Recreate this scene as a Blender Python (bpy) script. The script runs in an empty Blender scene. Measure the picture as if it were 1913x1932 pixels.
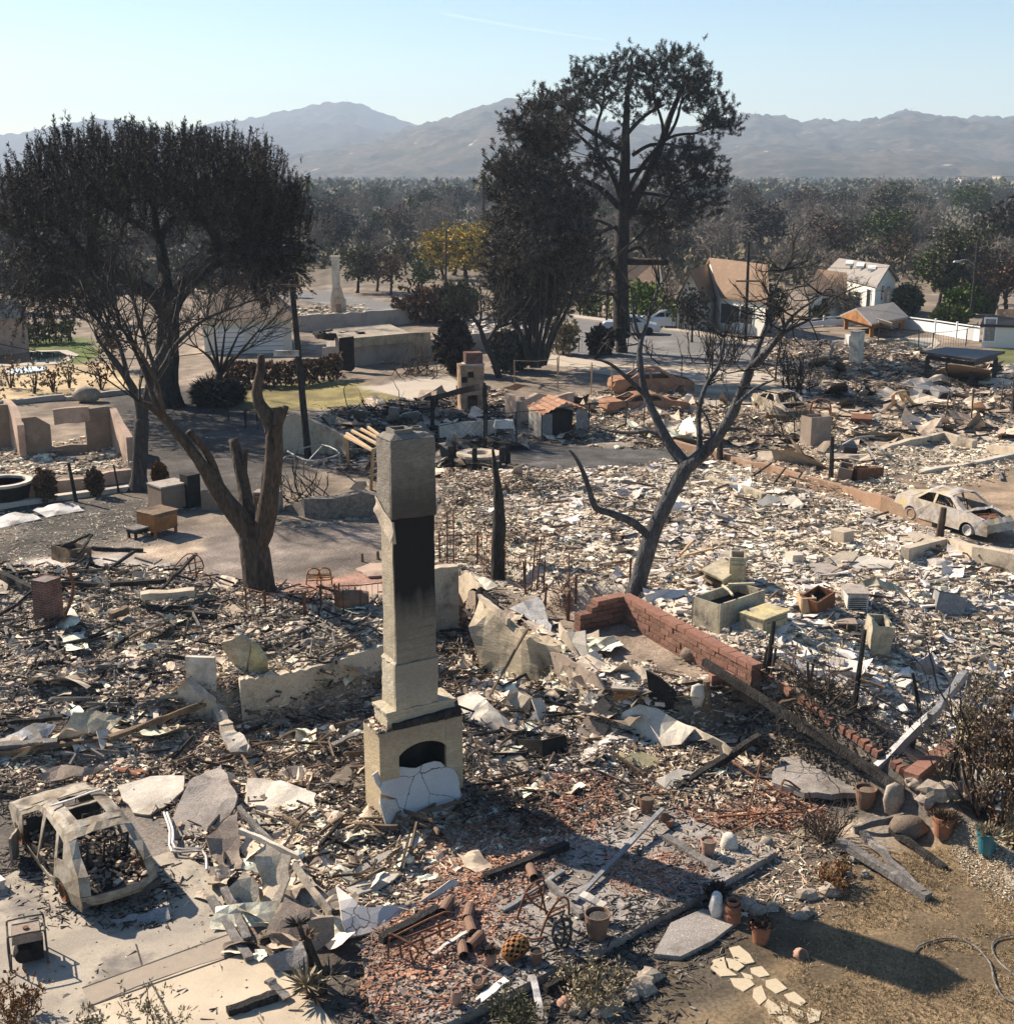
import bpy,math,random
import numpy as np
from mathutils import Vector,Matrix,Euler
from mathutils.geometry import delaunay_2d_cdt
R=random.Random(11)
NP=np.random.default_rng(5)
SC=bpy.context.scene
COL=SC.collection
# -- camera
FPX,CXP,CYP,HYP,CH=2400.0,956.5,966.0,335.0,13.6
PITCH=math.atan((CYP-HYP)/FPX)
cam=bpy.data.cameras.new("camera")
cam.sensor_width=36.0
cam.lens=36.0*FPX/1913.0
cam.clip_start=0.5
cam.clip_end=30000
camo=bpy.data.objects.new("camera",cam)
camo.location=(0,0,CH)
camo.rotation_euler=(math.pi/2-PITCH,0,0)
COL.objects.link(camo)
SC.camera=camo
# -- sky, sun, exposure
SUN=Vector((-0.83,0.56,0.0)).normalized()*math.cos(math.radians(36))+Vector((0,0,math.sin(math.radians(36))))
wd=bpy.data.worlds.new("World")
SC.world=wd
wd.use_nodes=True
wn=wd.node_tree
for n in list(wn.nodes):wn.nodes.remove(n)
wo=wn.nodes.new('ShaderNodeOutputWorld');wb=wn.nodes.new('ShaderNodeBackground')
sk=wn.nodes.new('ShaderNodeTexSky')
sk.sky_type='NISHITA';sk.sun_disc=False
sk.sun_elevation=math.radians(36);sk.sun_rotation=math.atan2(SUN.x,SUN.y)
sk.altitude=300;sk.air_density=1.0;sk.dust_density=0.5;sk.ozone_density=1.0
wb.inputs['Strength'].default_value=0.066
hs=wn.nodes.new('ShaderNodeHueSaturation');hs.inputs['Saturation'].default_value=1.2;wn.links.new(sk.outputs[0],hs.inputs['Color']);wn.links.new(hs.outputs[0],wb.inputs['Color']);wn.links.new(wb.outputs[0],wo.inputs['Surface'])
sl=bpy.data.lights.new("sun",'SUN')
sl.energy=5.0;sl.angle=math.radians(0.55);sl.color=(1.0,0.865,0.715)
so=bpy.data.objects.new("sun",sl)
so.rotation_euler=SUN.to_track_quat('Z','Y').to_euler()
COL.objects.link(so)
vs=SC.view_settings
SC.display_settings.display_device='sRGB'
vs.view_transform='Standard';vs.look='None';vs.exposure=1.18;vs.gamma=1.0
vs.use_curve_mapping=False
SC.cycles.max_bounces=5;SC.cycles.diffuse_bounces=3;SC.cycles.glossy_bounces=2
SC.cycles.transparent_max_bounces=6;SC.cycles.volume_bounces=0
SC.cycles.use_denoising=True
# -- photo pixel -> place in the world
_cp,_sp=math.cos(PITCH),math.sin(PITCH)
def ray(x,y):
 t=(y-CYP)/FPX
 return Vector(((x-CXP)/FPX,_cp-t*_sp,-(t*_cp+_sp)))
def W(x,y,z=0.0):
 d=ray(x,y);k=(CH-z)/-d.z
 return Vector((d.x*k,d.y*k,z))
def V(x,y,Y):
 d=ray(x,y);k=Y/d.y
 return Vector((d.x*k,Y,CH+d.z*k))
def PLN(x,y,p0,n):
 d=ray(x,y);o=Vector((0,0,CH));n=Vector(n)
 return o+d*((Vector(p0)-o).dot(n)/d.dot(n))
def crop(ox,oy,s):
 return lambda x,y:((ox+x/s)*.79708,(oy+y/s)*.79708)
cA=crop(0,1500,2.0915);cB=crop(800,1500,2.0915);cC=crop(1600,1500,2.0915)
cD=crop(0,800,2.391);cE=crop(800,800,2.391);cF=crop(1600,800,2.391)
cG=crop(0,200,2.391);cH=crop(800,50,2.391);cI=crop(1600,200,2.391)
cJ=crop(600,500,3.188);cK=crop(1300,500,3.188);cL=crop(1800,500,3.188)
cN=crop(0,1700,2.668);cO=crop(850,950,3.22);cP=crop(830,1500,3.863)
cQ=crop(0,900,4.7825);cS=crop(400,850,3.826);cT=crop(1050,1250,2.5507)
def cX(x,y):return(x,y)
# -- ground heights
def hash2(ix,iy,seed):
 h=(ix*374761393+iy*668265263+seed*974634533)&0x7fffffff
 h=((h^(h>>13))*1274126177)&0x7fffffff
 return((h^(h>>16))&0xffff)/65535.0
def vnoise(x,y,seed=0):
 x=np.asarray(x,float);y=np.asarray(y,float)
 ix=np.floor(x).astype(np.int64);iy=np.floor(y).astype(np.int64)
 fx=x-ix;fy=y-iy
 fx=fx*fx*(3-2*fx);fy=fy*fy*(3-2*fy)
 a=hash2(ix,iy,seed);b=hash2(ix+1,iy,seed);c=hash2(ix,iy+1,seed);d=hash2(ix+1,iy+1,seed)
 return(a*(1-fx)+b*fx)*(1-fy)+(c*(1-fx)+d*fx)*fy
def fbm(x,y,seed=0,o=4):
 s=0;a=.5;t=0
 for k in range(o):
  s=s+a*vnoise(x*2**k,y*2**k,seed+k*17);t+=a;a*=.5
 return s/t
def pmask(x,y,poly,soft):
 """soft inside mask of a polygon (world xy)"""
 x=np.asarray(x,float);y=np.asarray(y,float)
 ins=np.zeros(x.shape,bool);dist=np.full(x.shape,1e9)
 n=len(poly)
 for i in range(n):
  x1,y1=poly[i][0],poly[i][1];x2,y2=poly[(i+1)%n][0],poly[(i+1)%n][1]
  c=((y1>y)!=(y2>y))&(x<(x2-x1)*(y-y1)/((y2-y1)if abs(y2-y1)>1e-9 else 1e-9)+x1)
  ins^=c
  dx,dy=x2-x1,y2-y1
  t=np.clip(((x-x1)*dx+(y-y1)*dy)/max(dx*dx+dy*dy,1e-9),0,1)
  dist=np.minimum(dist,np.hypot(x-x1-t*dx,y-y1-t*dy))
 sd=np.where(ins,dist,-dist)
 m=np.clip(sd/soft+.5,0,1)
 return m*m*(3-2*m)
TZ=1.2
TER=[W(x,y,TZ)[:2]for x,y in[(-260,1420),(0,1350),(300,1300),(470,1284),(560,1274),(650,1249),(728,1222),(800,1120),(866,1075),(905,1128),(1056,1238),(1120,1300),(1330,1318),(1420,1290),(1560,1370),(1760,1470),(1913,1560),(2500,1800)]]+[(9000,20),(9000,9000),(-9000,9000),(-9000,25)]
LOT=[W(x,y,TZ+.7)[:2]for x,y in[(1060,1105),(1172,1112),(1422,1256),(1790,1440),(2500,1800)]]+[(60,60),(40,75),(0,70),(-4,50)]
def gz(x,y):
 x=np.asarray(x,float);y=np.asarray(y,float)
 sx=np.clip((x-6.5)/5.0,0,1);sx=sx*sx*(3-2*sx);sy=np.clip((y-27.0)/11.0,0,1);sy=sy*sy*(3-2*sy)
 f=1-sx*(1-sy)
 l=np.clip((-6.6-x)/2.5,0,1)
 return f*(TZ*(pmask(x,y,TER,.5)*(1-l)+pmask(x,y,TER,9.0)*l)+.7*pmask(x,y,LOT,.45)*np.clip((75-y)/28,0,1))
def g1(x,y):return float(gz(np.array([x]),np.array([y]))[0])
def G(x,y,h=0.0):
 """ground point seen at photo pixel x, y (h above the ground there)"""
 d=ray(x,y);zs=np.linspace(3.2,-1.0,211);k=(CH-zs)/-d.z
 f=gz(k*d.x,k*d.y)+h-zs
 i=int(np.argmax(f>=0))
 if f[i]<0:return W(x,y,0)
 if i==0:return W(x,y,3.2)
 t=f[i-1]/(f[i-1]-f[i])
 return W(x,y,float(zs[i-1]+(zs[i]-zs[i-1])*t))
# -- names, labels
def tag(o,label=None,cat=None,group=None,kind=None):
 if label:o['label']=label
 if cat:o['category']=cat
 if group:o['group']=group
 if kind:o['kind']=kind
 return o
def thing(name,label,cat,loc,rz=0.0,group=None):
 o=bpy.data.objects.new(name,None);o.empty_display_size=.2
 o.location=loc;o.rotation_euler=(0,0,rz)
 COL.objects.link(o)
 return tag(o,label,cat,group)
def dup(root,loc,rz,s=1.0,label=None,group=None):
 r=root.copy();COL.objects.link(r);r.location=loc;r.rotation_euler=(0,0,rz);r.scale=(s,s,s)
 if label:r['label']=label
 if group:r['group']=group
 for ch in list(root.children):
  c=ch.copy();COL.objects.link(c);c.parent=r
  for g in list(ch.children):
   d=g.copy();COL.objects.link(d);d.parent=c
 return r
def link_mesh(name,v,f,mat,parent=None,smooth=False,loc=None,local=False):
 """one mesh object; world coordinates are turned into the parent's frame, or the origin set at the mesh's foot"""
 v=np.asarray(v,dtype=np.float64).reshape(-1,3)
 if parent is not None and local:loc=None
 elif parent is not None:
  pm=parent_world(parent)
  inv=np.array(pm.inverted())
  v=v@inv[:3,:3].T+inv[:3,3]
  loc=None
 elif loc is None:
  loc=(v[:,0].mean(),v[:,1].mean(),v[:,2].min())
  v=v-np.array(loc)
 else:
  v=v-np.array(loc)
 me=bpy.data.meshes.new(name)
 if isinstance(f,np.ndarray):
  n,k=f.shape
  me.vertices.add(len(v));me.vertices.foreach_set("co",v.ravel())
  me.loops.add(n*k);me.loops.foreach_set("vertex_index",f.ravel().astype(np.int32))
  me.polygons.add(n);me.polygons.foreach_set("loop_start",np.arange(0,n*k,k,dtype=np.int32))
  me.polygons.foreach_set("loop_total",np.full(n,k,dtype=np.int32))
  me.update(calc_edges=True)
 else:
  me.from_pydata(v.tolist(),[],f);me.update()
 me.polygons.foreach_set('use_smooth',np.zeros(len(me.polygons),bool))
 if smooth:me.polygons.foreach_set("use_smooth",np.ones(len(me.polygons),bool))
 o=bpy.data.objects.new(name,me)
 for m in(mat if isinstance(mat,(list,tuple))else[mat]):me.materials.append(m)
 COL.objects.link(o)
 if parent is not None:o.parent=parent
 elif loc is not None:o.location=loc
 return o
def parent_world(p):
 m=Matrix.LocRotScale(p.location,p.rotation_euler,p.scale)
 return parent_world(p.parent)@m if p.parent is not None else m
class MB:
 def __init__(s):s.v=[];s.f=[]
 def add(s,vs,fs):
  o=len(s.v);s.v.extend([tuple(q)for q in vs]);s.f.extend([tuple(i+o for i in q)for q in fs]);return s
 def box(s,c,size,rot=None,taper=1.0,jit=0.0):
  hx,hy,hz=size[0]/2,size[1]/2,size[2]/2
  m=rot if isinstance(rot,Matrix)else(Euler(rot).to_matrix()if rot else Matrix.Identity(3))
  vs=[]
  for z,k in((-hz,1),(hz,taper)):
   for x,y in((-hx,-hy),(hx,-hy),(hx,hy),(-hx,hy)):
    q=Vector((x*k,y*k,z))+Vector((R.uniform(-jit,jit),R.uniform(-jit,jit),R.uniform(-jit,jit)))
    vs.append(Vector(c)+m@q)
  return s.add(vs,[(3,2,1,0),(4,5,6,7),(0,1,5,4),(1,2,6,5),(2,3,7,6),(3,0,4,7)])
 def bar(s,a,b,w,h,segs=1,jit=0.0,roll=0.0):
  a=Vector(a);b=Vector(b);d=(b-a).normalized()
  up=Vector((0,0,1))if abs(d.z)<.95 else Vector((0,1,0))
  r=d.cross(up).normalized();u=r.cross(d)
  if roll:q=Matrix.Rotation(roll,3,d);r=q@r;u=q@u
  o=len(s.v);vs=[]
  for i in range(segs+1):
   p=a.lerp(b,i/segs)
   e=Vector((R.gauss(0,jit),R.gauss(0,jit),R.gauss(0,jit)))if jit else Vector()
   k=1+(R.uniform(-.15,.1)if jit else 0)
   for x,y in((-1,-1),(1,-1),(1,1),(-1,1)):
    vs.append(p+e+r*(x*w/2*k)+u*(y*h/2*k))
  fs=[(0,1,2,3),tuple(segs*4+i for i in(3,2,1,0))]
  for i in range(segs):
   for j in range(4):
    fs.append((i*4+j,(i+1)*4+j,(i+1)*4+(j+1)%4,i*4+(j+1)%4))
  return s.add(vs,fs)
 def tube(s,pts,rad,n=6,cap=True,jit=0.0):
  pts=[Vector(p)for p in pts]
  if not isinstance(rad,(list,tuple)):rad=[rad]*len(pts)
  vs=[];fs=[];ref=None
  for i,p in enumerate(pts):
   d=(pts[min(i+1,len(pts)-1)]-pts[max(i-1,0)])
   d=d.normalized()if d.length>1e-9 else Vector((0,0,1))
   if ref is None:ref=Vector((1,0,0))if abs(d.x)<.8 else Vector((0,1,0))
   r=(ref-d*ref.dot(d)).normalized();ref=r;u=d.cross(r)
   for k in range(n):
    a=2*math.pi*k/n;q=rad[i]*(1+(R.uniform(-jit,jit)if jit else 0))
    vs.append(p+(r*math.cos(a)+u*math.sin(a))*q)
  for i in range(len(pts)-1):
   for k in range(n):
    fs.append((i*n+k,i*n+(k+1)%n,(i+1)*n+(k+1)%n,(i+1)*n+k))
  if cap and n>3:
   fs.append(tuple(range(n-1,-1,-1)));fs.append(tuple((len(pts)-1)*n+k for k in range(n)))
  return s.add(vs,fs)
 def lathe(s,c,prof,n=20,rot=None,squash=1.0):
  m=rot if isinstance(rot,Matrix)else(Euler(rot).to_matrix()if rot else Matrix.Identity(3))
  vs=[];fs=[]
  for r,z in prof:
   for k in range(n):
    a=2*math.pi*k/n
    vs.append(Vector(c)+m@Vector((r*math.cos(a),r*math.sin(a)*squash,z)))
  for i in range(len(prof)-1):
   for k in range(n):
    fs.append((i*n+k,i*n+(k+1)%n,(i+1)*n+(k+1)%n,(i+1)*n+k))
  if prof[0][0]>1e-4:fs.append(tuple(range(n-1,-1,-1)))
  if prof[-1][0]>1e-4:fs.append(tuple((len(prof)-1)*n+k for k in range(n)))
  return s.add(vs,fs)
 def prism(s,poly,off):
  """planar polygon (3d points) extruded by the vector off"""
  n=len(poly);off=Vector(off)
  vs=[Vector(p)for p in poly]+[Vector(p)+off for p in poly]
  fs=[tuple(range(n-1,-1,-1)),tuple(range(n,2*n))]+[(i,(i+1)%n,n+(i+1)%n,n+i)for i in range(n)]
  return s.add(vs,fs)
 def rock(s,c,rad,sq=(1,1,.7),n=8,rough=.18,seed=0):
  rr=random.Random(seed);vs=[Vector(c)+Vector((0,0,-rad*sq[2]))];rows=4
  for i in range(1,rows):
   a=-math.pi/2+math.pi*i/rows
   for k in range(n):
    b=2*math.pi*k/n+rr.uniform(-.1,.1);q=rad*(1+rr.uniform(-rough,rough))
    vs.append(Vector(c)+Vector((math.cos(a)*math.cos(b)*q*sq[0],math.cos(a)*math.sin(b)*q*sq[1],math.sin(a)*q*sq[2])))
  vs.append(Vector(c)+Vector((0,0,rad*sq[2])));fs=[]
  for k in range(n):fs.append((0,1+(k+1)%n,1+k))
  for i in range(rows-2):
   for k in range(n):fs.append((1+i*n+k,1+i*n+(k+1)%n,1+(i+1)*n+(k+1)%n,1+(i+1)*n+k))
  L=len(vs)-1
  for k in range(n):fs.append((L,1+(rows-2)*n+k,1+(rows-2)*n+(k+1)%n))
  return s.add(vs,fs)
 def build(s,name,mat,parent=None,smooth=False,loc=None,local=False):
  return link_mesh(name,s.v,s.f,mat,parent,smooth,loc,local)
def grid_sheet(fn,nu,nv,th=0.0):
 """sheet from fn(u, v) -> Vector, thickened by th below"""
 vs=[fn(i/nu,j/nv)for j in range(nv+1)for i in range(nu+1)]
 fs=[(j*(nu+1)+i,j*(nu+1)+i+1,(j+1)*(nu+1)+i+1,(j+1)*(nu+1)+i)for j in range(nv)for i in range(nu)]
 if th:
  N=len(vs);nv_=[]
  for q in range(N):
   nv_.append(vs[q]-Vector((0,0,th)))
  vs=vs+nv_
  fs=fs+[tuple(q+N for q in reversed(f))for f in fs]
  ring=[i for i in range(nu+1)]+[j*(nu+1)+nu for j in range(1,nv+1)]+[nv*(nu+1)+i for i in range(nu-1,-1,-1)]+[j*(nu+1)for j in range(nv-1,0,-1)]
  for a,b in zip(ring,ring[1:]+ring[:1]):fs.append((b,a,a+N,b+N))
 return vs,fs
# -- materials
def _ramp(nt,cols,const=False):
 r=nt.nodes.new('ShaderNodeValToRGB');e=r.color_ramp.elements
 if const:r.color_ramp.interpolation='CONSTANT'
 n=len(cols)
 pos=[(c[3]if len(c)>3 else(i/n if const else i/max(n-1,1)))for i,c in enumerate(cols)]
 e[0].position=pos[0];e[0].color=(*cols[0][:3],1)
 e[1].position=pos[1];e[1].color=(*cols[1][:3],1)
 for i in range(2,n):
  q=e.new(pos[i]);q.color=(*cols[i][:3],1)
 return r
def mat(name,cols,scale=2.0,rough=.9,bump=.25,bscale=14.0,metal=0.0,stretch=None,island=None,soot=None,sootscale=1.2,speck=None,fine=.35,attr=None,coord='Object',spec=.2,cracks=None):
 m=bpy.data.materials.new(name);m.use_nodes=True;nt=m.node_tree;N=nt.nodes;L=nt.links
 b=N['Principled BSDF'];b.inputs['Roughness'].default_value=rough;b.inputs['Metallic'].default_value=metal
 b.inputs['Specular IOR Level'].default_value=spec
 tc=N.new('ShaderNodeTexCoord');src=tc.outputs[coord]
 if stretch:
  mp=N.new('ShaderNodeMapping');mp.inputs['Scale'].default_value=stretch;L.new(src,mp.inputs[0]);vec=mp.outputs[0]
 else:vec=src
 def noise(sc,det=5,v=None,rg=.6):
  n=N.new('ShaderNodeTexNoise');n.inputs['Scale'].default_value=sc;n.inputs['Detail'].default_value=det
  n.inputs['Roughness'].default_value=rg;L.new(v or vec,n.inputs['Vector']);return n
 def mix(a,bb,fac,mode='MIX'):
  x=N.new('ShaderNodeMix');x.data_type='RGBA';x.blend_type=mode
  for s,q in((x.inputs[6],a),(x.inputs[7],bb)):
   if isinstance(q,tuple):s.default_value=(*q[:3],1)
   else:L.new(q,s)
  if isinstance(fac,float):x.inputs[0].default_value=fac
  else:L.new(fac,x.inputs[0])
  return x.outputs[2]
 def rng(v,a,bb,c=0.0,d=1.0):
  x=N.new('ShaderNodeMapRange');x.inputs[1].default_value=a;x.inputs[2].default_value=bb;x.inputs[3].default_value=c;x.inputs[4].default_value=d
  L.new(v,x.inputs[0]);return x.outputs[0]
 if attr:
  at=N.new('ShaderNodeAttribute');at.attribute_name=attr;col=at.outputs['Color']
 elif island:
  ge=N.new('ShaderNodeNewGeometry');rp=_ramp(nt,island,True);L.new(ge.outputs['Random Per Island'],rp.inputs[0]);col=rp.outputs[0]
 else:
  n1=noise(scale);rp=_ramp(nt,cols);L.new(rng(n1.outputs[0],.3,.7),rp.inputs[0]);col=rp.outputs[0]
 if fine:
  n2=noise(bscale*1.6,3);col=mix(col,_grey(N,L,rng(n2.outputs[0],.25,.75,1-fine,1+fine)),1.0,'MULTIPLY')
 if speck:
  vo=noise(speck[1],2,src);col=mix(col,speck[0],rng(vo.outputs[0],1-speck[2],1-speck[2]+.06))
 if soot:
  n3=noise(sootscale,6,src,.7);col=mix(col,soot,rng(n3.outputs[0],.48,.66))
 if cracks:
  vo=N.new('ShaderNodeTexVoronoi');vo.feature='DISTANCE_TO_EDGE';vo.inputs['Scale'].default_value=cracks
  nz=noise(cracks*2.5,3,src)
  L.new(mix(src,nz.outputs['Color'],.12),vo.inputs['Vector'])
  col=mix((.10,.09,.08),col,rng(vo.outputs['Distance'],.005,.013))
 L.new(col,b.inputs['Base Color'])
 if bump:
  nb=noise(bscale,4);bp=N.new('ShaderNodeBump');bp.inputs['Strength'].default_value=bump;bp.inputs['Distance'].default_value=.05 if bump<.9 else.16
  L.new(nb.outputs[0],bp.inputs['Height']);L.new(bp.outputs[0],b.inputs['Normal'])
 return m
def _grey(N,L,v):
 c=N.new('ShaderNodeCombineColor')
 for i in range(3):L.new(v,c.inputs[i])
 return c.outputs[0]
def brickmat(name,c1,c2,mortar,bw,bh,soot=None,gap=.012):
 m=mat(name,[c1,c2],3,.9,0,soot=None);nt=m.node_tree;N=nt.nodes;L=nt.links;b=N['Principled BSDF']
 tc=N.new('ShaderNodeTexCoord');sx=N.new('ShaderNodeSeparateXYZ');L.new(tc.outputs['Object'],sx.inputs[0])
 ad=N.new('ShaderNodeMath');L.new(sx.outputs[0],ad.inputs[0]);L.new(sx.outputs[1],ad.inputs[1])
 cb=N.new('ShaderNodeCombineXYZ');L.new(ad.outputs[0],cb.inputs[0]);L.new(sx.outputs[2],cb.inputs[1])
 br=N.new('ShaderNodeTexBrick');br.inputs['Scale'].default_value=1;br.inputs['Brick Width'].default_value=bw;br.inputs['Row Height'].default_value=bh
 br.inputs['Mortar Size'].default_value=gap;br.inputs['Color1'].default_value=(*c1,1);br.inputs['Color2'].default_value=(*c2,1);br.inputs['Mortar'].default_value=(*mortar,1)
 L.new(cb.outputs[0],br.inputs[0])
 n=N.new('ShaderNodeTexNoise');n.inputs['Scale'].default_value=2.5;n.inputs['Detail'].default_value=6;L.new(tc.outputs['Object'],n.inputs[0])
 x=N.new('ShaderNodeMix');x.data_type='RGBA';x.blend_type='MULTIPLY';x.inputs[0].default_value=1.0
 mr=N.new('ShaderNodeMapRange');mr.inputs[1].default_value=.3;mr.inputs[2].default_value=.7;mr.inputs[3].default_value=.55;mr.inputs[4].default_value=1.35
 L.new(n.outputs[0],mr.inputs[0]);L.new(br.outputs['Color'],x.inputs[6]);L.new(_grey(N,L,mr.outputs[0]),x.inputs[7]);col=x.outputs[2]
 L.new(col,b.inputs['Base Color'])
 bp=N.new('ShaderNodeBump');bp.inputs['Strength'].default_value=.6;bp.inputs['Distance'].default_value=.03;bp.invert=True
 L.new(br.outputs['Fac'],bp.inputs['Height']);L.new(bp.outputs[0],b.inputs['Normal'])
 return m
BLK=(.012,.011,.010)
M={}
M['ground']=mat('ground_soil',None,attr='albedo',bump=.5,bscale=9,fine=.45,rough=.97,speck=((.42,.38,.32),11,.31))
M['concrete']=mat('concrete',[(.40,.35,.28),(.50,.45,.37),(.33,.29,.24)],.7,.9,.15,18,soot=(.2,.17,.14),sootscale=.6)
M['drive']=mat('driveway_concrete',[(.52,.45,.34),(.44,.37,.27),(.34,.28,.21)],.5,.9,.08,30,fine=.12,speck=((.14,.11,.09),7,.26))
M['drivegrey']=mat('sooty_driveway_concrete',[(.34,.30,.25),(.26,.23,.19),(.46,.40,.31),(.2,.18,.155)],.45,.9,.12,26,fine=.2,speck=((.08,.07,.06),5,.3),soot=(.15,.135,.12),sootscale=.45)
M['aggregate']=mat('exposed_aggregate',[(.33,.275,.215),(.28,.235,.185)],6,.95,.3,60,fine=.35)
M['stucco']=mat('stucco',[(.50,.43,.33),(.42,.35,.26),(.56,.50,.41)],1.1,.92,.2,22,soot=(.16,.13,.10),sootscale=.9)
M['stuccow']=mat('pale_stucco',[(.60,.55,.47),(.5,.45,.37),(.66,.62,.55)],1.3,.92,.15,25,soot=(.3,.26,.21),sootscale=.8)
M['slabcrack']=mat('cracked_plaster',[(.55,.52,.48),(.47,.43,.39)],1.5,.92,.1,25,fine=.15,cracks=1.5)
M['greyslab']=mat('grey_mottled_slab',[(.22,.19,.165),(.34,.30,.26),(.19,.165,.14)],2.2,.95,.3,20,fine=.3)
M['brownslab']=mat('brown_slab',[(.30,.24,.19),(.24,.19,.15),(.36,.30,.24)],1.8,.95,.2,20)
M['pink']=mat('pink_stucco',[(.44,.33,.255),(.38,.275,.21),(.48,.38,.30)],1.0,.92,.12,20,soot=(.17,.12,.09),sootscale=.5)
M['pinkdark']=mat('scorched_pink_stucco',[(.26,.20,.15),(.20,.15,.11),(.33,.26,.20)],1.0,.92,.12,20,soot=(.10,.075,.06),sootscale=.5)
M['char']=mat('charred_wood',[(.014,.013,.012),(.035,.032,.03),(.07,.066,.062)],5,.85,.9,26,stretch=(1,1,.35),fine=.5)
M['charg']=mat('grey_weathered_timber',[(.20,.185,.17),(.12,.11,.10),(.28,.26,.24)],4,.9,.5,22,fine=.3)
M['wood']=mat('scorched_timber',[(.22,.155,.10),(.13,.09,.06),(.30,.22,.15)],3,.9,.4,20,soot=(.03,.027,.024),sootscale=1.5)
M['palewood']=mat('pale_timber',[(.45,.33,.2),(.36,.25,.15)],3,.9,.2,20)
M['orange']=mat('orange_wood',[(.34,.16,.055),(.25,.11,.04)],2,.8,.15,20,soot=(.1,.06,.035))
M['bark']=mat('scorched_bark',[(.024,.021,.019),(.044,.039,.034),(.015,.014,.013)],3,.95,1.0,10,stretch=(1,1,.3),fine=.5)
M['brownbark']=mat('brown_bark',[(.052,.040,.030),(.085,.066,.05),(.03,.024,.019)],3,.95,1.0,9,stretch=(1,1,.3),fine=.5)
M['fieldwall']=mat('fieldstone_wall',[(.15,.125,.10),(.21,.18,.145),(.10,.085,.07)],2,.95,.6,6,fine=.4,cracks=1.6)
M['greybark']=mat('grey_bark',[(.075,.068,.062),(.045,.04,.036),(.12,.11,.10)],3,.95,.9,10,stretch=(1,1,.3),fine=.4)
M['bluebark']=mat('blackened_bark',[(.045,.044,.046),(.085,.084,.085),(.03,.029,.03)],2.2,.92,.9,9,stretch=(1,1,.35),fine=.45)
M['rust']=mat('rusted_steel',[(.20,.085,.04),(.13,.06,.035),(.26,.13,.065)],4,.85,.3,20,metal=.1)
M['rustpale']=mat('burnt_car_paint',[(.31,.265,.19),(.22,.18,.13),(.36,.325,.265),(.2,.14,.085)],1.6,.75,.12,14,metal=.15,soot=(.055,.045,.037),sootscale=1.1,fine=.2)
M['rustyellow']=mat('yellow_burnt_paint',[(.46,.35,.12),(.40,.34,.26),(.44,.42,.40),(.28,.17,.09)],1.3,.75,.12,14,metal=.1,soot=(.2,.15,.1),sootscale=1.2,fine=.2)
M['rustroof']=mat('rust_roof',[(.34,.17,.09),(.28,.14,.08),(.4,.24,.14)],1.5,.8,.15,14,soot=(.12,.09,.07))
M['steel']=mat('grey_burnt_steel',[(.30,.30,.30),(.2,.2,.2),(.38,.37,.35)],2,.6,.15,15,metal=.35)
M['steelw']=mat('white_ashed_steel',[(.6,.58,.55),(.45,.43,.4)],2,.65,.15,15,metal=.15,soot=(.2,.17,.14))
M['enamel']=mat('scorched_enamel',[(.47,.42,.30),(.38,.33,.23),(.52,.48,.38)],2,.7,.12,15,soot=(.14,.11,.08),sootscale=2)
M['enamely']=mat('yellowed_enamel',[(.5,.42,.2),(.42,.36,.2),(.5,.46,.36)],2,.7,.12,15,soot=(.17,.13,.08),sootscale=2)
M['black']=mat('soot_black',[BLK,(.03,.028,.026)],3,.9,.5,18)
M['ashdark']=mat('dark_ash',[(.05,.045,.04),(.10,.09,.08)],3,.95,.6,14)
M['terracotta']=mat('terracotta',[(.33,.15,.085),(.26,.11,.06),(.38,.2,.12)],4,.85,.1,20,soot=(.10,.06,.045),sootscale=4)
M['terrapale']=mat('pale_terracotta',[(.42,.25,.18),(.34,.2,.14)],4,.85,.1,20,soot=(.16,.11,.09),sootscale=4)
M['potbrown']=mat('brown_clay_pot',[(.20,.125,.085),(.14,.085,.06)],4,.8,.1,20)
M['teal']=mat('teal_glaze',[(.025,.15,.18),(.02,.11,.14)],3,.35,.05,20,spec=.5)
M['stone']=mat('fieldstone',[(.34,.28,.21),(.25,.21,.17),(.42,.36,.28)],3,.92,.4,12)
M['flag']=mat('flagstone',[(.50,.42,.29),(.43,.36,.25),(.55,.47,.34)],2,.92,.15,25,fine=.15)
M['dirt']=mat('soil',[(.13,.10,.075),(.18,.14,.105)],4,.97,.5,20)
M['brick']=brickmat('red_garden_brick',(.25,.105,.065),(.19,.085,.055),(.055,.04,.032),.36,.17,gap=.014)
M['brickcap']=mat('red_block',[(.25,.13,.09),(.20,.10,.072)],3,.9,.2,20)
M['brickch']=brickmat('chimney_brick',(.36,.22,.11),(.26,.14,.075),(.40,.36,.3),.22,.075,gap=.008)
M['brickred']=brickmat('dark_red_brick',(.17,.075,.055),(.11,.055,.045),(.2,.17,.15),.22,.075,gap=.008)
M['wallblock']=mat('grey_block_wall',[(.36,.33,.29),(.3,.27,.24)],.8,.93,.2,16,soot=(.2,.18,.16),sootscale=.4)
M['tanwall']=mat('tan_low_wall',[(.32,.20,.125),(.27,.17,.11),(.36,.25,.17)],.9,.93,.2,16)
M['white']=mat('white_vinyl',[(.78,.78,.76),(.7,.7,.68)],1,.6,.04,16,fine=.06)
M['whitewall']=mat('white_siding',[(.70,.68,.60),(.64,.62,.55)],1,.8,.05,16,fine=.08)
M['roofbrown']=mat('brown_shingle',[(.22,.15,.10),(.18,.125,.085),(.25,.175,.12)],1.6,.92,.2,8,fine=.2)
M['roofgrey']=mat('grey_shingle',[(.26,.235,.21),(.22,.20,.18),(.29,.27,.24)],1.6,.92,.2,8,fine=.2)
M['rooftar']=mat('burnt_flat_roof',[(.33,.29,.23),(.26,.22,.17),(.4,.36,.3)],1.2,.95,.3,10,soot=(.05,.045,.04),sootscale=.35)
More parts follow.
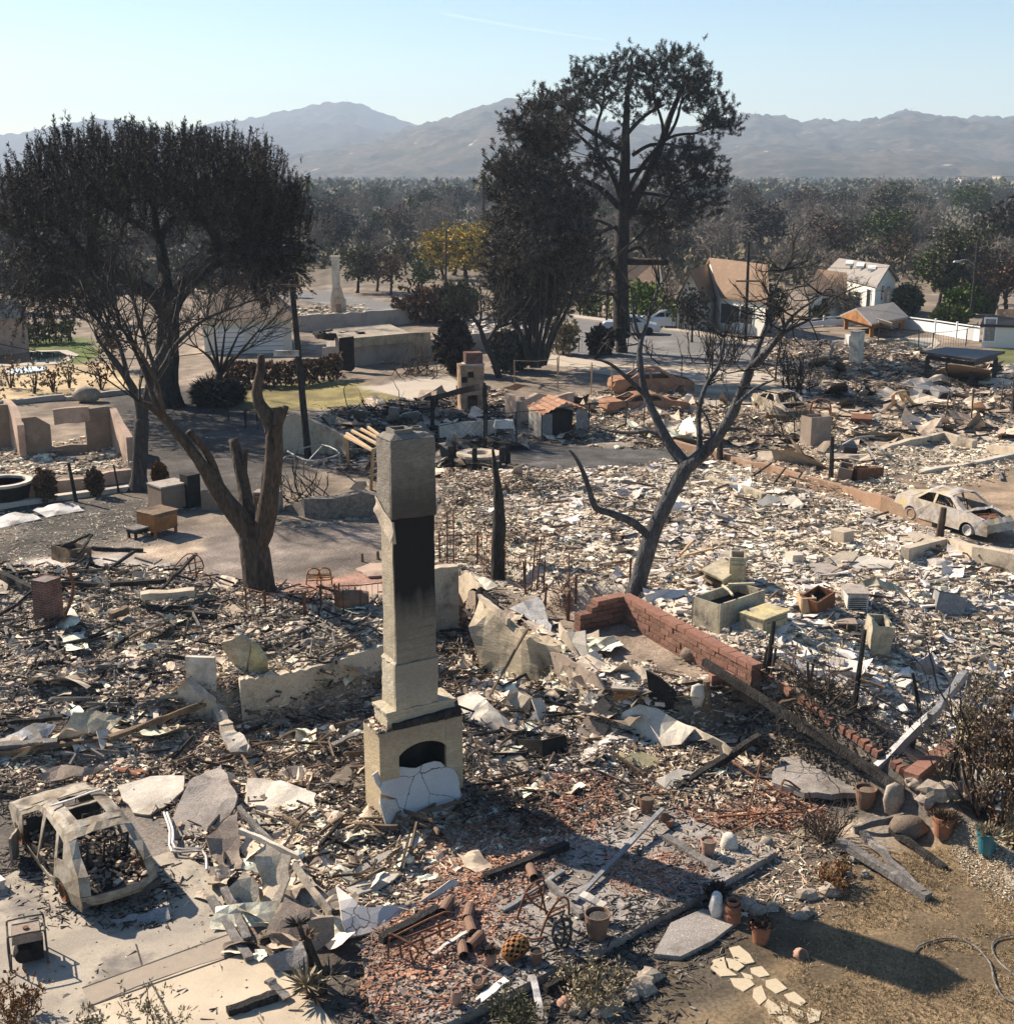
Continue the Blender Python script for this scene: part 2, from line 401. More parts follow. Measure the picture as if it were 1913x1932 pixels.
M['darkmetal']=mat('dark_steel',[(.025,.027,.032),(.05,.05,.055)],2,.5,.1,14,metal=.5)
M['glass']=mat('window_glass',[(.02,.025,.03),(.035,.04,.045)],1,.08,0,14,spec=.6,fine=0)
M['asphalt']=mat('asphalt',[(.17,.165,.16),(.13,.125,.12),(.2,.195,.185)],.35,.93,.15,25,speck=((.25,.23,.2),3,.3))
M['pave']=mat('pavement_concrete',[(.42,.37,.30),(.36,.31,.25)],.6,.93,.1,20)
M['silver']=mat('silver_car_paint',[(.55,.56,.58),(.5,.51,.53)],1,.3,0,14,metal=.5,fine=.03,spec=.5)
M['water']=mat('pool_water',[(.02,.03,.032),(.035,.045,.045)],.5,.06,.03,3,fine=0,spec=.5)
M['tarp']=mat('pale_blue_tarp',[(.5,.6,.66),(.42,.52,.58)],1,.7,.15,6)
def leafmat(name,cols,rough=.8):
 return mat(name,None,island=cols,bump=0,fine=.25,rough=rough,bscale=3)
M['burntneedle']=leafmat('burnt_needles',[(.022,.019,.016),(.034,.029,.024),(.055,.047,.038),(.018,.015,.013),(.075,.064,.052)])
M['pineneedle']=leafmat('scorched_pine_needles',[(.030,.029,.026),(.045,.043,.037),(.065,.062,.053),(.022,.021,.019),(.085,.078,.066)])
M['conifer']=leafmat('grey_brown_conifer',[(.07,.062,.052),(.05,.043,.037),(.10,.09,.076),(.13,.115,.095),(.035,.03,.025)])
M['darkleaf']=leafmat('dark_burnt_leaves',[(.06,.052,.042),(.045,.038,.03),(.085,.072,.056),(.035,.03,.024),(.11,.09,.07)])
M['brownleaf']=leafmat('brown_leaves',[(0.119,0.07,0.042),(0.084,0.0504,0.0308),(0.182,0.105,0.056),(0.063,0.042,0.028),(0.14,0.098,0.07)])
M['rustleaf']=leafmat('rust_leaves',[(0.192,0.09,0.03),(0.132,0.066,0.024),(0.24,0.12,0.042),(0.084,0.048,0.024)])
M['yellowleaf']=leafmat('yellow_leaves',[(0.494,0.361,0.057),(0.361,0.285,0.0475),(0.247,0.209,0.038),(0.57,0.342,0.076),(0.171,0.171,0.038)])
M['greenleaf']=leafmat('green_leaves',[(0.0975,0.128,0.033),(0.0675,0.093,0.027),(0.143,0.173,0.045),(0.045,0.063,0.021)])
M['brightleaf']=leafmat('bright_green_leaves',[(.09,.14,.02),(.06,.10,.015),(.13,.18,.03),(.035,.055,.012)])
M['oliveleaf']=leafmat('olive_leaves',[(0.105,0.105,0.0525),(0.075,0.075,0.039),(0.15,0.143,0.075),(0.0525,0.0525,0.03)])
M['paleleaf']=leafmat('pale_dry_leaves',[(.30,.24,.15),(.22,.18,.11),(.36,.31,.2),(.14,.11,.07)])
M['twig']=mat('grey_twigs',[(.13,.11,.09),(.18,.155,.13),(.085,.07,.058)],2,.95,0,8)
M['twigbrown']=mat('brown_twigs',[(.085,.06,.045),(.055,.04,.03),(.12,.09,.07)],2,.95,0,8)
M['twigblack']=mat('black_twigs',[(.022,.02,.018),(.04,.036,.032)],2,.95,0,8)
M['r_pale']=mat('pale_rubble',None,island=[(0.696,0.567,0.427),(0.562,0.457,0.344),(0.72,0.693,0.52),(0.419,0.343,0.257),(0.649,0.531,0.398),(0.261,0.213,0.16),(0.72,0.713,0.552),(0.471,0.384,0.288),(0.137,0.111,0.0838),(0.702,0.572,0.43)],bump=0,bscale=16,fine=.3,soot=(.18,.15,.12),sootscale=.45)
M['r_tan']=mat('tan_rubble',None,island=[(0.579,0.444,0.327),(0.406,0.31,0.228),(0.72,0.574,0.423),(0.272,0.209,0.153),(0.178,0.137,0.101),(0.511,0.391,0.289),(0.72,0.698,0.531),(0.133,0.102,0.075),(0.346,0.264,0.194)],bump=0,bscale=16,fine=.35,soot=(.13,.105,.08),sootscale=.5)
M['r_dark']=mat('dark_rubble',None,island=[(0.272,0.214,0.161),(0.168,0.134,0.1),(0.41,0.323,0.242),(0.0848,0.0666,0.0502),(0.544,0.429,0.321),(0.308,0.242,0.183),(0.0583,0.046,0.0346),(0.218,0.172,0.129),(0.683,0.537,0.405)],bump=0,bscale=16,fine=.35,soot=(.07,.06,.05),sootscale=.5)
M['r_brick']=mat('brick_rubble',None,island=[(.40,.19,.115),(.32,.15,.09),(.46,.27,.18),(.24,.12,.08),(.48,.34,.25),(.14,.085,.065),(.40,.21,.13),(.37,.29,.22),(.35,.17,.105),(.12,.10,.085)],bump=0,bscale=16,fine=.3,soot=(.12,.09,.075),sootscale=.6)
M['r_white']=mat('white_rubble',None,island=[(0.687,0.605,0.524),(0.585,0.516,0.447),(0.72,0.663,0.574),(0.471,0.415,0.36),(0.641,0.566,0.489),(0.307,0.271,0.234),(0.506,0.446,0.386)],bump=0,bscale=16,fine=.2)
M['r_char']=mat('charred_rubble',None,island=[(.05,.043,.036),(.03,.026,.022),(.09,.078,.064),(.14,.12,.098),(.022,.019,.017),(.07,.058,.046),(.21,.185,.155)],bump=0,fine=.35)
# -- ground sheet
def axis(dense,step,mid,mstep,far,k=1.16):
 a=list(np.arange(-dense,dense+1e-6,step))if dense>0 else[]
 return a
def nonuni(lo,d0,d1,s1,m1,s2,far,grow=1.17):
 a=list(np.arange(d0,d1,s1))+list(np.arange(d1,m1,s2));s=s2;x=a[-1]
 while x<far:s*=grow;x+=s;a.append(x)
 return a
xp=nonuni(0,0,26,.17,75,.55,4300);gx=np.array([-q for q in xp[:0:-1]]+xp)
gy=np.array([-40,-20,-8,0,5]+nonuni(0,8,62,.17,140,.5,4300))
GX,GY=np.meshgrid(gx,gy)
shp=GX.shape;fx,fy=GX.ravel(),GY.ravel()
fz=gz(fx,fy)
wx=fx+(fbm(fx/2.2,fy/2.2,3)-.5)*2.0;wy=fy+(fbm(fx/2.2,fy/2.2,9)-.5)*2.0
alb=np.zeros((len(fx),3));alb[:]=(.185,.148,.112)
far=np.clip((fy-130)/60,0,1)[:,None]
alb=alb*(1-far)+np.array((.10,.085,.055))*far
rough=np.full(len(fx),.05)
ZONES=[([(0,640),(170,640),(215,665),(165,690),(0,692)],(.075,.10,.02),1.5,.02),([(0,692),(200,690),(260,720),(285,735),(0,762)],(.38,.29,.17),1.5,.05),([(200,735),(400,735),(560,775),(600,900),(420,960),(260,935),(230,860)],(.062,.056,.05),2,.05),([(420,738),(560,722),(690,722),(790,752),(700,775),(480,778)],(.19,.16,.065),1.2,.03),([(690,730),(840,710),(900,740),(820,765)],(.36,.32,.27),1.0,.03),([(610,780),(930,735),(960,840),(830,880),(620,880)],(.22,.205,.19),1.5,.18),([(0,955),(230,930),(330,960),(330,1010),(180,1050),(0,1060)],(.055,.05,.042),1.5,.07),([(180,1030),(330,990),(720,985),(720,1075),(560,1110),(400,1090),(240,1080)],(.15,.125,.105),1.5,.05),([(250,1040),(380,1010),(395,1040),(300,1065)],(.33,.26,.19),.8,.02),([(0,1060),(240,1060),(420,1100),(720,1120),(735,1215),(560,1262),(380,1290),(0,1340)],(.36,.33,.29),1.0,.25),([(520,1100),(735,1085),(735,1130),(640,1160),(540,1160)],(.34,.20,.15),.8,.05),([(460,1150),(735,1130),(735,1215),(560,1262),(440,1270)],(.36,.30,.22),1.0,.15),([(940,840),(1060,830),(1230,815),(1310,870),(1240,885),(1090,905),(960,890)],(.06,.057,.053),1.2,.03),([(830,900),(960,885),(1200,890),(1290,870),(1480,920),(1700,990),(1770,1010),(2000,1060),(2000,1640),(1790,1440),(1425,1250),(1180,1108),(1070,1100),(840,1060)],(.50,.45,.38),1.0,.22),([(1090,1055),(1250,1040),(1240,1110),(1090,1100)],(.36,.33,.28),.8,.05),([(950,770),(1180,730),(1420,770),(1660,850),(1700,960),(1480,920),(1300,850),(1000,835)],(.23,.19,.145),1.2,.2),([(1190,690),(1420,690),(1640,740),(1913,830),(1913,870),(1640,850),(1400,770),(1250,730)],(.33,.265,.19),1.2,.06),([(1440,640),(1640,640),(1913,700),(1913,800),(1640,770),(1440,720)],(.22,.20,.175),1.5,.25),([(1630,860),(1760,830),(1913,820),(2200,830),(2200,880),(1850,900),(1760,870)],(.36,.31,.245),1,.18),([(1650,930),(1780,885),(1913,870),(2300,890),(2300,1020),(1930,1020),(1760,960)],(.25,.185,.125),1,.03),([(1880,650),(1913,645),(1913,690),(1860,690)],(.11,.12,.04),1,.02),([(-300,1480),(0,1440),(300,1470),(480,1560),(440,1700),(300,1932),(-300,1932)],(.165,.145,.125),1.2,.05),([(330,1290),(480,1330),(735,1230),(880,1140),(1060,1245),(1130,1310),(1330,1325),(1420,1300),(1600,1400),(1700,1470),(1500,1590),(1270,1500),(900,1600),(680,1720),(420,1560),(330,1480)],(.30,.25,.185),.8,.26),([(1060,1190),(1180,1170),(1420,1265),(1330,1320),(1130,1300)],(.235,.185,.14),.5,.03),([(1440,1250),(1600,1270),(1800,1390),(1760,1440)],(.28,.22,.17),.6,.03),([(1400,1400),(1600,1400),(1760,1490),(1620,1560),(1400,1480)],(.12,.105,.09),.8,.06),([(560,1780),(700,1700),(720,1932),(520,1932)],(.09,.075,.06),.8,.08),([(640,1850),(1200,1640),(1400,1740),(1330,1932),(700,1980)],(.10,.085,.065),1.0,.1),([(1270,1800),(1450,1700),(1700,1560),(1800,1580),(2300,1720),(2400,2100),(1200,2100)],(.24,.172,.098),1.0,.03),([(1270,1800),(1400,1680),(1620,1640),(1500,1760),(1400,1932),(1250,1960)],(.085,.07,.05),1.2,.05),([(1760,1560),(1913,1560),(2100,1640),(2100,1740),(1913,1680)],(.27,.225,.175),.5,.04),]  # yard by the big tree: burnt soil plus tree shade painted into the colour
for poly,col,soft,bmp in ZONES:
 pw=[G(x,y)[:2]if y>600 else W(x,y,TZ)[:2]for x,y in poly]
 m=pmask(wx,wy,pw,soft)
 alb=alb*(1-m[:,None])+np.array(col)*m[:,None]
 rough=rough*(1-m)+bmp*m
n1=fbm(fx/1.3,fy/1.3,31,5);n2=fbm(fx/.45,fy/.45,57,3);n3=fbm(fx/5,fy/5,77,3)
alb*=(1+(n1-.5)[:,None]*1.3)*(1+(n2-.5)[:,None]*.9)*(1+(n3-.5)[:,None]*.8)
lawn=pmask(wx,wy,[G(x,y)[:2]for x,y in ZONES[-3][0]],1.0)
pt=np.clip((fbm(fx/.8,fy/.8,91,5)-.52)*7,0,1)*lawn*.62
alb=alb*(1-pt[:,None])+np.array((.07,.055,.035))*pt[:,None]
alb=np.clip(alb,.015,.8)
near=np.clip((140-fy)/60,0,1)*np.clip((85-np.abs(fx))/20,0,1)
fz=fz+near*rough*((fbm(fx/1.6,fy/1.6,5,3)-.45)*1.5+(fbm(fx/.5,fy/.5,8,3)-.5)*1.1)
GZG=fz.reshape(shp)
def gsurf(x,y):
 """height of the built ground sheet"""
 i=np.clip(np.searchsorted(gx,x)-1,0,len(gx)-2);j=np.clip(np.searchsorted(gy,y)-1,0,len(gy)-2)
 u=(x-gx[i])/(gx[i+1]-gx[i]);v=(y-gy[j])/(gy[j+1]-gy[j])
 return(GZG[j,i]*(1-u)+GZG[j,i+1]*u)*(1-v)+(GZG[j+1,i]*(1-u)+GZG[j+1,i+1]*u)*v
def gs1(x,y):return float(gsurf(np.array([x]),np.array([y]))[0])
ny_,nx_=shp
idx=np.arange(ny_*nx_).reshape(shp)
quads=np.stack([idx[:-1,:-1],idx[:-1,1:],idx[1:,1:],idx[1:,:-1]],-1).reshape(-1,4)
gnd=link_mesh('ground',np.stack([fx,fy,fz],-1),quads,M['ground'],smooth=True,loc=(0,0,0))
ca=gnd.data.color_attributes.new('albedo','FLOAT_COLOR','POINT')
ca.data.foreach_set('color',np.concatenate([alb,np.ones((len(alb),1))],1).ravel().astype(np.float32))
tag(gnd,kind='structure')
def sheet_on_ground(name,pts,mt,lift=.03,label=None,cat=None,kind='structure',th=.03,step=None):
 """flat paved area: photo outline laid on the ground, with a thickness"""
 pw=[G(x,y)for x,y in pts]
 zz=lift
 top=[Vector((p.x,p.y,g1(p.x,p.y)+zz))for p in pw]
 b=MB();b.prism([p-Vector((0,0,th+.25))for p in top],(0,0,th+.25))
 o=b.build(name,mt);tag(o,label,cat,kind=kind);return o
# -- hills
M['hill']=mat('chaparral',[(.02,.023,.017),(.034,.032,.024),(.05,.04,.03),(.022,.026,.018)],.006,.97,0,.05,fine=.5,coord='Object',speck=((.10,.08,.06),.012,.34))
M['hill2']=mat('wooded_hillside',[(.010,.014,.009),(.03,.03,.018),(.075,.06,.04),(.014,.02,.012)],.010,.97,0,.06,fine=.6,coord='Object',speck=((.36,.32,.27),.03,.30))
def hill(name,prof,Y0,Y1,mt,pw=1.35,rough=1.0,seed=0,base=-6):
 xs=np.arange(-420,2340,6.0);rows=64
 px=[p[0]for p in prof];py=[p[1]for p in prof]
 ry=np.interp(xs,px,py)
 P=np.zeros((rows+12,len(xs),3))
 d0=np.array([ray(x,HYP)for x in xs]);az=d0[:,0]/d0[:,1]
 zr=CH+(HYP-ry)/FPX*Y1*1.0
 for r in range(rows+12):
  s=r/(rows-1)
  Y=Y0+(Y1-Y0)*s
  X=az*Y
  sp=fbm(X/420+seed,np.full_like(X,Y/800+seed),seed,4)-.5
  if s<=1:z=base+(zr-base)*s**pw*(1+sp*1.5*(1-s)*rough)+55*rough*sp*math.sin(math.pi*min(s,1))
  else:z=zr-(s-1)*500
  tr=(fbm(X/26,np.full_like(X,Y/34),seed+5,3)-.5)
  z=z+tr*(10+16*min(s,1))
  if s>=.97 and s<=1.03:z=z+np.clip(vnoise(xs/7.0,np.zeros_like(xs),seed+3)-.45,0,1)*9*np.clip(vnoise(xs/60.0,np.zeros_like(xs),seed+4)*2-.7,0,1)
  P[r,:,0]=X;P[r,:,1]=Y;P[r,:,2]=z
 n,k=P.shape[:2];ii=np.arange(n*k).reshape(n,k)
 q=np.stack([ii[:-1,:-1],ii[:-1,1:],ii[1:,1:],ii[1:,:-1]],-1).reshape(-1,4)
 o=link_mesh(name,P.reshape(-1,3),q,mt,smooth=True,loc=(0,0,0));tag(o,kind='structure');return o
hill('hills_far',[(-420,300),(-100,282),(0,273),(60,262),(130,250),(190,240),(250,242),(330,262),(430,245),(490,238),(560,224),(605,216),(650,209),(700,219),(740,234),(790,250),(900,290),(1200,320),(2340,330)],2300,4300,M['hill'],1.2,.9,3)
hill('hills',[(-420,345),(0,345),(300,344),(420,335),(520,318),(600,300),(700,277),(760,258),(800,250),(860,236),(910,217),(955,207),(1000,207),(1060,222),(1150,246),(1250,252),(1340,246),(1385,237),(1420,230),(1450,234),(1500,242),(1535,240),(1580,243),(1640,236),(1700,225),(1745,231),(1800,238),(1850,240),(1913,236),(2100,220),(2340,240)],1300,2900,M['hill2'],1.25,1.0,8)
for nm_,(mx,my0,my1,Yd)in enumerate([(517,236,218,4300),(658,212,194,4300),(185,244,232,4300),(1420,232,217,2900),(1537,241,230,2900),(1711,227,212,2900)]):
 b=MB();a_,c_=V(mx,my0,Yd),V(mx,my1,Yd);a_.z-=20;hh=c_.z-a_.z
 for sx_,sy_ in((-1,-1),(1,-1),(1,1),(-1,1)):b.tube([a_+Vector((sx_*2.2,sy_*2.2,0)),c_],[.5,.35],4)
 for t_ in(.4,.6,.8):b.tube([a_.lerp(c_,t_)+Vector((-2*(1-t_),0,0)),a_.lerp(c_,t_)+Vector((2*(1-t_),0,0))],.35,4)
 o=b.build('radio_mast',M['steel'])
 tag(o,['thin radio mast on the shoulder left of the highest peak','thin radio mast on the highest peak of the hills','small mast on the low hill behind the big dark tree','lattice mast on the rounded knoll right of the tall pine','small mast on the saddle right of the rounded knoll','mast on the summit of the right-hand ridge'][nm_],'mast')
# -- haze
hb=MB().box((0,2300,130),(12000,4900,272))
hz=hb.build('haze',[]);hm=bpy.data.materials.new('haze');hm.use_nodes=True
for n in list(hm.node_tree.nodes):hm.node_tree.nodes.remove(n)
ho=hm.node_tree.nodes.new('ShaderNodeOutputMaterial');hv=hm.node_tree.nodes.new('ShaderNodeVolumePrincipled')
hv.inputs['Color'].default_value=(.64,.80,1.0,1);hv.inputs['Density'].default_value=.00021;hv.inputs['Anisotropy'].default_value=.05
hm.node_tree.links.new(hv.outputs[0],ho.inputs['Volume']);hz.data.materials.append(hm);tag(hz,kind='stuff')
# -- uncountable rubble lying on the plots
PAT=[(683,1785),(800,1705),(960,1630),(1230,1515),(1330,1565),(1462,1612),(1300,1705),(1144,1788),(1019,1848),(870,1925),(740,1985),(700,1890)]
def sample_poly(pw,n):
 P=np.array([(p[0],p[1])for p in pw]);lo,hi=P.min(0),P.max(0);out=np.zeros((0,2))
 while len(out)<n:
  c=lo+NP.random((n*2,2))*(hi-lo)
  out=np.concatenate([out,c[pmask(c[:,0],c[:,1],P,2.2)>NP.random(len(c))]])
 return out[:n]
PATW=[G(x,y)[:2]for x,y in PAT]
def chips(name,label,pts,n,smin,smax,mt,stick=.14,clump=1.6,lift=.0,heap=0.0,flat=.3,seed=0,curl=False,cut=.42):
 n=int(n*(1.9 if stick>.9 else 2.6));smax=smax*(1 if stick>.9 else.72);smin=smin*(1 if stick>.9 else.8)
 pw=[G(x,y)[:2]for x,y in pts]if not hasattr(pts[0],'x')else pts
 c=sample_poly(pw,int(n*1.7))
 k=fbm(c[:,0]/clump,c[:,1]/clump,200+seed,4)
 c=c[k>cut-.14*NP.random(len(k))][:n];n=len(c)
 s=.6*smin*(smax/smin)**(NP.random(n)**4.2)
 asp=1+NP.random(n)*.9;st=NP.random(n)<stick
 asp[st]=4+NP.random(st.sum())*9
 sx=s*np.sqrt(asp);sy=s/np.sqrt(asp);sy[st]=np.clip(s[st]*.16,.015,.13);sx[st]=np.clip(s[st]*3.0,.25,2.2)
 th=s*(.03+NP.random(n)**3*flat);th[st]=sy[st]*.8
 q=np.array([(-1,-1),(1,-1),(1,1),(-1,1)])*.5
 vx=q[None,:,0]*sx[:,None]+(NP.random((n,4))-.5)*sy[:,None]*.55
 vy=q[None,:,1]*sy[:,None]+(NP.random((n,4))-.5)*sy[:,None]*.55
 top=np.stack([vx*.9,vy*.9,np.repeat(th[:,None],4,1)+(NP.random((n,4))-.5)*th[:,None]*.7],-1)
 bot=np.stack([vx,vy,-np.repeat(th[:,None],4,1)*.8],-1)
 v=np.concatenate([bot,top],1)
 yaw=NP.random(n)*6.283;tx=NP.normal(0,.17,n);ty=NP.normal(0,.17,n)
 x_,y_,z_=v[...,0],v[...,1],v[...,2]
 y2=y_*np.cos(tx)[:,None]-z_*np.sin(tx)[:,None];z2=y_*np.sin(tx)[:,None]+z_*np.cos(tx)[:,None]
 x3=x_*np.cos(ty)[:,None]+z2*np.sin(ty)[:,None];z3=-x_*np.sin(ty)[:,None]+z2*np.cos(ty)[:,None]
 X=x3*np.cos(yaw)[:,None]-y2*np.sin(yaw)[:,None]+c[:,:1]
 Y=x3*np.sin(yaw)[:,None]+y2*np.cos(yaw)[:,None]+c[:,1:]
 onp=pmask(c[:,0],c[:,1],PATW,.02)>.5
 zb=np.where(onp,np.maximum(gsurf(c[:,0],c[:,1]),.17),gsurf(c[:,0],c[:,1]))+NP.random(n)*s*.35+lift
 if heap:
  zb=zb+heap*np.clip(fbm(c[:,0]/2.4,c[:,1]/2.4,300+seed,2)-.4,0,1)*2.2*NP.random(n)
 Z=z3+zb[:,None]
 vv=np.stack([X,Y,Z],-1).reshape(-1,3)
 f=np.array([(4,5,6,7),(0,1,5,4),(1,2,6,5),(2,3,7,6),(3,0,4,7)])
 ff=(np.arange(n)[:,None,None]*8+f[None]).reshape(-1,4)
 o=link_mesh(name,vv,ff,mt,loc=(0,0,0));tag(o,label,'rubble',kind='stuff');return o
chips('rubble','pale ash and broken plaster strewn over the big plot behind the leaning dead tree',[(835,905),(960,890),(1200,890),(1290,865),(1480,925),(1700,995),(1960,1075),(1960,1330),(1790,1435),(1425,1248),(1185,1105),(1080,1098),(845,1060)],34000,.05,.5,M['r_pale'],heap=.2,seed=1)
chips('rubble','large white plaster flakes lying on the pale ash plot',[(1000,900),(1290,880),(1480,935),(1700,1000),(1960,1085),(1960,1300),(1780,1420),(1425,1240),(1300,1170),(1250,1040),(880,1000)],1900,.25,1.0,M['r_white'],stick=.1,seed=2,flat=.15)
chips('rubble','dark mound of roof tiles on the plot beside the chimney top',[(835,900),(1010,900),(1150,950),(1130,1010),(960,1040),(840,1000)],3500,.12,.5,M['r_tan'],heap=.7,seed=3,stick=.05)
chips('rubble','tan and black debris filling the house floor around the fireplace',[(335,1300),(480,1335),(735,1235),(880,1145),(1060,1250),(1130,1315),(1420,1310),(1500,1380),(1440,1500),(1280,1500),(900,1600),(680,1740),(420,1570),(330,1480)],30000,.04,.34,M['r_tan'],heap=.3,seed=4,stick=.22)
chips('rubble','broken pale plaster among the tan debris near the fireplace',[(860,1270),(1060,1260),(1130,1320),(1420,1310),(1470,1390),(1330,1480),(1040,1470),(900,1540),(880,1350)],2200,.09,.5,M['r_white'],heap=.2,seed=5,stick=.1,flat=.2)
chips('rubble','pale fallen stucco pieces left of the fireplace',[(430,1440),(640,1460),(720,1540),(780,1600),(680,1730),(560,1690),(430,1560)],900,.08,.5,M['r_pale'],seed=6,heap=.2)
chips('rubble','grey ash and roof shards on the left plot',[(0,1070),(250,1065),(420,1105),(700,1135),(735,1215),(560,1262),(400,1290),(330,1300),(0,1348),(-60,1200)],6000,.05,.4,M['r_dark'],heap=.35,seed=7,stick=.2)
chips('rubble','pale shards on the ash below the big stump',[(440,1160),(735,1135),(735,1215),(560,1258),(430,1270),(300,1250),(200,1230)],3800,.06,.5,M['r_pale'],heap=.2,seed=8,stick=.2)
chips('rubble','grey brown debris behind the burnt car',[(0,1352),(330,1300),(440,1420),(400,1500),(250,1500),(120,1450),(0,1500)],6500,.05,.4,M['r_tan'],heap=.3,seed=9,stick=.25)
chips('rubble','small ash flakes around the burnt car',[(0,1480),(120,1470),(130,1690),(300,1690),(440,1640),(400,1560),(470,1600),(400,1700),(120,1740),(0,1700)],3500,.02,.14,M['r_char'],seed=10)
chips('rubble','broken red roof tiles below the fireplace',[(880,1530),(1010,1470),(1130,1470),(1160,1500),(1090,1560),(1000,1620),(860,1680),(800,1640),(800,1590)],3600,.05,.22,M['r_brick'],heap=.3,seed=11,stick=.05,lift=0)
chips('rubble','red tile shards in a band over the patio edge',[(690,1780),(800,1700),(900,1640),(960,1620),(1060,1600),(1000,1660),(880,1720),(820,1790),(760,1850),(730,1900),(690,1850)],2500,.05,.22,M['r_brick'],heap=.2,seed=12,stick=.06,lift=0)
chips('rubble','brick shards and charred scraps beside the rusty rods',[(1230,1480),(1400,1440),(1520,1470),(1560,1530),(1440,1560),(1290,1540),(1220,1520)],2300,.05,.24,M['r_brick'],heap=.25,seed=13,stick=.15)
chips('rubble','red chips scattered on the shaded patio corner',[(1140,1640),(1290,1590),(1330,1640),(1280,1700),(1180,1690)],800,.04,.16,M['r_brick'],seed=14,lift=0)
chips('rubble','dark debris along the garden bed in front of the patio',[(650,1850),(760,1900),(1000,1830),(1280,1690),(1390,1740),(1280,1820),(1200,1932),(640,1980)],1700,.03,.2,M['r_char'],seed=15,stick=.3)
chips('rubble','white ash flakes on the planting bed right of the patio',[(1330,1560),(1530,1560),(1600,1620),(1560,1690),(1400,1720),(1350,1640)],800,.03,.2,M['r_tan'],seed=16,stick=.2)
chips('rubble','burnt debris of the middle plots',[(950,775),(1180,735),(1420,775),(1660,850),(1700,960),(1480,920),(1300,850),(1000,835)],11000,.07,.6,M['r_tan'],heap=.5,seed=17,stick=.3)
chips('rubble','grey and black debris of the far right house',[(1440,645),(1640,650),(1913,700),(1950,800),(1640,770),(1440,720)],9500,.09,.8,M['r_dark'],heap=.6,seed=18,stick=.3)
chips('rubble','pale debris inside the low concrete walls on the right',[(1630,862),(1760,832),(1940,825),(2000,860),(1850,895),(1700,950),(1560,900),(1480,830),(1600,790),(1900,790),(1600,830)],9000,.06,.5,M['r_pale'],heap=.25,seed=19,stick=.2)
chips('rubble','grey debris around the small brick chimney',[(610,785),(930,740),(960,840),(830,900),(620,880)],8000,.08,.6,M['r_dark'],heap=.45,seed=20,stick=.35)
chips('rubble','pale debris between the pink walls',[(0,860),(110,840),(240,830),(250,890),(150,900),(0,925)],2600,.1,.6,M['r_pale'],heap=.3,seed=21)
chips('rubble','pale specks on the dark burnt yard',[(0,960),(230,940),(330,960),(320,1020),(180,1045),(0,1060)],1500,.03,.15,M['r_pale'],seed=22)
chips('rubble','white debris along the far street garage',[(880,620),(970,600),(1000,640),(900,650)],700,.2,1.0,M['r_white'],heap=.5,seed=23)
chips('rubble','ash and debris around the far chimney',[(480,600),(620,580),(700,590),(640,610),(480,630)],1500,.2,1.0,M['r_pale'],heap=.5,seed=24)
chips('rubble','shards of plaster in the sunken brick corner',[(1060,1260),(1130,1230),(1230,1260),(1250,1330),(1130,1320)],900,.06,.5,M['r_pale'],seed=25)
chips('rubble','dark scraps under the tangled twigs right of the pit',[(1400,1320),(1500,1330),(1650,1400),(1720,1470),(1600,1490),(1420,1420)],2200,.05,.3,M['r_char'],seed=26,stick=.4)
chips('rubble','tiny crumbs on the light driveway',[(330,1700),(480,1700),(560,1830),(520,1920),(400,1900)],260,.015,.09,M['r_brick'],seed=27,cut=.2)
chips('rubble','dark crumbs and ash bits over both driveway slabs',[(60,1700),(300,1660),(430,1640),(480,1760),(600,1900),(620,2000),(60,2000)],420,.012,.08,M['r_dark'],seed=38,stick=.05,cut=.2,lift=.05)
chips('rubble','pale litter across the burnt middle yards',[(1200,700),(1420,700),(1640,750),(1913,840),(1913,800),(1640,730)],2500,.1,.5,M['r_pale'],seed=28)
chips('rubble','grey ash crumbs and charred scraps strewn over the patio',PAT,1500,.015,.12,M['r_char'],seed=31,stick=.2,cut=.40)
chips('rubble','tile shards thickly strewn over the left half of the patio',[(690,1790),(800,1710),(960,1640),(1040,1660),(960,1730),(900,1790),(860,1880),(760,1950)],1700,.05,.2,M['r_brick'],seed=32,stick=.08,heap=.12,cut=.47)
chips('rubble','tan plaster crumbs on the patio and the red tiles',[(690,1790),(960,1600),(1230,1500),(1440,1610),(1144,1780),(870,1910)],700,.02,.18,M['r_tan'],seed=33,stick=.12,cut=.45)
chips('rubble','pale ash bits mixed into the dark left plot',[(0,1070),(250,1065),(420,1105),(700,1135),(735,1215),(560,1262),(400,1290),(330,1300),(0,1348),(-60,1200)],4600,.04,.34,M['r_pale'],heap=.3,seed=34,stick=.2,cut=.47)
chips('rubble','charred black lumps among the tan debris',[(335,1300),(480,1335),(735,1235),(880,1145),(1060,1250),(1130,1315),(1420,1310),(1500,1380),(1440,1500),(1280,1500),(900,1600),(680,1740),(420,1570),(330,1480)],3600,.05,.4,M['r_char'],heap=.35,seed=35,stick=.35,cut=.47)
chips('rubble','charred heaps on the pale plot',[(835,905),(960,890),(1200,890),(1290,865),(1480,925),(1700,995),(1960,1075),(1960,1330),(1790,1435),(1425,1248),(1185,1105),(845,1060)],2600,.06,.5,M['r_tan'],heap=.4,seed=36,stick=.35,cut=.50)
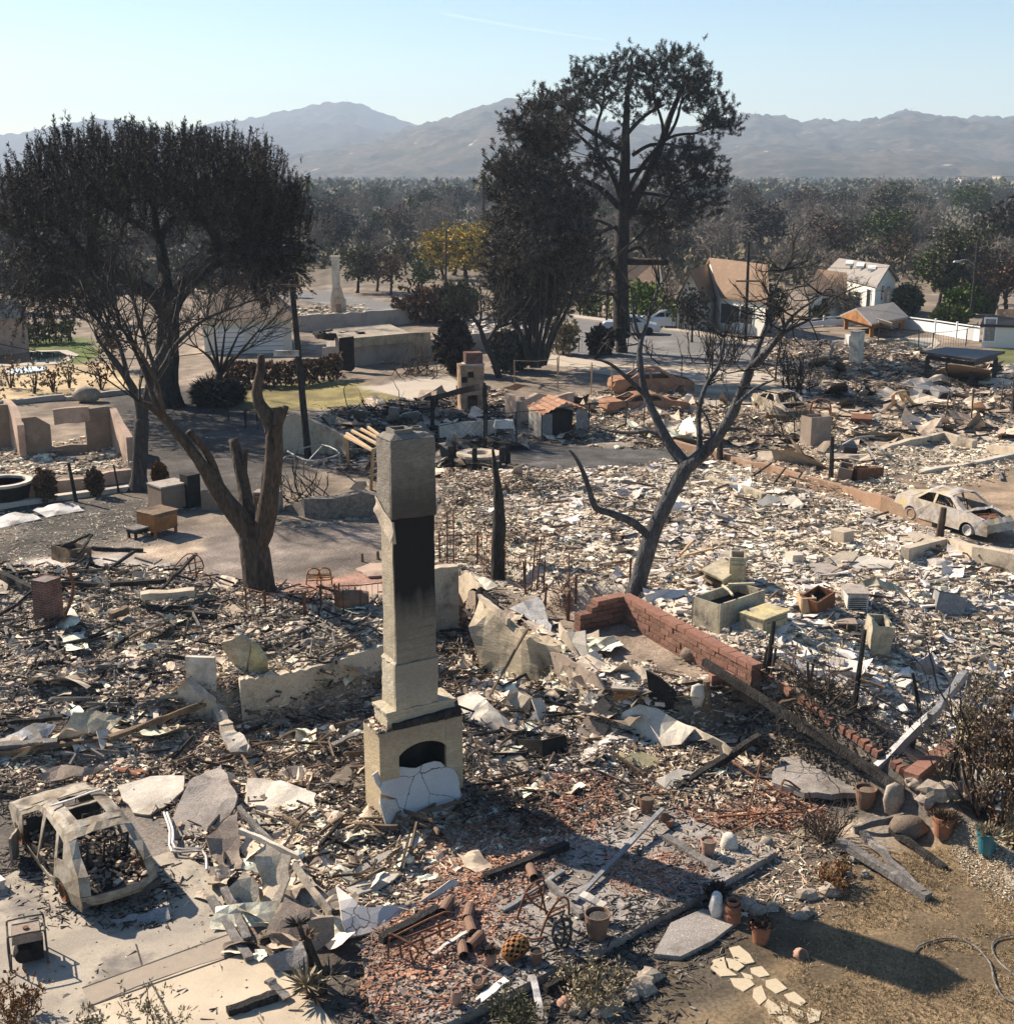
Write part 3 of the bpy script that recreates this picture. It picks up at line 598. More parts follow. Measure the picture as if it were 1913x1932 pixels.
def curls(name,label,pts,n,s0,s1,mt,seed=0,cut=.40):
 """bent sheets: torn metal, paper-thin plaster, roofing felt"""
 pw=[G(x,y)[:2]for x,y in pts];c=sample_poly(pw,n*2);k=fbm(c[:,0]/2,c[:,1]/2,500+seed,3);c=c[k>cut-.1*NP.random(len(k))][:n];n=len(c)
 s=s0*(s1/s0)**(NP.random(n)**2);u,v=np.meshgrid(np.linspace(-.5,.5,5),np.linspace(-.5,.5,4));u,v=u.ravel(),v.ravel()
 sx=s*(1+NP.random(n));sy=s*(.5+.6*NP.random(n));kb=NP.normal(0,.8,n);tw=NP.normal(0,.5,n)
 x=u*sx[:,None]+NP.normal(0,.03,(n,20))*s[:,None];y=v*sy[:,None]+NP.normal(0,.03,(n,20))*s[:,None]
 z=(kb[:,None]*(u**2-.08)+tw[:,None]*u*v+NP.normal(0,.05,(n,20)))*s[:,None]
 a,t=NP.random(n)*6.283,NP.normal(0,.3,n);y,z=y*np.cos(t)[:,None]-z*np.sin(t)[:,None],y*np.sin(t)[:,None]+z*np.cos(t)[:,None]
 X=x*np.cos(a)[:,None]-y*np.sin(a)[:,None]+c[:,:1];Y=x*np.sin(a)[:,None]+y*np.cos(a)[:,None]+c[:,1:];Z=z+(gsurf(c[:,0],c[:,1])+.06+.18*s*NP.random(n))[:,None]
 q=np.array([(j*5+i,j*5+i+1,j*5+i+6,j*5+i+5)for j in range(3)for i in range(4)])
 o=link_mesh(name,np.stack([X,Y,Z],-1).reshape(-1,3),(np.arange(n)[:,None,None]*20+q).reshape(-1,4),mt,loc=(0,0,0));tag(o,label,'rubble',kind='stuff')
PALE=[(835,905),(960,890),(1200,890),(1290,865),(1480,925),(1700,995),(1960,1075),(1960,1330),(1790,1435),(1425,1248),(1185,1105),(845,1060)]
HOUSE=[(335,1300),(480,1335),(735,1235),(880,1145),(1060,1250),(1130,1315),(1420,1310),(1500,1380),(1440,1500),(1280,1500),(900,1560),(680,1700),(420,1570),(330,1480)]
LEFT=[(0,1070),(250,1065),(420,1105),(700,1135),(735,1215),(560,1262),(400,1290),(330,1420),(0,1440),(-60,1200)]
MID=[(950,775),(1180,735),(1420,775),(1640,650),(1913,700),(1960,830),(1660,850),(1560,900),(1300,850),(1000,835)]
GREY=[(610,785),(930,740),(960,840),(830,900),(620,880)]
curls('torn_sheets','bent pale sheets of plaster and metal on the ash plot',PALE,420,.15,.75,M['r_white'],1)
curls('torn_sheets','bent tan sheets on the house floor',HOUSE,420,.15,.7,M['r_pale'],2)
curls('torn_sheets','bent grey sheets on the left plot',LEFT,420,.15,.8,M['r_pale'],3)
curls('torn_sheets','bent sheets of the middle plots',MID,420,.3,1.5,M['r_pale'],4)
curls('torn_sheets','dark bent sheets of the middle plots',MID+GREY[:0],220,.3,1.6,M['r_dark'],5)
curls('torn_sheets','bent sheets of the grey middle ruin',GREY,200,.4,1.6,M['r_dark'],6)
for i,(z,n,a,c,mt)in enumerate([(PALE,330,.2,.55,M['wood']),(HOUSE,420,.2,.6,M['wood']),(HOUSE,130,.25,.7,M['char']),(LEFT,190,.25,.8,M['char']),(LEFT,260,.25,.7,M['charg']),(MID,300,.3,.8,M['char']),(GREY,260,.3,.9,M['char'])]):
 chips('timber_litter',['scorched laths on the ash plot','scorched laths on the house floor','charred timber bits on the house floor','charred timber bits on the left plot','grey timber bits on the left plot','charred timbers of the middle plots','charred timbers of the grey middle ruin'][i],z,n,a,c,mt,stick=1.0,seed=80+i,lift=.12,heap=.3)
def cw_(cr,pts):return[cr(x,y)for x,y in pts]
curls('crumpled_sheets','crumpled pale stucco run from the scorched wall end down to the large curled sheet',cw_(cT,[(380,560),(520,620),(760,700),(900,860),(1060,1060),(1300,1180),(1500,1200),(1400,1320),(1000,1300),(760,1120),(560,900),(420,760)]),110,.25,1.0,M['r_pale'],11,.2)
curls('crumpled_sheets','heap of folded grey and tan sheets between the burnt hatchback and the patio',cw_(cA,[(1080,1000),(1260,960),(1420,1020),(1560,1180),(1660,1380),(1560,1560),(1380,1600),(1260,1420),(1140,1200)]),90,.2,.8,M['r_pale'],12,.2)
curls('crumpled_sheets','scorched bent sheets along the foot of the bowed wall and the left ash field',cw_(cA,[(0,480),(300,380),(600,330),(850,300),(900,420),(600,560),(300,600),(0,660)]),120,.25,.9,M['r_pale'],13,.2)
curls('crumpled_sheets','pale sheets right of the fireplace foot',cw_(cB,[(590,270),(820,280),(1100,360),(1100,520),(900,640),(640,560)]),90,.25,.8,M['r_pale'],14,.2)
# -- trees
def blades(P,D,per,ln,wd,spread,seed=0,along=0.0):
 """per triangles at every tip P pointing roughly along D"""
 r=np.random.default_rng(seed);n=len(P)*per
 p=np.repeat(P,per,0);d=np.repeat(D,per,0)
 d=d+r.normal(0,spread,(n,3));d/=np.linalg.norm(d,axis=1)[:,None]+1e-9
 if along:p=p+np.repeat(D,per,0)*(r.random((n,1))*along)
 a=r.normal(0,1,(n,3));s=np.cross(d,a);s/=np.linalg.norm(s,axis=1)[:,None]+1e-9
 L=ln*(.55+.9*r.random((n,1)));w=wd*(.6+.8*r.random((n,1)))
 v=np.stack([p-s*w*.4,p+d*L*.55+s*w-d*0,p+d*L,p+d*L*.5-s*w],1)
 return v.reshape(-1,3),np.arange(n*4).reshape(n,4)
def kmeans(P,k,r):
 c=P[r.choice(len(P),k,replace=False)]
 for _ in range(5):
  l=np.argmin(((P[:,None]-c[None])**2).sum(-1),1)
  for j in range(k):
   if(l==j).any():c[j]=P[l==j].mean(0)
 return l
def skeleton(base,fork,P,r0,rtip=.02,seed=0,bend=.25,kmax=3,pull=.5,sides=7,minleaf=2,trunk_jit=.05,flare=1.6):
 """limbs grown from the fork to the points P; returns (MB of limbs, directions at the tips)"""
 r=np.random.default_rng(seed);mb=MB();N=len(P);dirs=np.zeros_like(P)
 base=np.array(base,float);fork=np.array(fork,float)
 def rad(n):return max(rtip,r0*(n/N)**.46)
 def seg(a,b,ra,rb,d0,n):
  L=np.linalg.norm(b-a);pts=[]
  m=a+d0*L*.45+r.normal(0,L*.05,3)
  for i in range(n+1):
   t=i/n;pts.append((1-t)**2*a+2*t*(1-t)*m+t*t*b)
  mb.tube(pts,[ra+(rb-ra)*i/n for i in range(n+1)],max(3,sides if ra>.1 else(5 if ra>.05 else 3)),cap=False)
  e=pts[-1]-pts[-2];return e/(np.linalg.norm(e)+1e-9)
 def go(pos,ids,d0,ra):
  if len(ids)<=minleaf:
   for i in ids:
    dd=seg(pos,P[i],min(ra,rtip*2.2),rtip*.6,d0,3);dirs[i]=dd
   return
  k=min(kmax,len(ids))if len(ids)>6 else 2
  lab=kmeans(P[ids],k,r)
  for j in range(k):
   sub=ids[lab==j]
   if not len(sub):continue
   if len(sub)==len(ids):
    for i in sub:dirs[i]=seg(pos,P[i],rtip*2,rtip*.6,d0,3)
    return
   c=P[sub].mean(0);e=pos+(c-pos)*pull
   rb=rad(len(sub));dd=seg(pos,e,min(ra,rb*1.35),rb,d0,5 if rb>.08 else 3)
   go(e,sub,dd,rb)
 n=7;pts=[];rr=[]
 for i in range(n+1):
  t=i/n;q=base+(fork-base)*t
  if 0<i<n:q=q+np.append(r.normal(0,trunk_jit,2),0)
  pts.append(q);rr.append(r0*(1.0+(flare-1)*max(0,1-t*5))*(1.12-.12*t))
 mb.tube(pts,rr,10,cap=False)
 d=fork-base;d=d/np.linalg.norm(d)
 go(fork,np.arange(N),d,r0)
 return mb,dirs
def region_points(poly,n,Y,depth,seed=0,round_=True):
 """points filling the crown whose outline is traced at distance Y; spread in depth like a rounded crown"""
 r=np.random.default_rng(seed);P=np.array(poly,float);lo,hi=P.min(0),P.max(0);out=[]
 while len(out)<n:
  c=lo+r.random((n*3,2))*(hi-lo)
  m=pmask(c[:,0],c[:,1],P,.01)>.5
  cx,cy=P.mean(0)
  for x,y in c[m]:
   q=max(abs(x-cx)/(hi[0]-lo[0])*2,0);k=math.sqrt(max(0.05,1-min(q,1)**2))if round_ else 1
   dy=(r.random()*2-1)*depth*k
   p=V(x,y,Y);out.append((p.x,Y+dy,p.z))
   if len(out)>=n:break
 return np.array(out)
def clump_points(cl,per,Y,depth,seed=0):
 r=np.random.default_rng(seed);out=[]
 for(cx,cy,rx,ry)in cl:
  k=max(4,int(per*rx*ry/1500));dy0=r.uniform(-1,1)*depth
  for _ in range(k):
   a=r.normal(0,1,3);a/=np.linalg.norm(a);a*=r.random()**.35
   p=V(cx+a[0]*rx,cy+a[1]*ry,Y);out.append((p.x,Y+dy0+a[2]*rx*Y/2400*1.1,p.z))
 return np.array(out)
def upb(d,k):
 d=d+np.array([0,0,k]);return d/(np.linalg.norm(d,axis=1)[:,None]+1e-9)
def grow(mb,p,d,L,r,lvl,rng,spread=.6,up=.12,kids=(2,4),tips=None,sides=5,wig=.12,shrink=.68):
 n=4;pts=[p.copy()];q=p.copy();dd=d.copy()
 for i in range(n):
  dd=(dd+Vector((rng.gauss(0,wig),rng.gauss(0,wig),rng.gauss(0,wig)+up*.3))).normalized()
  q=q+dd*(L/n);pts.append(q.copy())
 r1=r*(.55 if lvl else.3)
 mb.tube(pts,[r+(r1-r)*i/n for i in range(n+1)],sides if r>.04 else(4 if r>.02 else 3),cap=False)
 if lvl==0:
  if tips is not None:tips.append((tuple(q),tuple(dd)))
  return
 for k in range(rng.randint(*kids)):
  t=rng.uniform(.35,1.0)if k else 1.0
  j=min(n,max(1,int(t*n)));b=pts[j]
  ax=Vector((rng.gauss(0,1),rng.gauss(0,1),rng.gauss(0,.6))).normalized()
  nd=(dd+ax*spread*rng.uniform(.6,1.3)+Vector((0,0,up))).normalized()
  grow(mb,b,nd,L*shrink*rng.uniform(.75,1.2),r*(.62 if k else.75)*(1-.3*(1-t)),lvl-1,rng,spread,up,kids,tips,sides,wig,shrink)
def smooth_path(pts,n=4):
 out=[];P=[Vector(p)for p in pts]
 for i in range(len(P)-1):
  a,b,c,d=P[max(i-1,0)],P[i],P[i+1],P[min(i+2,len(P)-1)]
  for k in range(n):
   t=k/n
   out.append(.5*((2*b)+(c-a)*t+(2*a-5*b+4*c-d)*t*t+(3*b-a-3*c+d)*t**3))
 out.append(P[-1]);return out
def traced(mb,pts,r_px,Y,sides=9,n=4,jit=.07,dY=None):
 """limb traced at distance Y: photo points, radii in photo pixels; dY bends it in depth"""
 p3=[];rs=[]
 for i,(x,y)in enumerate(pts):
  yy=Y+(dY[i]if isinstance(dY,(list,tuple))else(dY or 0)*i/max(len(pts)-1,1))
  p3.append(V(x,y,yy));rs.append(r_px[i]*yy/FPX/_cp)
 P=smooth_path(p3,n);Rr=[]
 for i in range(len(rs)-1):Rr+=[rs[i]+(rs[i+1]-rs[i])*k/n for k in range(n)]
 Rr.append(rs[-1]);mb.tube(P,Rr,sides,jit=jit);return P
# ---- the big scorched tree on the left
B=G(322,768);Yt=B.y
root=thing('scorched_tree','huge wide dark scorched tree with a dome of drooping needles behind the pink ruin','tree',B)
outl=[(8,425),(20,405),(42,310),(62,296),(95,300),(130,275),(165,255),(200,243),(240,250),(290,240),(345,246),(400,250),(430,262),(470,256),(505,262),(540,295),(560,345),(596,352),(590,400),(572,440),(574,500),(560,545),(520,540),(470,500),(430,520),(400,470),(340,440),(280,430),(230,460),(215,520),(170,560),(110,560),(90,610),(65,560),(60,500),(45,460)]
outl=[(300+(x-300)*.93,430+(y-430)*(.82 if y<430 else.97))for x,y in outl]
P=region_points(outl,3600,Yt,7.5,3)
keep=~((P[:,2]<V(0,400,Yt).z)&(np.abs(P[:,0]-B.x)<5)&(NP.random(len(P))<.6));P=P[keep]
low=region_points([(60,470),(200,450),(190,560),(120,620),(80,600)],260,Yt,3,4);low2=region_points([(430,430),(590,400),(570,540),(520,555),(440,520)],330,Yt,4,5)
P=np.concatenate([P,low,low2]);P=P[(fbm(P[:,0]/1.7+P[:,1]*.35,P[:,2]/1.5+P[:,1]*.2,61,2)>.40)|(NP.random(len(P))<.35)];P[:,2]+=NP.normal(0,.15,len(P))
fk=V(324,610,Yt)
mb,D=skeleton(B,fk,P,.6,.018,7,kmax=3,pull=.55,minleaf=3)
mb.build('trunk',M['bark'],root,smooth=True)
zmid=np.median(P[:,2]);kk=np.where(P[:,2]>zmid-1.5,1.3,-.25)[:,None]
Dd=D*.5+np.array([0,0,1.0])*kk;Dd/=np.linalg.norm(Dd,axis=1)[:,None]+1e-9
v,f=blades(P,Dd,80,.17,.019,.7,2,along=1.05)
v2,f2=blades(P+NP.normal(0,.45,P.shape),Dd,10,.2,.02,.55,3,along=.4)
link_mesh('crown',np.concatenate([v,v2]),np.concatenate([f,f2+len(v)]),M['burntneedle'],root)
# ---- the tall pine
B=G(1170,668);Yp=B.y
root=thing('tall_pine','tallest pine with an open rounded blackened crown and thick straight trunk beside the road','tree',B)
cl=[(1120,130,50,34),(1185,112,52,26),(1262,106,62,26),(1315,140,46,36),(1345,195,50,34),(1075,185,34,30),(1100,165,45,30),(1220,140,50,30),(1290,165,45,30),(1160,165,40,26),(1052,205,40,40),(1038,250,40,40),(1352,225,40,22),(1240,180,40,20),(1290,282,62,30),(1240,290,30,24),(1330,330,46,26),(1290,330,50,26),(1250,340,30,20),(1300,380,55,28),(1270,410,50,28),(1235,440,34,26),(1320,275,36,22),(1355,345,18,20),(1215,400,26,24),(1140,265,30,22),(1115,295,30,20),(1190,215,24,16),(1100,540,36,26),(1085,560,34,22),(1130,330,28,18)]
cl=[(1176+(x-1176)*.96,y+(20 if y<300 else 6),a,c)for x,y,a,c in cl]
P=clump_points(cl,62,Yp,2.6,5)
P2=P[P[:,2]>V(0,300,Yp).z];P1=P[P[:,2]<=V(0,300,Yp).z]
fk=V(1176,400,Yp)
mb,D2=skeleton(B,V(1172,430,Yp),P,.26,.018,9,kmax=3,pull=.62,flare=1.5)
for pts,rp in[([(1172,640),(1168,520),(1172,440),(1176,340),(1178,260),(1182,180),(1190,120)],[15,14,12.5,10,7,4,2]),([(1176,420),(1205,365),(1240,290),(1262,225),(1290,160)],[9,8.5,7,5,2.5]),([(1165,395),(1130,362),(1095,345),(1060,330)],[6,5.5,4.5,3]),([(1172,290),(1130,265),(1090,240),(1058,205)],[5,4,3,2]),([(1180,260),(1215,225),(1250,205)],[4,3,2]),([(1165,498),(1210,499),(1258,500)],[6,5.5,5]),([(1155,515),(1140,490),(1105,530),(1080,560)],[4,4,3.5,2]),([(1180,480),(1205,472),(1216,490)],[3,3,2]),([(1160,560),(1130,556),(1098,548)],[4,3.5,2]),([(1165,430),(1120,450),(1080,480)],[3,2.4,1.2]),([(1165,440),(1120,420),(1075,430)],[3,2.4,1.2]),([(1178,320),(1150,305),(1120,310)],[3.5,3,2]),([(1185,330),(1230,322),(1275,330)],[3.5,3,2]),([(1180,370),(1230,372),(1290,385)],[3.5,3,2]),([(1190,300),(1225,280),(1270,280)],[3.5,3,2])]:
 traced(mb,pts,rp,Yp,8,dY=R.uniform(-1.5,1.5)if rp[0]<9 else 0)
mb.build('trunk',M['bark'],root,smooth=True)
Dd=upb(D2,.5)
v,f=blades(P,Dd,80,.2,.015,.9,5,along=.5);v2,f2=blades(P+NP.normal(0,.3,P.shape),Dd,60,.2,.015,.9,6,along=.4)
link_mesh('crown',np.concatenate([v,v2]),np.concatenate([f,f2+len(v)]),M['pineneedle'],root)
# ---- many-stemmed conifer left of the pine
B=G(1008,690);Yc=B.y-3;B=Vector((B.x,Yc,g1(B.x,Yc)))
root=thing('burnt_conifer','grey brown many-stemmed burnt conifer standing left of the tall pine','tree',B)
cl=[(1025,210,24,26),(985,255,36,36),(1035,270,48,40),(950,320,30,36),(1000,335,60,44),(950,370,28,34),(1010,400,62,50),(965,430,32,40),(1000,470,66,50),(1060,420,52,50),(990,540,66,50),(1050,520,62,54),(1015,590,62,36),(940,520,22,40),(1090,470,40,50),(960,585,34,40),(1070,350,30,34),(935,470,16,30),(1100,400,26,30)]
P=clump_points(cl,80,Yc,2.4,11)
mb=MB()
stems=[]
for i in range(9):
 x0=990+i*4.5;x1=955+i*15+R.uniform(-6,6)
 traced(mb,[(x0,692),(x0+(x1-x0)*.35,640),(x1,570),(x1+R.uniform(-8,8),470+R.uniform(-40,60))],[4.5,3.6,3,1.5],Yc,6,dY=R.uniform(-2,2))
sk_,D3=skeleton(B+Vector((0,0,.2)),V(1010,560,Yc),P,.22,.018,21,pull=.7)
mb.add(sk_.v,sk_.f);mb.build('trunk',M['greybark'],root,smooth=True)
Dd=upb(D3,.7);v,f=blades(P,Dd,48,.25,.024,.7,8,along=.5);v2,f2=blades(P+NP.normal(0,.45,P.shape),Dd,34,.25,.024,.7,9,along=.4)
link_mesh('crown',np.concatenate([v,v2]),np.concatenate([f,f2+len(v)]),M['conifer'],root)
# ---- lopped trunk with three limbs, near left
B=G(497,1118);Y0=B.y
root=thing('lopped_tree','thick brown lopped tree forking into bare sawn limbs left of the tall chimney','tree',B)
mb=MB();q=cS
traced(mb,[(497,1122),(494,1100),(486,1040),(480,1005)],[38,29,27,27],Y0,14)
traced(mb,[(484,1040),(468,992),(430,945),(405,905),(380,868),(345,822),(305,778),(270,760)],[22,19,17,15,10.5,9.5,8,4],Y0,11,dY=-1.0)
traced(mb,[(425,938),(408,880),(390,845),(362,815)],[11,8,7,6],Y0,9,dY=-.8)
traced(mb,[(305,778),(292,740),(278,700),(250,640),(235,620)],[7,5,4,2.6,1.6],Y0-1.2,7,dY=.8)
traced(mb,[(315,782),(304,730),(285,690),(262,655),(215,640)],[6,4.5,3.5,2.4,1.5],Y0-1.1,7,dY=-.8)
traced(mb,[(488,1020),(472,960),(466,920),(455,870),(446,830)],[15,14,12.5,11,9],Y0,10,dY=1.0)
traced(mb,[(468,915),(466,880),(470,848)],[5,6,4],Y0+.7,8)
traced(mb,[(482,1050),(505,985),(515,920),(522,850),(522,800)],[21,20,18,16.5,15],Y0,11,dY=-.6)
traced(mb,[(520,815),(508,785),(495,765),(490,740),(497,700),(498,672)],[15,14,11,9.5,8,6],Y0-.5,10)
traced(mb,[(522,820),(530,790),(528,770)],[12,10,8],Y0-.6,9);traced(mb,[(526,815),(538,785),(544,768)],[7,6.5,6],Y0-.6,8)
mb.build('trunk',M['brownbark'],root,smooth=True)
mb=MB();rg=random.Random(4)
for(x,y),Yq in(((235,620),Y0-.4),((215,640),Y0-1.8),((262,655),Y0-1.4),((270,760),Y0-1),((300,730),Y0-1)):
 for k in range(3):grow(mb,V(x,y,Yq),Vector((rg.gauss(-.3,.5),rg.gauss(0,.4),.8)).normalized(),1.3,.035,2,rg)
mb.build('twigs',M['twigblack'],root)
# ---- leaning dead tree on the right
B=G(1198,1118);Y0=B.y
root=thing('leaning_tree','blackened leaning tree forking in two at the corner of the brick pit wall','tree',B)
mb=MB()
traced(mb,[(1194,1122),(1202,1095),(1217,1040),(1236,985),(1264,930),(1292,880)],[20,17,16,15,14,14],Y0,12,jit=.05)
traced(mb,[(1295,885),(1278,862),(1258,835),(1235,790),(1215,745),(1205,690),(1206,650),(1222,600),(1240,540)],[13,11,10,8,7,6,4.5,3.2,1.6],Y0,9,dY=1.5)
traced(mb,[(1212,745),(1180,715),(1150,690),(1120,680)],[5,4,3,1.4],Y0+1,7,dY=-1)
traced(mb,[(1208,655),(1195,610),(1190,570),(1186,540)],[3.5,2.8,2,1],Y0+1.2,6)
traced(mb,[(1292,882),(1325,855),(1350,825),(1378,780),(1396,735),(1410,700),(1440,668),(1475,630),(1520,608)],[14,11.5,10.5,10,8.5,8,6,4,2],Y0,10,dY=-1.5)
traced(mb,[(1408,702),(1432,640),(1445,600),(1452,560),(1472,515)],[6,4.6,3.5,2.5,1.2],Y0-1,7,dY=1)
traced(mb,[(1452,655),(1490,600),(1530,570),(1545,560)],[4.5,3,2,1],Y0-1.2,7,dY=-1)
traced(mb,[(1308,872),(1316,840),(1314,780),(1328,730),(1352,690),(1362,640)],[6.5,5.5,5,4,3,1.2],Y0,8,dY=1.6)
traced(mb,[(1355,815),(1395,810),(1412,818)],[4,3,1.5],Y0-.5,6);traced(mb,[(1385,765),(1420,735),(1458,718)],[4,3,1.2],Y0-.8,6,dY=-1)
traced(mb,[(1215,1005),(1190,985),(1150,968),(1122,958),(1110,925),(1098,890),(1083,862),(1072,850)],[8.5,8,7,6.5,5.2,4.6,3,1.5],Y0,8,dY=-1)
traced(mb,[(1262,980),(1240,968),(1200,962)],[3,2,1],Y0,6);traced(mb,[(1340,845),(1334,800),(1310,760)],[3.2,2.4,1.2],Y0,6)
traced(mb,[(1260,838),(1225,815),(1190,818),(1150,815),(1118,805)],[5,4,3.4,2.5,1.2],Y0+.4,7,dY=.8)
mb.build('trunk',M['bluebark'],root,smooth=True)
mb=MB();rg=random.Random(9)
for x,y,Yq,k in((1240,540,Y0+1.5,4),(1206,650,Y0+1.2,4),(1186,545,Y0+1.2,3),(1520,608,Y0-1.5,5),(1472,515,Y0,6),(1545,560,Y0-2,5),(1450,565,Y0-.3,5),(1432,640,Y0-.8,4),(1362,640,Y0+1.6,5),(1330,730,Y0+1,4),(1120,680,Y0,3),(1490,600,Y0-1.8,5),(1410,700,Y0-1.2,3),(1222,600,Y0+1.3,4),(1475,630,Y0-1.4,5),(1458,718,Y0-1.6,2),(1445,600,Y0-.5,5),(1395,735,Y0-1,2)):
 for _ in range(k):grow(mb,V(x,y,Yq),Vector((rg.gauss(0,.7),rg.gauss(0,.6),rg.gauss(.5,.5))).normalized(),.75,.026,2,rg,kids=(2,3),wig=.2)
mb.build('twigs',M['twigblack'],root)
# ---- broken black trunk behind the fence
B=G(940,1092);Y0=B.y
mb=MB();traced(mb,[(940,1096),(939,1050),(942,990),(940,930),(934,880),(930,848)],[14,12,12,9,5,2],Y0,10,jit=.12)
o=mb.build('dead_trunk',M['bark'],smooth=True);tag(o,'broken blackened tree trunk snapped to a point behind the rusty mesh fence','tree')
# ---- grey bare tree in front of the big dark one
B=G(268,925);Y0=B.y
root=thing('bare_tree','pale grey leafless tree with a hollow foot beside the pink ruin','tree',B)
mb=MB()
traced(mb,[(268,932),(270,900),(273,840),(275,790)],[26,15,14,13],Y0,11)
traced(mb,[(275,800),(268,755),(246,715),(225,685),(205,660),(190,640)],[10,8.5,7,6,4,2],Y0,8,dY=-.8)
traced(mb,[(274,795),(285,750),(296,705),(318,660),(335,620),(345,560)],[10,9,7.5,7,5.5,3],Y0,8,dY=1)
traced(mb,[(290,730),(318,690),(330,665),(352,640),(395,605),(470,575)],[5,4.5,4,4,3,1.5],Y0+.5,7,dY=1.5)
traced(mb,[(250,720),(235,660),(212,610),(195,570)],[5,4,3,1.5],Y0-.5,7,dY=1);traced(mb,[(300,700),(280,640),(262,580),(255,540)],[4.5,3.5,3,1.5],Y0,7,dY=-1)
mb.build('trunk',M['greybark'],root,smooth=True)
mb=MB();rg=random.Random(14)
for x,y,Yq,k in((190,640,Y0-.8,5),(205,660,Y0-.7,4),(345,560,Y0+1,8),(335,620,Y0+.8,7),(395,605,Y0+1.5,7),(470,575,Y0+2,6),(195,570,Y0+.5,7),(212,610,Y0+.3,6),(255,540,Y0-1,8),(262,580,Y0-.8,7),(280,640,Y0-.5,6),(318,660,Y0+.5,6),(235,660,Y0,4),(430,590,Y0+1.8,5)):
 for _ in range(k):grow(mb,V(x,y,Yq),Vector((rg.gauss(0,.7),rg.gauss(0,.6),rg.gauss(.6,.4))).normalized(),1.1,.03,3,rg,kids=(2,4))
mb.build('twigs',M['greybark'],root)
# ---- small bare tree on the burnt yard with a dark tangled foot
B=G(418,765);Y0=B.y
root=thing('bare_tree','small bare tree with a black tangled skirt standing on the scorched yard','tree',B)
mb=MB();traced(mb,[(418,770),(418,735),(420,705)],[7,6.5,6],Y0,8);rg=random.Random(17)
for dx,ty in((-22,640),(-40,660),(10,630),(35,635),(55,660),(-10,620),(70,630)):
 traced(mb,[(420,712),(420+dx*.4,680),(420+dx,ty)],[3.6,2.8,1.4],Y0,6,dY=rg.uniform(-1.5,1.5))
mb.build('trunk',M['twigblack'],root,smooth=True)
mb=MB()
for dx,ty in((-22,640),(-40,660),(10,630),(35,635),(55,660),(-10,620),(70,630)):
 for _ in range(5):grow(mb,V(420+dx,ty,Y0),Vector((rg.gauss(dx/60,.5),rg.gauss(0,.5),.5)).normalized(),1.5,.03,3,rg,kids=(2,3))
mb.build('twigs',M['twigblack'],root)
r_=np.random.default_rng(3);a=r_.normal(0,1,(700,3));a/=np.linalg.norm(a,axis=1)[:,None]
P=np.array(B)+a*np.array([1.0,1.0,.8])+np.array([0,0,.6]);v,f=blades(P,a*np.array([1,1,-.6]),8,.6,.03,.6,5)
link_mesh('skirt',v,f,M['burntneedle'],root)
# -- the tall fireplace chimney
C0=W(722,1546,0);CR=math.radians(30)
def cw(u,v):return Vector((C0.x+u*math.cos(CR)-v*math.sin(CR),C0.y+u*math.sin(CR)+v*math.cos(CR),0))
def cz(px,py,u,v):return V(px,py,cw(u,v).y).z
z1=cz(718,1382,0,0);z2=cz(738,1343,.22,.05);z3=cz(756,1254,.45,.08);z4=cz(755,981,.5,.1);z5=cz(752,832,.46,.06)
def soot_mat(name,cols,layers,front=None):
 """plaster with black soot stains: layers = (z0, z1, fade, colour, amount, only_front)"""
 m=mat(name,cols,1.1,.93,.35,9,stretch=(.7,.7,2.6),fine=.3);nt=m.node_tree;N=nt.nodes;L=nt.links;b=N['Principled BSDF']
 col=b.inputs['Base Color'].links[0].from_socket
 tc=N.new('ShaderNodeTexCoord');sx=N.new('ShaderNodeSeparateXYZ');L.new(tc.outputs['Object'],sx.inputs[0])
 mp=N.new('ShaderNodeMapping');mp.inputs['Scale'].default_value=(3,3,.6);L.new(tc.outputs['Object'],mp.inputs[0])
 nz=N.new('ShaderNodeTexNoise');nz.inputs['Scale'].default_value=1.6;nz.inputs['Detail'].default_value=7;nz.inputs['Roughness'].default_value=.65;L.new(mp.outputs[0],nz.inputs[0])
 def mth(op,a,c):
  x=N.new('ShaderNodeMath');x.operation=op
  for i,q in enumerate((a,c)):
   if isinstance(q,(int,float)):x.inputs[i].default_value=q
   else:L.new(q,x.inputs[i])
  return x.outputs[0]
 zz=mth('ADD',sx.outputs[2],mth('MULTIPLY',mth('SUBTRACT',nz.outputs[0],.5),1.0))
 for(za,zb,fade,c,amt,vf)in layers:
  up=N.new('ShaderNodeMapRange');up.inputs[1].default_value=za-fade;up.inputs[2].default_value=za+fade*.3;L.new(zz,up.inputs[0])
  f=up.outputs[0]
  if zb is not None:
   dn=N.new('ShaderNodeMapRange');dn.inputs[1].default_value=zb-.05;dn.inputs[2].default_value=zb+fade;dn.inputs[3].default_value=1;dn.inputs[4].default_value=0;L.new(zz,dn.inputs[0]);f=mth('MULTIPLY',f,dn.outputs[0])
  if vf is not None:
   fr=N.new('ShaderNodeMapRange');fr.inputs[1].default_value=vf;fr.inputs[2].default_value=vf+.06;fr.inputs[3].default_value=1;fr.inputs[4].default_value=0;L.new(sx.outputs[1],fr.inputs[0]);f=mth('MULTIPLY',f,fr.outputs[0])
  f=mth('MULTIPLY',f,amt)
  x=N.new('ShaderNodeMix');x.data_type='RGBA';L.new(f,x.inputs[0]);L.new(col,x.inputs[6]);x.inputs[7].default_value=(*c,1);col=x.outputs[2]
 L.new(col,b.inputs['Base Color']);return m
plc=[(.47,.38,.24),(.39,.31,.20),(.52,.43,.29)]
M['chbody']=soot_mat('fireplace_plaster',plc,[(z1-.05,None,.5,(.16,.13,.10),.55,None)])
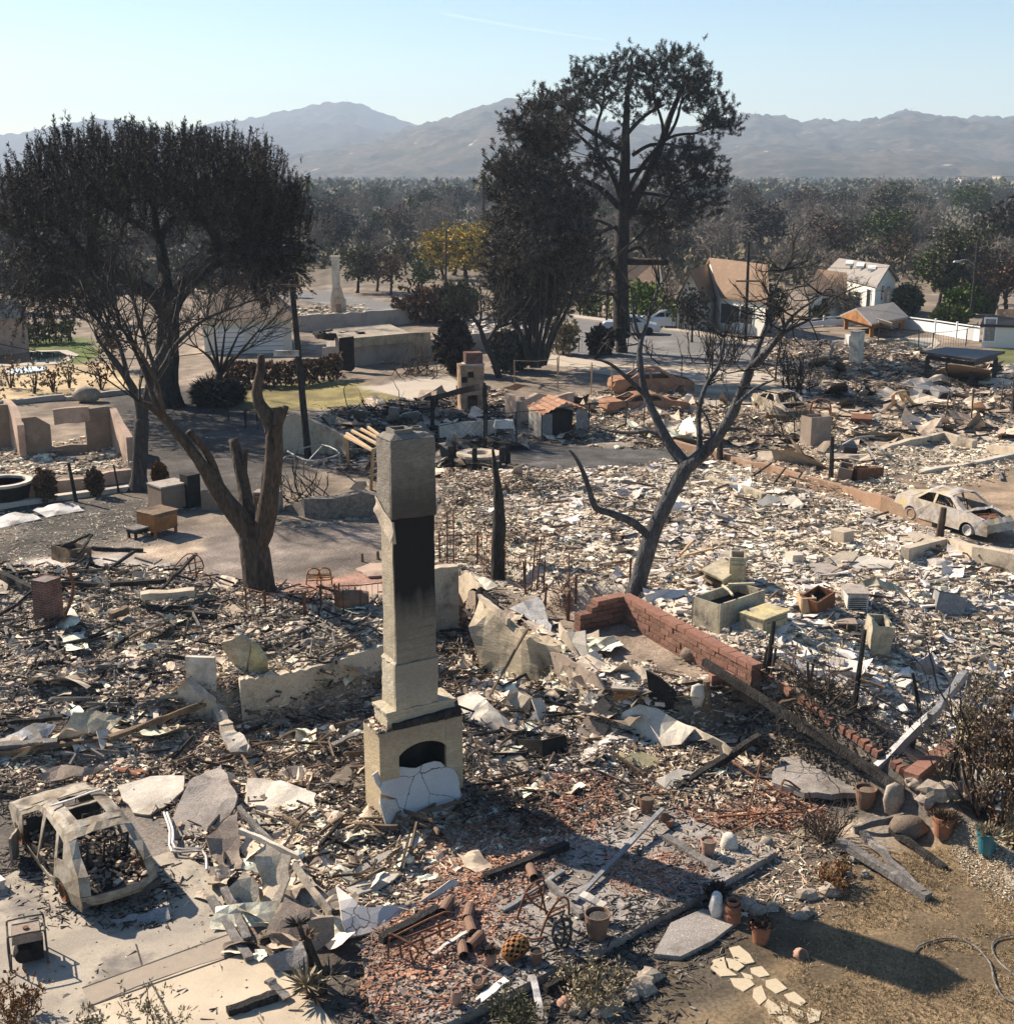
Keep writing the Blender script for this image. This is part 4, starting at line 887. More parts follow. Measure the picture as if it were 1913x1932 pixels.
M['chshaft']=soot_mat('chimney_plaster',[(.36,.31,.23),(.30,.26,.19),(.42,.36,.27)],[(z4-2.6,None,1.5,(.09,.08,.07),.75,.14),(z4-1.75,None,.55,(.018,.017,.016),.99,.14)])
M['chlow']=soot_mat('chimney_plaster_low',[(.46,.39,.27),(.38,.33,.24),(.42,.38,.30)],[(z3-.55,None,.6,(.20,.175,.14),.6,.14)])
M['chcap']=soot_mat('chimney_cap_plaster',[(.20,.18,.15),(.165,.15,.125),(.23,.21,.175)],[(z4-.2,z4+.35,.8,(.05,.04,.033),.8,.12)])
ch=thing('chimney','tall plastered chimney with arched fireplace and soot-blackened shaft standing alone in the ruins','chimney',C0,CR)
def blk(mb,u0,u1,v0,v1,za,zb,jit=.008):return mb.box(((u0+u1)/2,(v0+v1)/2,(za+zb)/2),(u1-u0,v1-v0,zb-za),jit=jit)
b=MB();zb_=z1;za=-.25
blk(b,0,.46,0,.80,za,z1);blk(b,1.60,2.02,0,.80,za,z1);blk(b,.46,1.60,.62,.80,za,z1)
n=12;arch=[(.46+1.14*i/n,z1-.62+.22*math.sin(math.pi*i/n)**.7)for i in range(n+1)]
vs=[];fs=[]
for u,z in arch:
 vs+=[(u,.004,z),(u,.004,z1),(u,.62,z),(u,.62,z1)]
for i in range(n):
 o=i*4;fs+=[(o,o+4,o+5,o+1),(o+2,o+3,o+7,o+6),(o,o+2,o+6,o+4),(o+1,o+5,o+7,o+3)]
b.add(vs,fs);fb=b.build('fireplace',M['chbody'],ch,local=True)
b=MB();b.box((1.03,.585,z1/2-.1),(1.13,.06,z1+.1));b.box((.475,.33,z1/2-.1),(.02,.5,z1-.5));b.box((1.585,.33,z1/2-.1),(.02,.5,z1-.5));b.box((1.03,.3,.32),(1.1,.5,.2),jit=.05);b.build('firebox',M['black'],fb,local=True)
b=MB();blk(b,.24,1.86,.10,.78,z1+.003,z2-.07);blk(b,.20,1.90,.06,.80,z2-.07,z2);b.build('mantel_block',M['chlow'],ch,local=True)
b=MB();b.bar((.35,.06,z1+.09),(1.35,.03,z1+.12),.13,.13,6,.012);b.bar((1.2,.03,z1+.10),(1.95,.02,z1+.13),.14,.17,5,.015);b.build('charred_mantel_beam',M['char'],ch,local=True)
b=MB();blk(b,.45,1.47,.08,.78,z2+.002,z3);b.prism([(.45,.08,z3),(.5,.12,z3+.06),(.5,.74,z3+.06),(.45,.78,z3)],(.02,0,0));b.build('lower_shaft',M['chlow'],ch,local=True)
b=MB();blk(b,.50,1.45,.11,.74,z3,z4+.1)
for k in range(7):b.box((.975,.108,z3+.3+k*.22),(.92,.012,.012))
b.build('shaft',M['chshaft'],ch,local=True)
b=MB();blk(b,.45,1.475,.06,.79,z4,z5-.02,.012);vs=[(.45,.06,z5-.02),(1.475,.06,z5-.02),(1.475,.79,z5-.02),(.45,.79,z5-.02),(.6,.2,z5+.07),(1.35,.2,z5+.07),(1.35,.68,z5+.07),(.6,.68,z5+.07)]
b.add(vs,[(0,1,5,4),(1,2,6,5),(2,3,7,6),(3,0,4,7),(4,5,6,7)]);capo=b.build('chimney_cap',M['chcap'],ch,local=True)
b=MB()
for(uc,vc,s)in((.85,.46,.19),):
 for dx,dy,sx_,sy_ in((-s,0,.04,2*s),(s,0,.04,2*s),(0,-s,2*s+.04,.04),(0,s,2*s+.04,.04)):b.box((uc+dx,vc+dy,z5+.09),(sx_,sy_,.12))
b.lathe((1.25,.5,z5+.03),[(.12,0),(.12,.1),(.095,.1),(.095,.02),(.0,.02)],16)
b.build('flue',M['chcap'],capo,local=True)
b=MB();b.box((.85,.46,z5+.075),(.36,.36,.02));b.lathe((1.25,.5,z5+.06),[(.0,.0),(.094,.0)],12);b.build('flue_hole',M['black'],capo,local=True)
b=MB();vs,fs=grid_sheet(lambda u,v:Vector((.42+.05*math.sin(v*3)-.05*v,.82-u*.82,z4+.38-u*.42-v*(.28+.12*u)+.02*math.sin(u*9))),8,4,.05)
b.add(vs,fs);b.prism([(.43,.03,z4-.03),(.47,.03,z4-.5),(.44,.25,z4-.35),(.43,.3,z4-.05)],(.05,0,0));b.build('peeled_plaster',M['stucco'],ch,local=True)
b=MB()
for k in range(90):
 u=NP.random()*.24 if k<60 else NP.random()*2;v=NP.random()*.75 if k<60 else NP.random()*.12
 b.box((u,v+.02,z1+.03),(R.uniform(.03,.1),R.uniform(.03,.09),R.uniform(.02,.07)),rot=(R.uniform(-.5,.5),R.uniform(-.5,.5),R.uniform(0,3)))
o=b.build('ash_crumbs',M['r_dark'],ch,local=True);tag(o,kind='stuff')
import bmesh
def roughen(o,cuts,amp,sc=4.0):
 bm=bmesh.new();bm.from_mesh(o.data);bmesh.ops.remove_doubles(bm,verts=bm.verts,dist=1e-5);es=[e for e in bm.edges if e.calc_length()>.12]
 bmesh.ops.subdivide_edges(bm,edges=es,cuts=cuts,use_grid_fill=True);bm.normal_update()
 for v_ in bm.verts:
  c_=v_.co;q=float(fbm(np.array([c_.x*sc+c_.z*1.7]),np.array([c_.z*sc+c_.y*sc]),7,3)[0])-.5
  edge=len({tuple(round(w,1)for w in f_.normal)for f_ in v_.link_faces})>1
  v_.co=c_+v_.normal*(amp*q*2-(abs(R.gauss(0,amp*.8))if edge else 0))
 bm.to_mesh(o.data);bm.free()
for c_ in ch.children:
 if c_.name.split('.')[0]in('mantel_block','lower_shaft','shaft','chimney_cap'):roughen(c_,9,.014)
def cdt(poly,spacing,jit=.3,edge=None):
 """triangulated 2d polygon with inner points"""
 edge=edge or spacing;pts=[]
 n=len(poly)
 for i in range(n):
  a=Vector(poly[i][:2]);c=Vector(poly[(i+1)%n][:2]);k=max(1,int((c-a).length/edge))
  d=(c-a);nrm=Vector((-d.y,d.x)).normalized()if d.length>1e-6 else Vector((0,0))
  for j in range(k):
   p=a+d*(j/k)
   if j:p=p+nrm*R.gauss(0,edge*.12*jit)
   pts.append(p)
 m=len(pts);P=np.array([(p.x,p.y)for p in pts]);lo,hi=P.min(0),P.max(0);ins=[]
 xs=np.arange(lo[0]+spacing/2,hi[0],spacing);ys=np.arange(lo[1]+spacing/2,hi[1],spacing)
 if len(xs)and len(ys):
  gx_,gy_=np.meshgrid(xs,ys);gx_=gx_.ravel()+NP.normal(0,spacing*.12,gx_.size);gy_=gy_.ravel()+NP.normal(0,spacing*.12,gy_.size)
  ok=pmask(gx_,gy_,P,1e-3)>.5
  ok2=pmask(gx_,gy_,P,spacing*.9)>.75;ok&=ok2
  ins=[Vector((x,y))for x,y in zip(gx_[ok],gy_[ok])]
 r=delaunay_2d_cdt(pts+ins,[],[list(range(m))],1,1e-5)
 return[Vector((p.x,p.y))for p in r[0]],[tuple(f)for f in r[2]]
def plate_mesh(P3,th=.06,wob=.02,spacing=.25,seed=0):
 """slab whose outline is the 3d polygon P3 (roughly planar or gently bent)"""
 P3=[Vector(p)for p in P3];c=sum(P3,Vector())/len(P3)
 nrm=Vector()
 for i in range(len(P3)):nrm+=(P3[i]-c).cross(P3[(i+1)%len(P3)]-c)
 nrm.normalize()
 if nrm.z<0 and abs(nrm.z)>.15 or(abs(nrm.z)<=.15 and nrm.y>0):nrm=-nrm
 e1=(P3[1]-P3[0]).normalized();e1=(e1-nrm*e1.dot(nrm)).normalized();e2=nrm.cross(e1)
 q=[((p-c).dot(e1),(p-c).dot(e2))for p in P3];hgt=[(p-c).dot(nrm)for p in P3]
 pts,fs=cdt(q,spacing,1.0,spacing*.8);qa=np.array(q);top=[]
 area=0
 for p in pts:
  d=np.hypot(qa[:,0]-p.x,qa[:,1]-p.y)+1e-3;w=1/d**2
  h=float((w*np.array(hgt)).sum()/w.sum())+wob*(float(fbm(np.array([p.x*1.3+seed]),np.array([p.y*1.3]),seed,3)[0])-.5)*2
  top.append(c+e1*p.x+e2*p.y+nrm*h)
 N=len(top);bot=[p-nrm*th for p in top];cnt={}
 f2=[]
 for f in fs:
  a,b_,c_=(pts[f[0]],pts[f[1]],pts[f[2]])
  if(b_-a).cross(c_-a)<0:f=tuple(reversed(f))
  f2.append(f)
  for i in range(len(f)):cnt[(f[i],f[(i+1)%len(f)])]=1
 faces=list(f2)+[tuple(i+N for i in reversed(f))for f in f2]
 for(i,j)in cnt:
  if(j,i)not in cnt:faces.append((j,i,i+N,j+N))
 return top+bot,faces
_seed=[0]
def plate(name,label,cat,mt,pts,th=.06,wob=.03,cr=cX,spacing=.3,group=None):
 """fallen sheet or slab; pts = (x, y, height above the ground) in the crop cr"""
 _seed[0]+=1
 P3=[]
 for x,y,h in pts:
  px,py=cr(x,y);P3.append(G(px,py,h))
 v,f=plate_mesh(P3,th,wob,spacing,_seed[0]);o=link_mesh(name,v,f,M[mt]);return tag(o,label,cat,group)
def beam(name,label,cat,mt,a,b_,w=.12,h=.12,cr=cX,jit=.012,segs=6,roll=0.0,group=None):
 pa=G(*cr(a[0],a[1]),a[2]);pb=G(*cr(b_[0],b_[1]),b_[2])
 mb=MB();mb.bar(pa,pb,w,h,segs,jit,roll);o=mb.build(name,M[mt]);return tag(o,label,cat,group)
def post(name,label,cat,mt,base,top,r=.05,cr=cX,n=7,jit=.08,square=False,group=None):
 a=G(*cr(*base));t=V(*cr(*top),a.y);a=a-Vector((0,0,.1));mb=MB()
 if square:mb.bar(a,t,r*2,r*2,5,r*.12)
 else:mb.tube([a.lerp(t,i/5)for i in range(6)],[r*(1-.06*i)for i in range(6)],n,jit=jit)
 o=mb.build(name,M[mt]);return tag(o,label,cat,group)
nrm_=(Matrix.Rotation(CR,3,'Z')@Vector((0,-1,.52))).normalized();p0_=cw(1.0,-.50)
op=[PLN(*cP(x,y),p0_,nrm_)for x,y in[(215,1268),(345,1192),(480,1195),(610,1205),(690,1165),(775,1142),(830,1150),(880,1200),(945,1212),(1000,1330),(1040,1640),(860,1695),(720,1750),(550,1830),(470,1590),(430,1480),(300,1440)]]
v,f=plate_mesh(op,.06,.02,.16,3);lp=link_mesh('plaster_slab',v,f,M['slabcrack']);tag(lp,'cracked grey plaster slab leaning against the hearth of the tall chimney','plaster slab')
op=[PLN(*cP(x,y),p0_+Vector((.0,.0,0)),nrm_)for x,y in[(300,1445),(432,1484),(474,1594),(552,1832),(480,1852),(410,1850),(330,1600)]];op=[p+Vector((-.02,-.02-.16*(i in(0,6,5)),0))for i,p in enumerate(op)]
v,f=plate_mesh(op,.05,.02,.15,4);o=link_mesh('plaster_slab',v,f,M['stuccow']);tag(o,'narrow torn plaster strip at the left edge of the slab leaning on the hearth','plaster slab')
# -- retaining walls of the lower house floor
def topwall(name,label,pts,zt,zb,th,mt,cat='wall',nseg=8,jag=.05,back=(0,1)):
 """wall whose top edge is seen at photo points pts (x, y[, ztop])"""
 P=[W(p[0],p[1],p[2]if len(p)>2 else zt)for p in pts];F=smooth_path(P,nseg);vs=[];N=len(F)
 for i,p in enumerate(F):
  d=(F[min(i+1,N-1)]-F[max(i-1,0)]);d.z=0;d.normalize();n_=Vector((-d.y,d.x,0))
  if n_.dot(Vector((back[0],back[1],0)))<0:n_=-n_
  z=p.z+R.gauss(0,jag*.5);q=Vector((p.x,p.y,z))
  vs+=[Vector((p.x,p.y,zb)),q,q+n_*th+Vector((0,0,R.gauss(0,jag*.3))),Vector((p.x,p.y,zb))+n_*th]
 fs=[(0,1,2,3),tuple((N-1)*4+k for k in(3,2,1,0))]
 for i in range(N-1):
  for k in range(3):fs.append((i*4+k,i*4+4+k,i*4+5+k,i*4+1+k))
 o=link_mesh(name,vs,fs,mt);return tag(o,label,cat)
M['wallburn']=mat('scorched_retaining_wall',[(.50,.43,.33),(.43,.36,.26),(.54,.47,.36)],.9,.92,.15,18,soot=(.10,.08,.06),sootscale=.7)
topwall('retaining_wall','long pale bowed retaining wall left of the tall chimney',[(458,1280),(500,1274),(560,1265),(650,1240),(735,1213)],TZ+.12,-.1,.22,M['wallburn'],back=(.2,1))
topwall('concrete_wall','upright scorched concrete wall end right behind the tall chimney',[(770,1080,2.05),(866,1067,2.05)],2.05,-.1,.3,M['wallburn'],back=(0,1))
M['board']=mat('board_marked_concrete',[(.44,.37,.26),(.36,.30,.21),(.49,.42,.31)],1.0,.92,.35,8,stretch=(.5,.5,4.0),fine=.2,soot=(.05,.042,.035),sootscale=.55)
bp_=[W(*cT(215,850),0),W(*cT(330,880),0),W(*cT(560,985),0),W(*cT(665,965),.1),W(*cT(700,740),1.3),W(*cT(520,650),1.5),W(*cT(385,560),1.6),W(*cT(215,430),1.75),W(*cT(150,590),1.2)]
v,f=plate_mesh(bp_,.25,.04,.3,12);o=link_mesh('board_marked_wall',v,f,M['board']);tag(o,'leaning board-marked concrete wall with a scorched end right of the tall chimney','wall')
bp_=[W(*cT(205,395),1.9),W(*cT(385,540),1.75),W(*cT(380,580),1.55),W(*cT(215,440),1.7)]
v,f=plate_mesh(bp_,.1,.01,.3,13);o=link_mesh('coping_board',v,f,M['stucco']);tag(o,'narrow coping strip along the top of the leaning board-marked wall','coping')
# -- red block pit walls
M['blocks']=mat('split_face_blocks',None,island=[(.185,.098,.07),(.16,.085,.06),(.21,.115,.082),(.17,.09,.064),(.145,.08,.058)],rough=.95,bump=.6,bscale=16,fine=.3)
def blockwall(name,label,p0,p1,z0,z1,th=.3,bw=.38,rh=.155,steps=None,cat='wall'):
 L=(p1-p0).to_2d().length;ang=math.atan2(p1.y-p0.y,p1.x-p0.x)
 root=thing(name,label,cat,(p0.x,p0.y,z0),ang)
 mb=MB();cap=MB();rows=int((z1-z0)/rh);core=MB()
 core.box((L/2,0,(rows*rh)/2-.3),(L-.05,th-.08,rows*rh-.3));
 for r in range(rows):
  x=-(r%2)*bw/2;z=r*rh
  while x<L:
   a=max(x,0);e=min(x+bw,L);lim=steps(((a+e)/2)/L)if steps else 1.0
   if e-a>.06 and(r+1)/rows<=lim+1e-6:
    t=cap if r==rows-1 else mb
    j=R.uniform(-.012,.012)
    t.box(((a+e)/2,j,z+rh/2),(e-a-.018,th+(0.03 if t is cap else 0),rh-.016),jit=.007)
   x+=bw
 mb.build('blocks',M['blocks'],root,local=True)
 if cap.v:cap.build('coping',M['brickcap'],root,local=True)
 if steps is None:core.build('mortar',M['dirt'],root,local=True)
 return root
zt=TZ+.95;a=W(1177,1112,zt);c=W(1424,1243,zt)
blockwall('brick_wall','long red block wall with protruding faces holding back the pale ash plot',a,c,TZ-.08,zt)
c2=W(1088,1130,zt);blockwall('brick_wall','short red block wall stepping down at the back of the sunken corner',c2,a,TZ-.08,zt,steps=lambda t:.62+min(.38,t*1.1))
p0=G(1334,1292);p1=G(1424,1262);blockwall('brick_wall','low red block wall closing the near side of the sunken corner',p0,p1,g1(p0.x,p0.y)-.1,g1(p0.x,p0.y)+.42)
p0=G(1708,1482);p1=G(1785,1452);blockwall('brick_wall','short stub of red blocks at the foot of the burnt shrub',p0,p1,g1(p0.x,p0.y)-.1,g1(p0.x,p0.y)+.42)
KP=smooth_path([G(x,y)for x,y in[(1430,1262),(1520,1322),(1620,1392),(1705,1450)]],8);b=MB()
for q0,q1 in zip(KP[:-1],KP[1:]):
 if R.random()<.7:b.bar(q0.lerp(q1,.03)-Vector((0,0,.02)),q0.lerp(q1,.8)-Vector((0,0,.02)),.26,.16,1,.012)
o=b.build('brick_kerb',M['brickcap']);tag(o,'flush row of red blocks running from the pit towards the burnt shrub','kerb')
# -- driveway, patio, lawn path
sheet_on_ground('driveway',[(-20,2030),(120,1932),cA(520,1850),cA(480,1826),cA(1000,1630),cA(1230,1560),(530,1820),(580,1860),(640,1932),(690,2020)],M['drive'],.05)
sheet_on_ground('driveway',[(-60,2030),(-60,1700),(40,1640),cA(500,1180),cA(900,1060),cA(1070,1180),cA(1130,1330),cA(1200,1480),cA(1215,1560),cA(500,1850),(150,1940),(60,2030)],M['drivegrey'],.045)
sheet_on_ground('driveway_strip',[cA(430,1745),cA(700,1640),cA(1010,1525),cA(1180,1470),cA(1230,1565),cA(1000,1630),cA(700,1735),cA(470,1830)],M['aggregate'],.056)
for q in([cA(690,1530),cA(696,1527),cA(726,1632),cA(720,1634)],[cA(760,1712),cA(768,1709),cA(930,1990),cA(918,1994)],[cA(430,1742),cA(1180,1467),cA(1181,1471),cA(432,1747)],[cA(470,1829),cA(1230,1563),cA(1231,1567),cA(471,1834)]):
 sheet_on_ground('driveway_joint',q,M['ashdark'],.060)
M['patio']=mat('ashy_patio',[(.30,.275,.25),(.24,.215,.19),(.37,.345,.32)],1.1,.95,.35,26,speck=((.5,.48,.45),22,.38),soot=(.12,.105,.09),sootscale=.7)
sheet_on_ground('patio',PAT,M['patio'],.17)
sheet_on_ground('patio_step',[(1262,1742),(1380,1690),(1392,1735),(1340,1775),(1280,1805),(1230,1800)],M['patio'],.10)
for i,pts in enumerate([[(250,1540),(300,1530),(350,1570),(375,1610),(330,1620),(280,1600)],[(170,1600),(225,1585),(240,1640),(290,1675),(210,1680),(160,1640)],[(235,1590),(290,1600),(325,1630),(290,1655),(255,1640)],[(355,1640),(410,1630),(450,1675),(400,1685),(360,1665)],[(255,1690),(350,1690),(375,1720),(320,1755),(275,1730)],[(430,1700),(480,1690),(535,1740),(480,1765),(430,1730)],[(370,1740),(410,1725),(435,1790),(400,1820),(365,1780)],[(520,1770),(570,1755),(630,1805),(600,1825),(545,1800)],[(440,1790),(500,1830),(510,1865),(450,1865),(425,1825)],[(310,1660),(360,1675),(370,1695),(330,1690)],[(550,1830),(610,1850),(615,1880),(570,1870)],[(640,1835),(700,1850),(690,1900),(645,1910),(630,1870)],[(480,1880),(540,1870),(610,1932),(540,1945)],[(500,1805),(535,1820),(540,1855),(515,1850)],[(700,1910),(770,1930),(740,1960),(700,1950)],[(620,1930),(690,1950),(660,1980),(620,1960)]]):
 o=sheet_on_ground('stepping_stone',[cC(x,y)for x,y in pts],M['flag'],.03,'irregular tan flagstone in the crazy-paved path across the burnt lawn','paving stone',kind='thing');o['group']='flagstones of the garden path'
sheet_on_ground('gravel_bed',[(1770,1575),(1860,1585),(1913,1615),(2050,1680),(2050,1745),(1913,1680),(1830,1620)],M['aggregate'],.015)
chips('gravel','pebbles of the gravel strip beside the teal pot',[(1780,1575),(1860,1590),(1960,1640),(1960,1690),(1860,1640)],1500,.03,.08,M['r_pale'],stick=0,seed=40,flat=.6,lift=.02,cut=.2)
def edge_stones(pts,r0,r1,label,group,n,seed):
 rr=random.Random(seed);P=smooth_path([G(x,y)for x,y in pts],6);tot=len(P)-1
 for i in range(n):
  p=P[int(i/max(n-1,1)*tot)];r=rr.uniform(r0,r1)*.82;p=p+Vector((rr.gauss(0,.08),rr.gauss(0,.08),0));b=MB()
  b.rock((p.x,p.y,g1(p.x,p.y)+r*.35),r,(rr.uniform(.9,1.4),rr.uniform(.7,1.1),rr.uniform(.6,.9)),9,.28,seed=seed+i)
  o=b.build('stone',M['stone']);tag(o,label,'stone',group)
edge_stones([cB(1190,1880),cB(1290,1840),cB(1370,1830),cB(1440,1780),cB(1500,1710),cB(1510,1670)],.13,.24,'rounded tan stone edging the charred flower bed at the bottom centre','stones edging the lower flower bed',11,50)
edge_stones([cC(360,1350),cC(470,1360),cC(560,1370),cC(640,1330),cC(740,1230),cC(850,1190),cC(880,1120)],.13,.25,'rounded stone edging the raised planting bed right of the patio','stones edging the planting bed',12,70)
edge_stones([cC(1130,790),cC(1200,830),cC(1270,790),cC(1350,800),cC(1440,810),cC(1550,900)],.2,.38,'big rounded boulder under the burnt shrub behind the terracotta pot','boulders under the burnt shrub',7,90)
LAWN=[G(x,y)[:2]for x,y in[(1280,1830),(1450,1720),(1640,1610),(1760,1600),(1860,1650),(2000,1720),(2100,2000),(1250,2000)]]
c=sample_poly(LAWN,30000);k=fbm(c[:,0]/.8,c[:,1]/.8,91,5);dz_=pmask(c[:,0],c[:,1],[G(x,y)[:2]for x,y in ZONES[-2][0]],1.2);c=c[(k<.53+.12*NP.random(len(k)))&(dz_<.4*NP.random(len(k)))]
P=np.concatenate([c,gsurf(c[:,0],c[:,1])[:,None]-.005],1);D=NP.normal(0,.8,P.shape);D[:,2]=np.abs(D[:,2])+.15;D/=np.linalg.norm(D,axis=1)[:,None]
v,f=blades(P,D,2,.07,.006,.5,5);o=link_mesh('dry_grass',v,f,leafmat('dry_grass',[(.29,.215,.12),(.22,.165,.095),(.35,.27,.16),(.16,.12,.07),(.26,.2,.12)]),loc=(0,0,0));tag(o,'sparse dry grass of the burnt lawn','grass',kind='stuff')
# -- cars
def car_shell(root,L,Wd,outl,wins,arches,mt,seed=0,tumble=.42,roofcrown=.03,belt=.92,wob=.012,bottom=.24,pillar=.84,mats=None,thick=.02):
 """body from its side outline. outl = [(y, z, flag)] from the rear bumper over the roof to the front; flag says what spans to the next point"""
 rr=random.Random(seed);hw0=Wd/2
 def hw(y,z):
  t=(y-L/2)/(L/2);h=hw0*(1-.15*abs(t)**3)
  q=max(0,z-.62)
  return h-tumble*(.25*q+.75*q*q)-.12*max(0,.5-z)
 def wb():return rr.gauss(0,wob)
 body=MB();extra={}
 NS=8
 for i in range(len(outl)-1):
  y0,z0,fl=outl[i];y1,z1=outl[i+1][:2]
  sub=max(1,int(math.hypot(y1-y0,z1-z0)/.3));rows=[]
  for s in range(sub+1):
   t=s/sub;y=y0+(y1-y0)*t;z=z0+(z1-z0)*t;h=hw(y,z);rows.append([])
   for k in range(NS+1):
    a=-1+2*k/NS;rows[-1].append(Vector((a*h,y+(-.17*(1-a*a)if i<=3 and z<1.1 else.07*(1-a*a)if i>=len(outl)-3 else 0)+wb()*.5,z+(roofcrown*(1-a*a)+(.05*(1-abs(a)**5)if z>1.2 else 0))+wb())))
  for s in range(sub):
   for k in range(NS):
    if fl=='open' and 0<k<NS-1:continue
    if fl=='sun' and 1<k<NS-2:continue
    tgt=body
    tgt.add([rows[s][k],rows[s][k+1],rows[s+1][k+1],rows[s+1][k]],[(0,1,2,3)])
    if fl=='glass' and 0<k<NS-1:
     extra.setdefault(i,MB()).add([p+Vector((0,0,.012))for p in(rows[s][k],rows[s][k+1],rows[s+1][k+1],rows[s+1][k])],[(0,1,2,3)])
 poly=[(o[0],o[1])for o in outl];bot=[]
 for(cy,r)in sorted(arches,key=lambda q:-q[0]):
  bot.append((cy+r,bottom));bot+=[(cy+r*math.cos(a),bottom+.02+r*math.sin(a)*1.05)for a in np.linspace(.25,math.pi-.25,7)];bot.append((cy-r,bottom))
 poly=poly+[(outl[-1][0]-.02,bottom)]+bot+[(outl[0][0]+.02,bottom)]
 pts=[Vector(p)for p in poly];loops=[list(range(len(pts)))]
 for w in wins:
  o=len(pts);pts+=[Vector(p)for p in w];loops.append(list(range(o,o+len(w))))
 r=delaunay_2d_cdt(pts,[],loops,2,1e-5)
 for sd in(-1,1):
  vs=[Vector((sd*hw(p.x,p.y),p.x,p.y+(0 if True else 0)))for p in r[0]]
  fs=[tuple(f)if sd>0 else tuple(reversed(f))for f in r[2]]
  body.add(vs,fs)
 o=body.build('body',M[mt],root,local=True)
 sm=o.modifiers.new('thickness','SOLIDIFY');sm.thickness=thick;sm.offset=-1
 for q in extra.values():q.build('window',M['glass'],root,local=True)
 return o,hw
def car_wheels(root,ys,hw,r,mt_rim,tyre=None,up=.0,miss=()):
 n=0
 for y in ys:
  for sd in(-1,1):
   n+=1
   if n in miss:continue
   x=sd*(hw(y,.4)-.10);b=MB();rot=(0,math.pi/2*sd,0)
   b.lathe((x,y,r+up),[(r*.25,.02),(r*.62,.05),(r*.66,.09),(r*.7,.09),(r*.7,-.09),(r*.3,-.09)],16,rot)
   w=b.build('wheel',M[mt_rim],root,local=True)
   if tyre:
    b=MB();b.lathe((x,y,r+up),[(r*.7,.10),(r*.92,.10),(r,.06),(r,-.06),(r*.92,-.10),(r*.7,-.10)],20,rot);b.build('tyre',M[tyre],w,local=True)
def car_inside(root,L,hw,z=.4,seats=((1.5,.4),(1.5,-.4),(2.7,.4),(2.7,-.4)),seed=0,rear=.35,front=None,n=420):
 rr=random.Random(seed);b=MB();f_=front or L-1.3
 b.box((0,(rear+f_)/2,.3),(1.5,f_-rear,.12));b.box((0,f_+.05,.62),(1.5,.12,.5),jit=.03);b.build('floor_pan',M['black'],root,local=True)
 for(y,x)in seats:
  s=MB()
  for k in range(5):
   xx=x-.22+.11*k;s.tube([(xx,y+.25,z+.02),(xx,y-.2,z+.02),(xx,y-.38,z+.55)],.014,4)
  for k in range(4):s.tube([(x-.24,y-.22-k*.05,z+.1+k*.15),(x+.24,y-.22-k*.05,z+.1+k*.15)],.013,4)
  s.tube([(x-.25,y-.2,z),(x-.24,y-.4,z+.6),(x+.24,y-.4,z+.6),(x+.25,y-.2,z)],.022,5);s.build('seat_frame',M['ashdark'],root,local=True)
 c=np.stack([NP.uniform(-.72,.72,n),NP.uniform(rear,f_,n),np.full(n,.36)+NP.random(n)**2*.22],-1);d=MB()
 for q in c:d.box(q,(rr.uniform(.03,.18),rr.uniform(.02,.1),rr.uniform(.01,.05)),rot=(rr.uniform(-.7,.7),rr.uniform(-.7,.7),rr.uniform(0,3)))
 o=d.build('burnt_debris',M['r_dark'],root,local=True);tag(o,kind='stuff')
def ring_arch():pass
HATCH=[(.06,.34,'s'),(0,.46,'s'),(.02,.60,'open'),(.14,.98,'open'),(.80,1.45,'s'),(1.0,1.52,'s'),(1.22,1.55,'sun'),(1.74,1.565,'s'),(1.82,1.565,'sun'),(2.4,1.525,'s'),(2.56,1.47,'open'),(3.28,1.0,'s'),(3.45,.98,'s'),(3.9,.90,'s'),(4.2,.78,'s'),(4.32,.6,'s'),(4.28,.32,'s')]
HWIN=[[(1.05,1.0),(.80,1.06),(.98,1.36),(1.25,1.42)],[(1.18,.5),(1.16,.96),(1.38,1.42),(2.02,1.46),(2.08,.5),(2.0,.36),(1.5,.36)],[(2.2,.38),(2.18,1.45),(2.45,1.41),(3.12,1.0),(3.1,.38)]]
P1=W(141,1716,.34);P2=W(303,1662,.34);lat=(P2-P1);lat.z=0;wd=lat.length;lat.normalize();mid=(P1+P2)/2
HATCH=[(y,z*.95,q)for y,z,q in HATCH];HWIN=[[(y,z*.95)for y,z in w]for w in HWIN];mid=mid+lat*.12
root=thing('burnt_car','burnt-out pale hatchback shell with empty sunroof and rear window on the driveway','car',(mid.x,mid.y,.04),math.atan2(lat.y,lat.x))
o,hw=car_shell(root,4.3,max(1.72,min(wd*1.04,1.9)),HATCH,HWIN,[(.85,.36),(3.45,.36)],'rustpale',3,wob=.010,tumble=.36,bottom=.2)
car_inside(root,4.3,hw,.42,seed=5,n=520,rear=.2)
car_wheels(root,(.85,3.45),hw,.29,'rust',up=-.02)
b=MB();b.bar((-.55,2.02,1.60),(.52,2.12,1.585),.05,.03,5,.01);b.build('sunroof_bar',M['steelw'],root,local=True)
b=MB();b.bar((-.75,.02,.42),(.78,-.02,.40),.12,.14,6,.02);b.build('rear_beam',M['ashdark'],root,local=True)
b=MB();b.bar((-.9,3.25,.35),(-1.25,2.55,.45),.04,.55,4,.03);b.build('front_wing',M['rustpale'],root,local=True);root.scale=(1,1.04,.93)
bmp=[cA(690,1390),cA(850,1370),cA(860,1395),cA(790,1420)]
plate('bumper','bent grey bumper piece fallen on the driveway behind the burnt hatchback','bumper','steel',[(*cA(560,1395),.1),(*cA(850,1335),.22),(*cA(862,1390),.1),(*cA(790,1418),.03),(*cA(580,1420),.03)],.03,.02,spacing=.15)
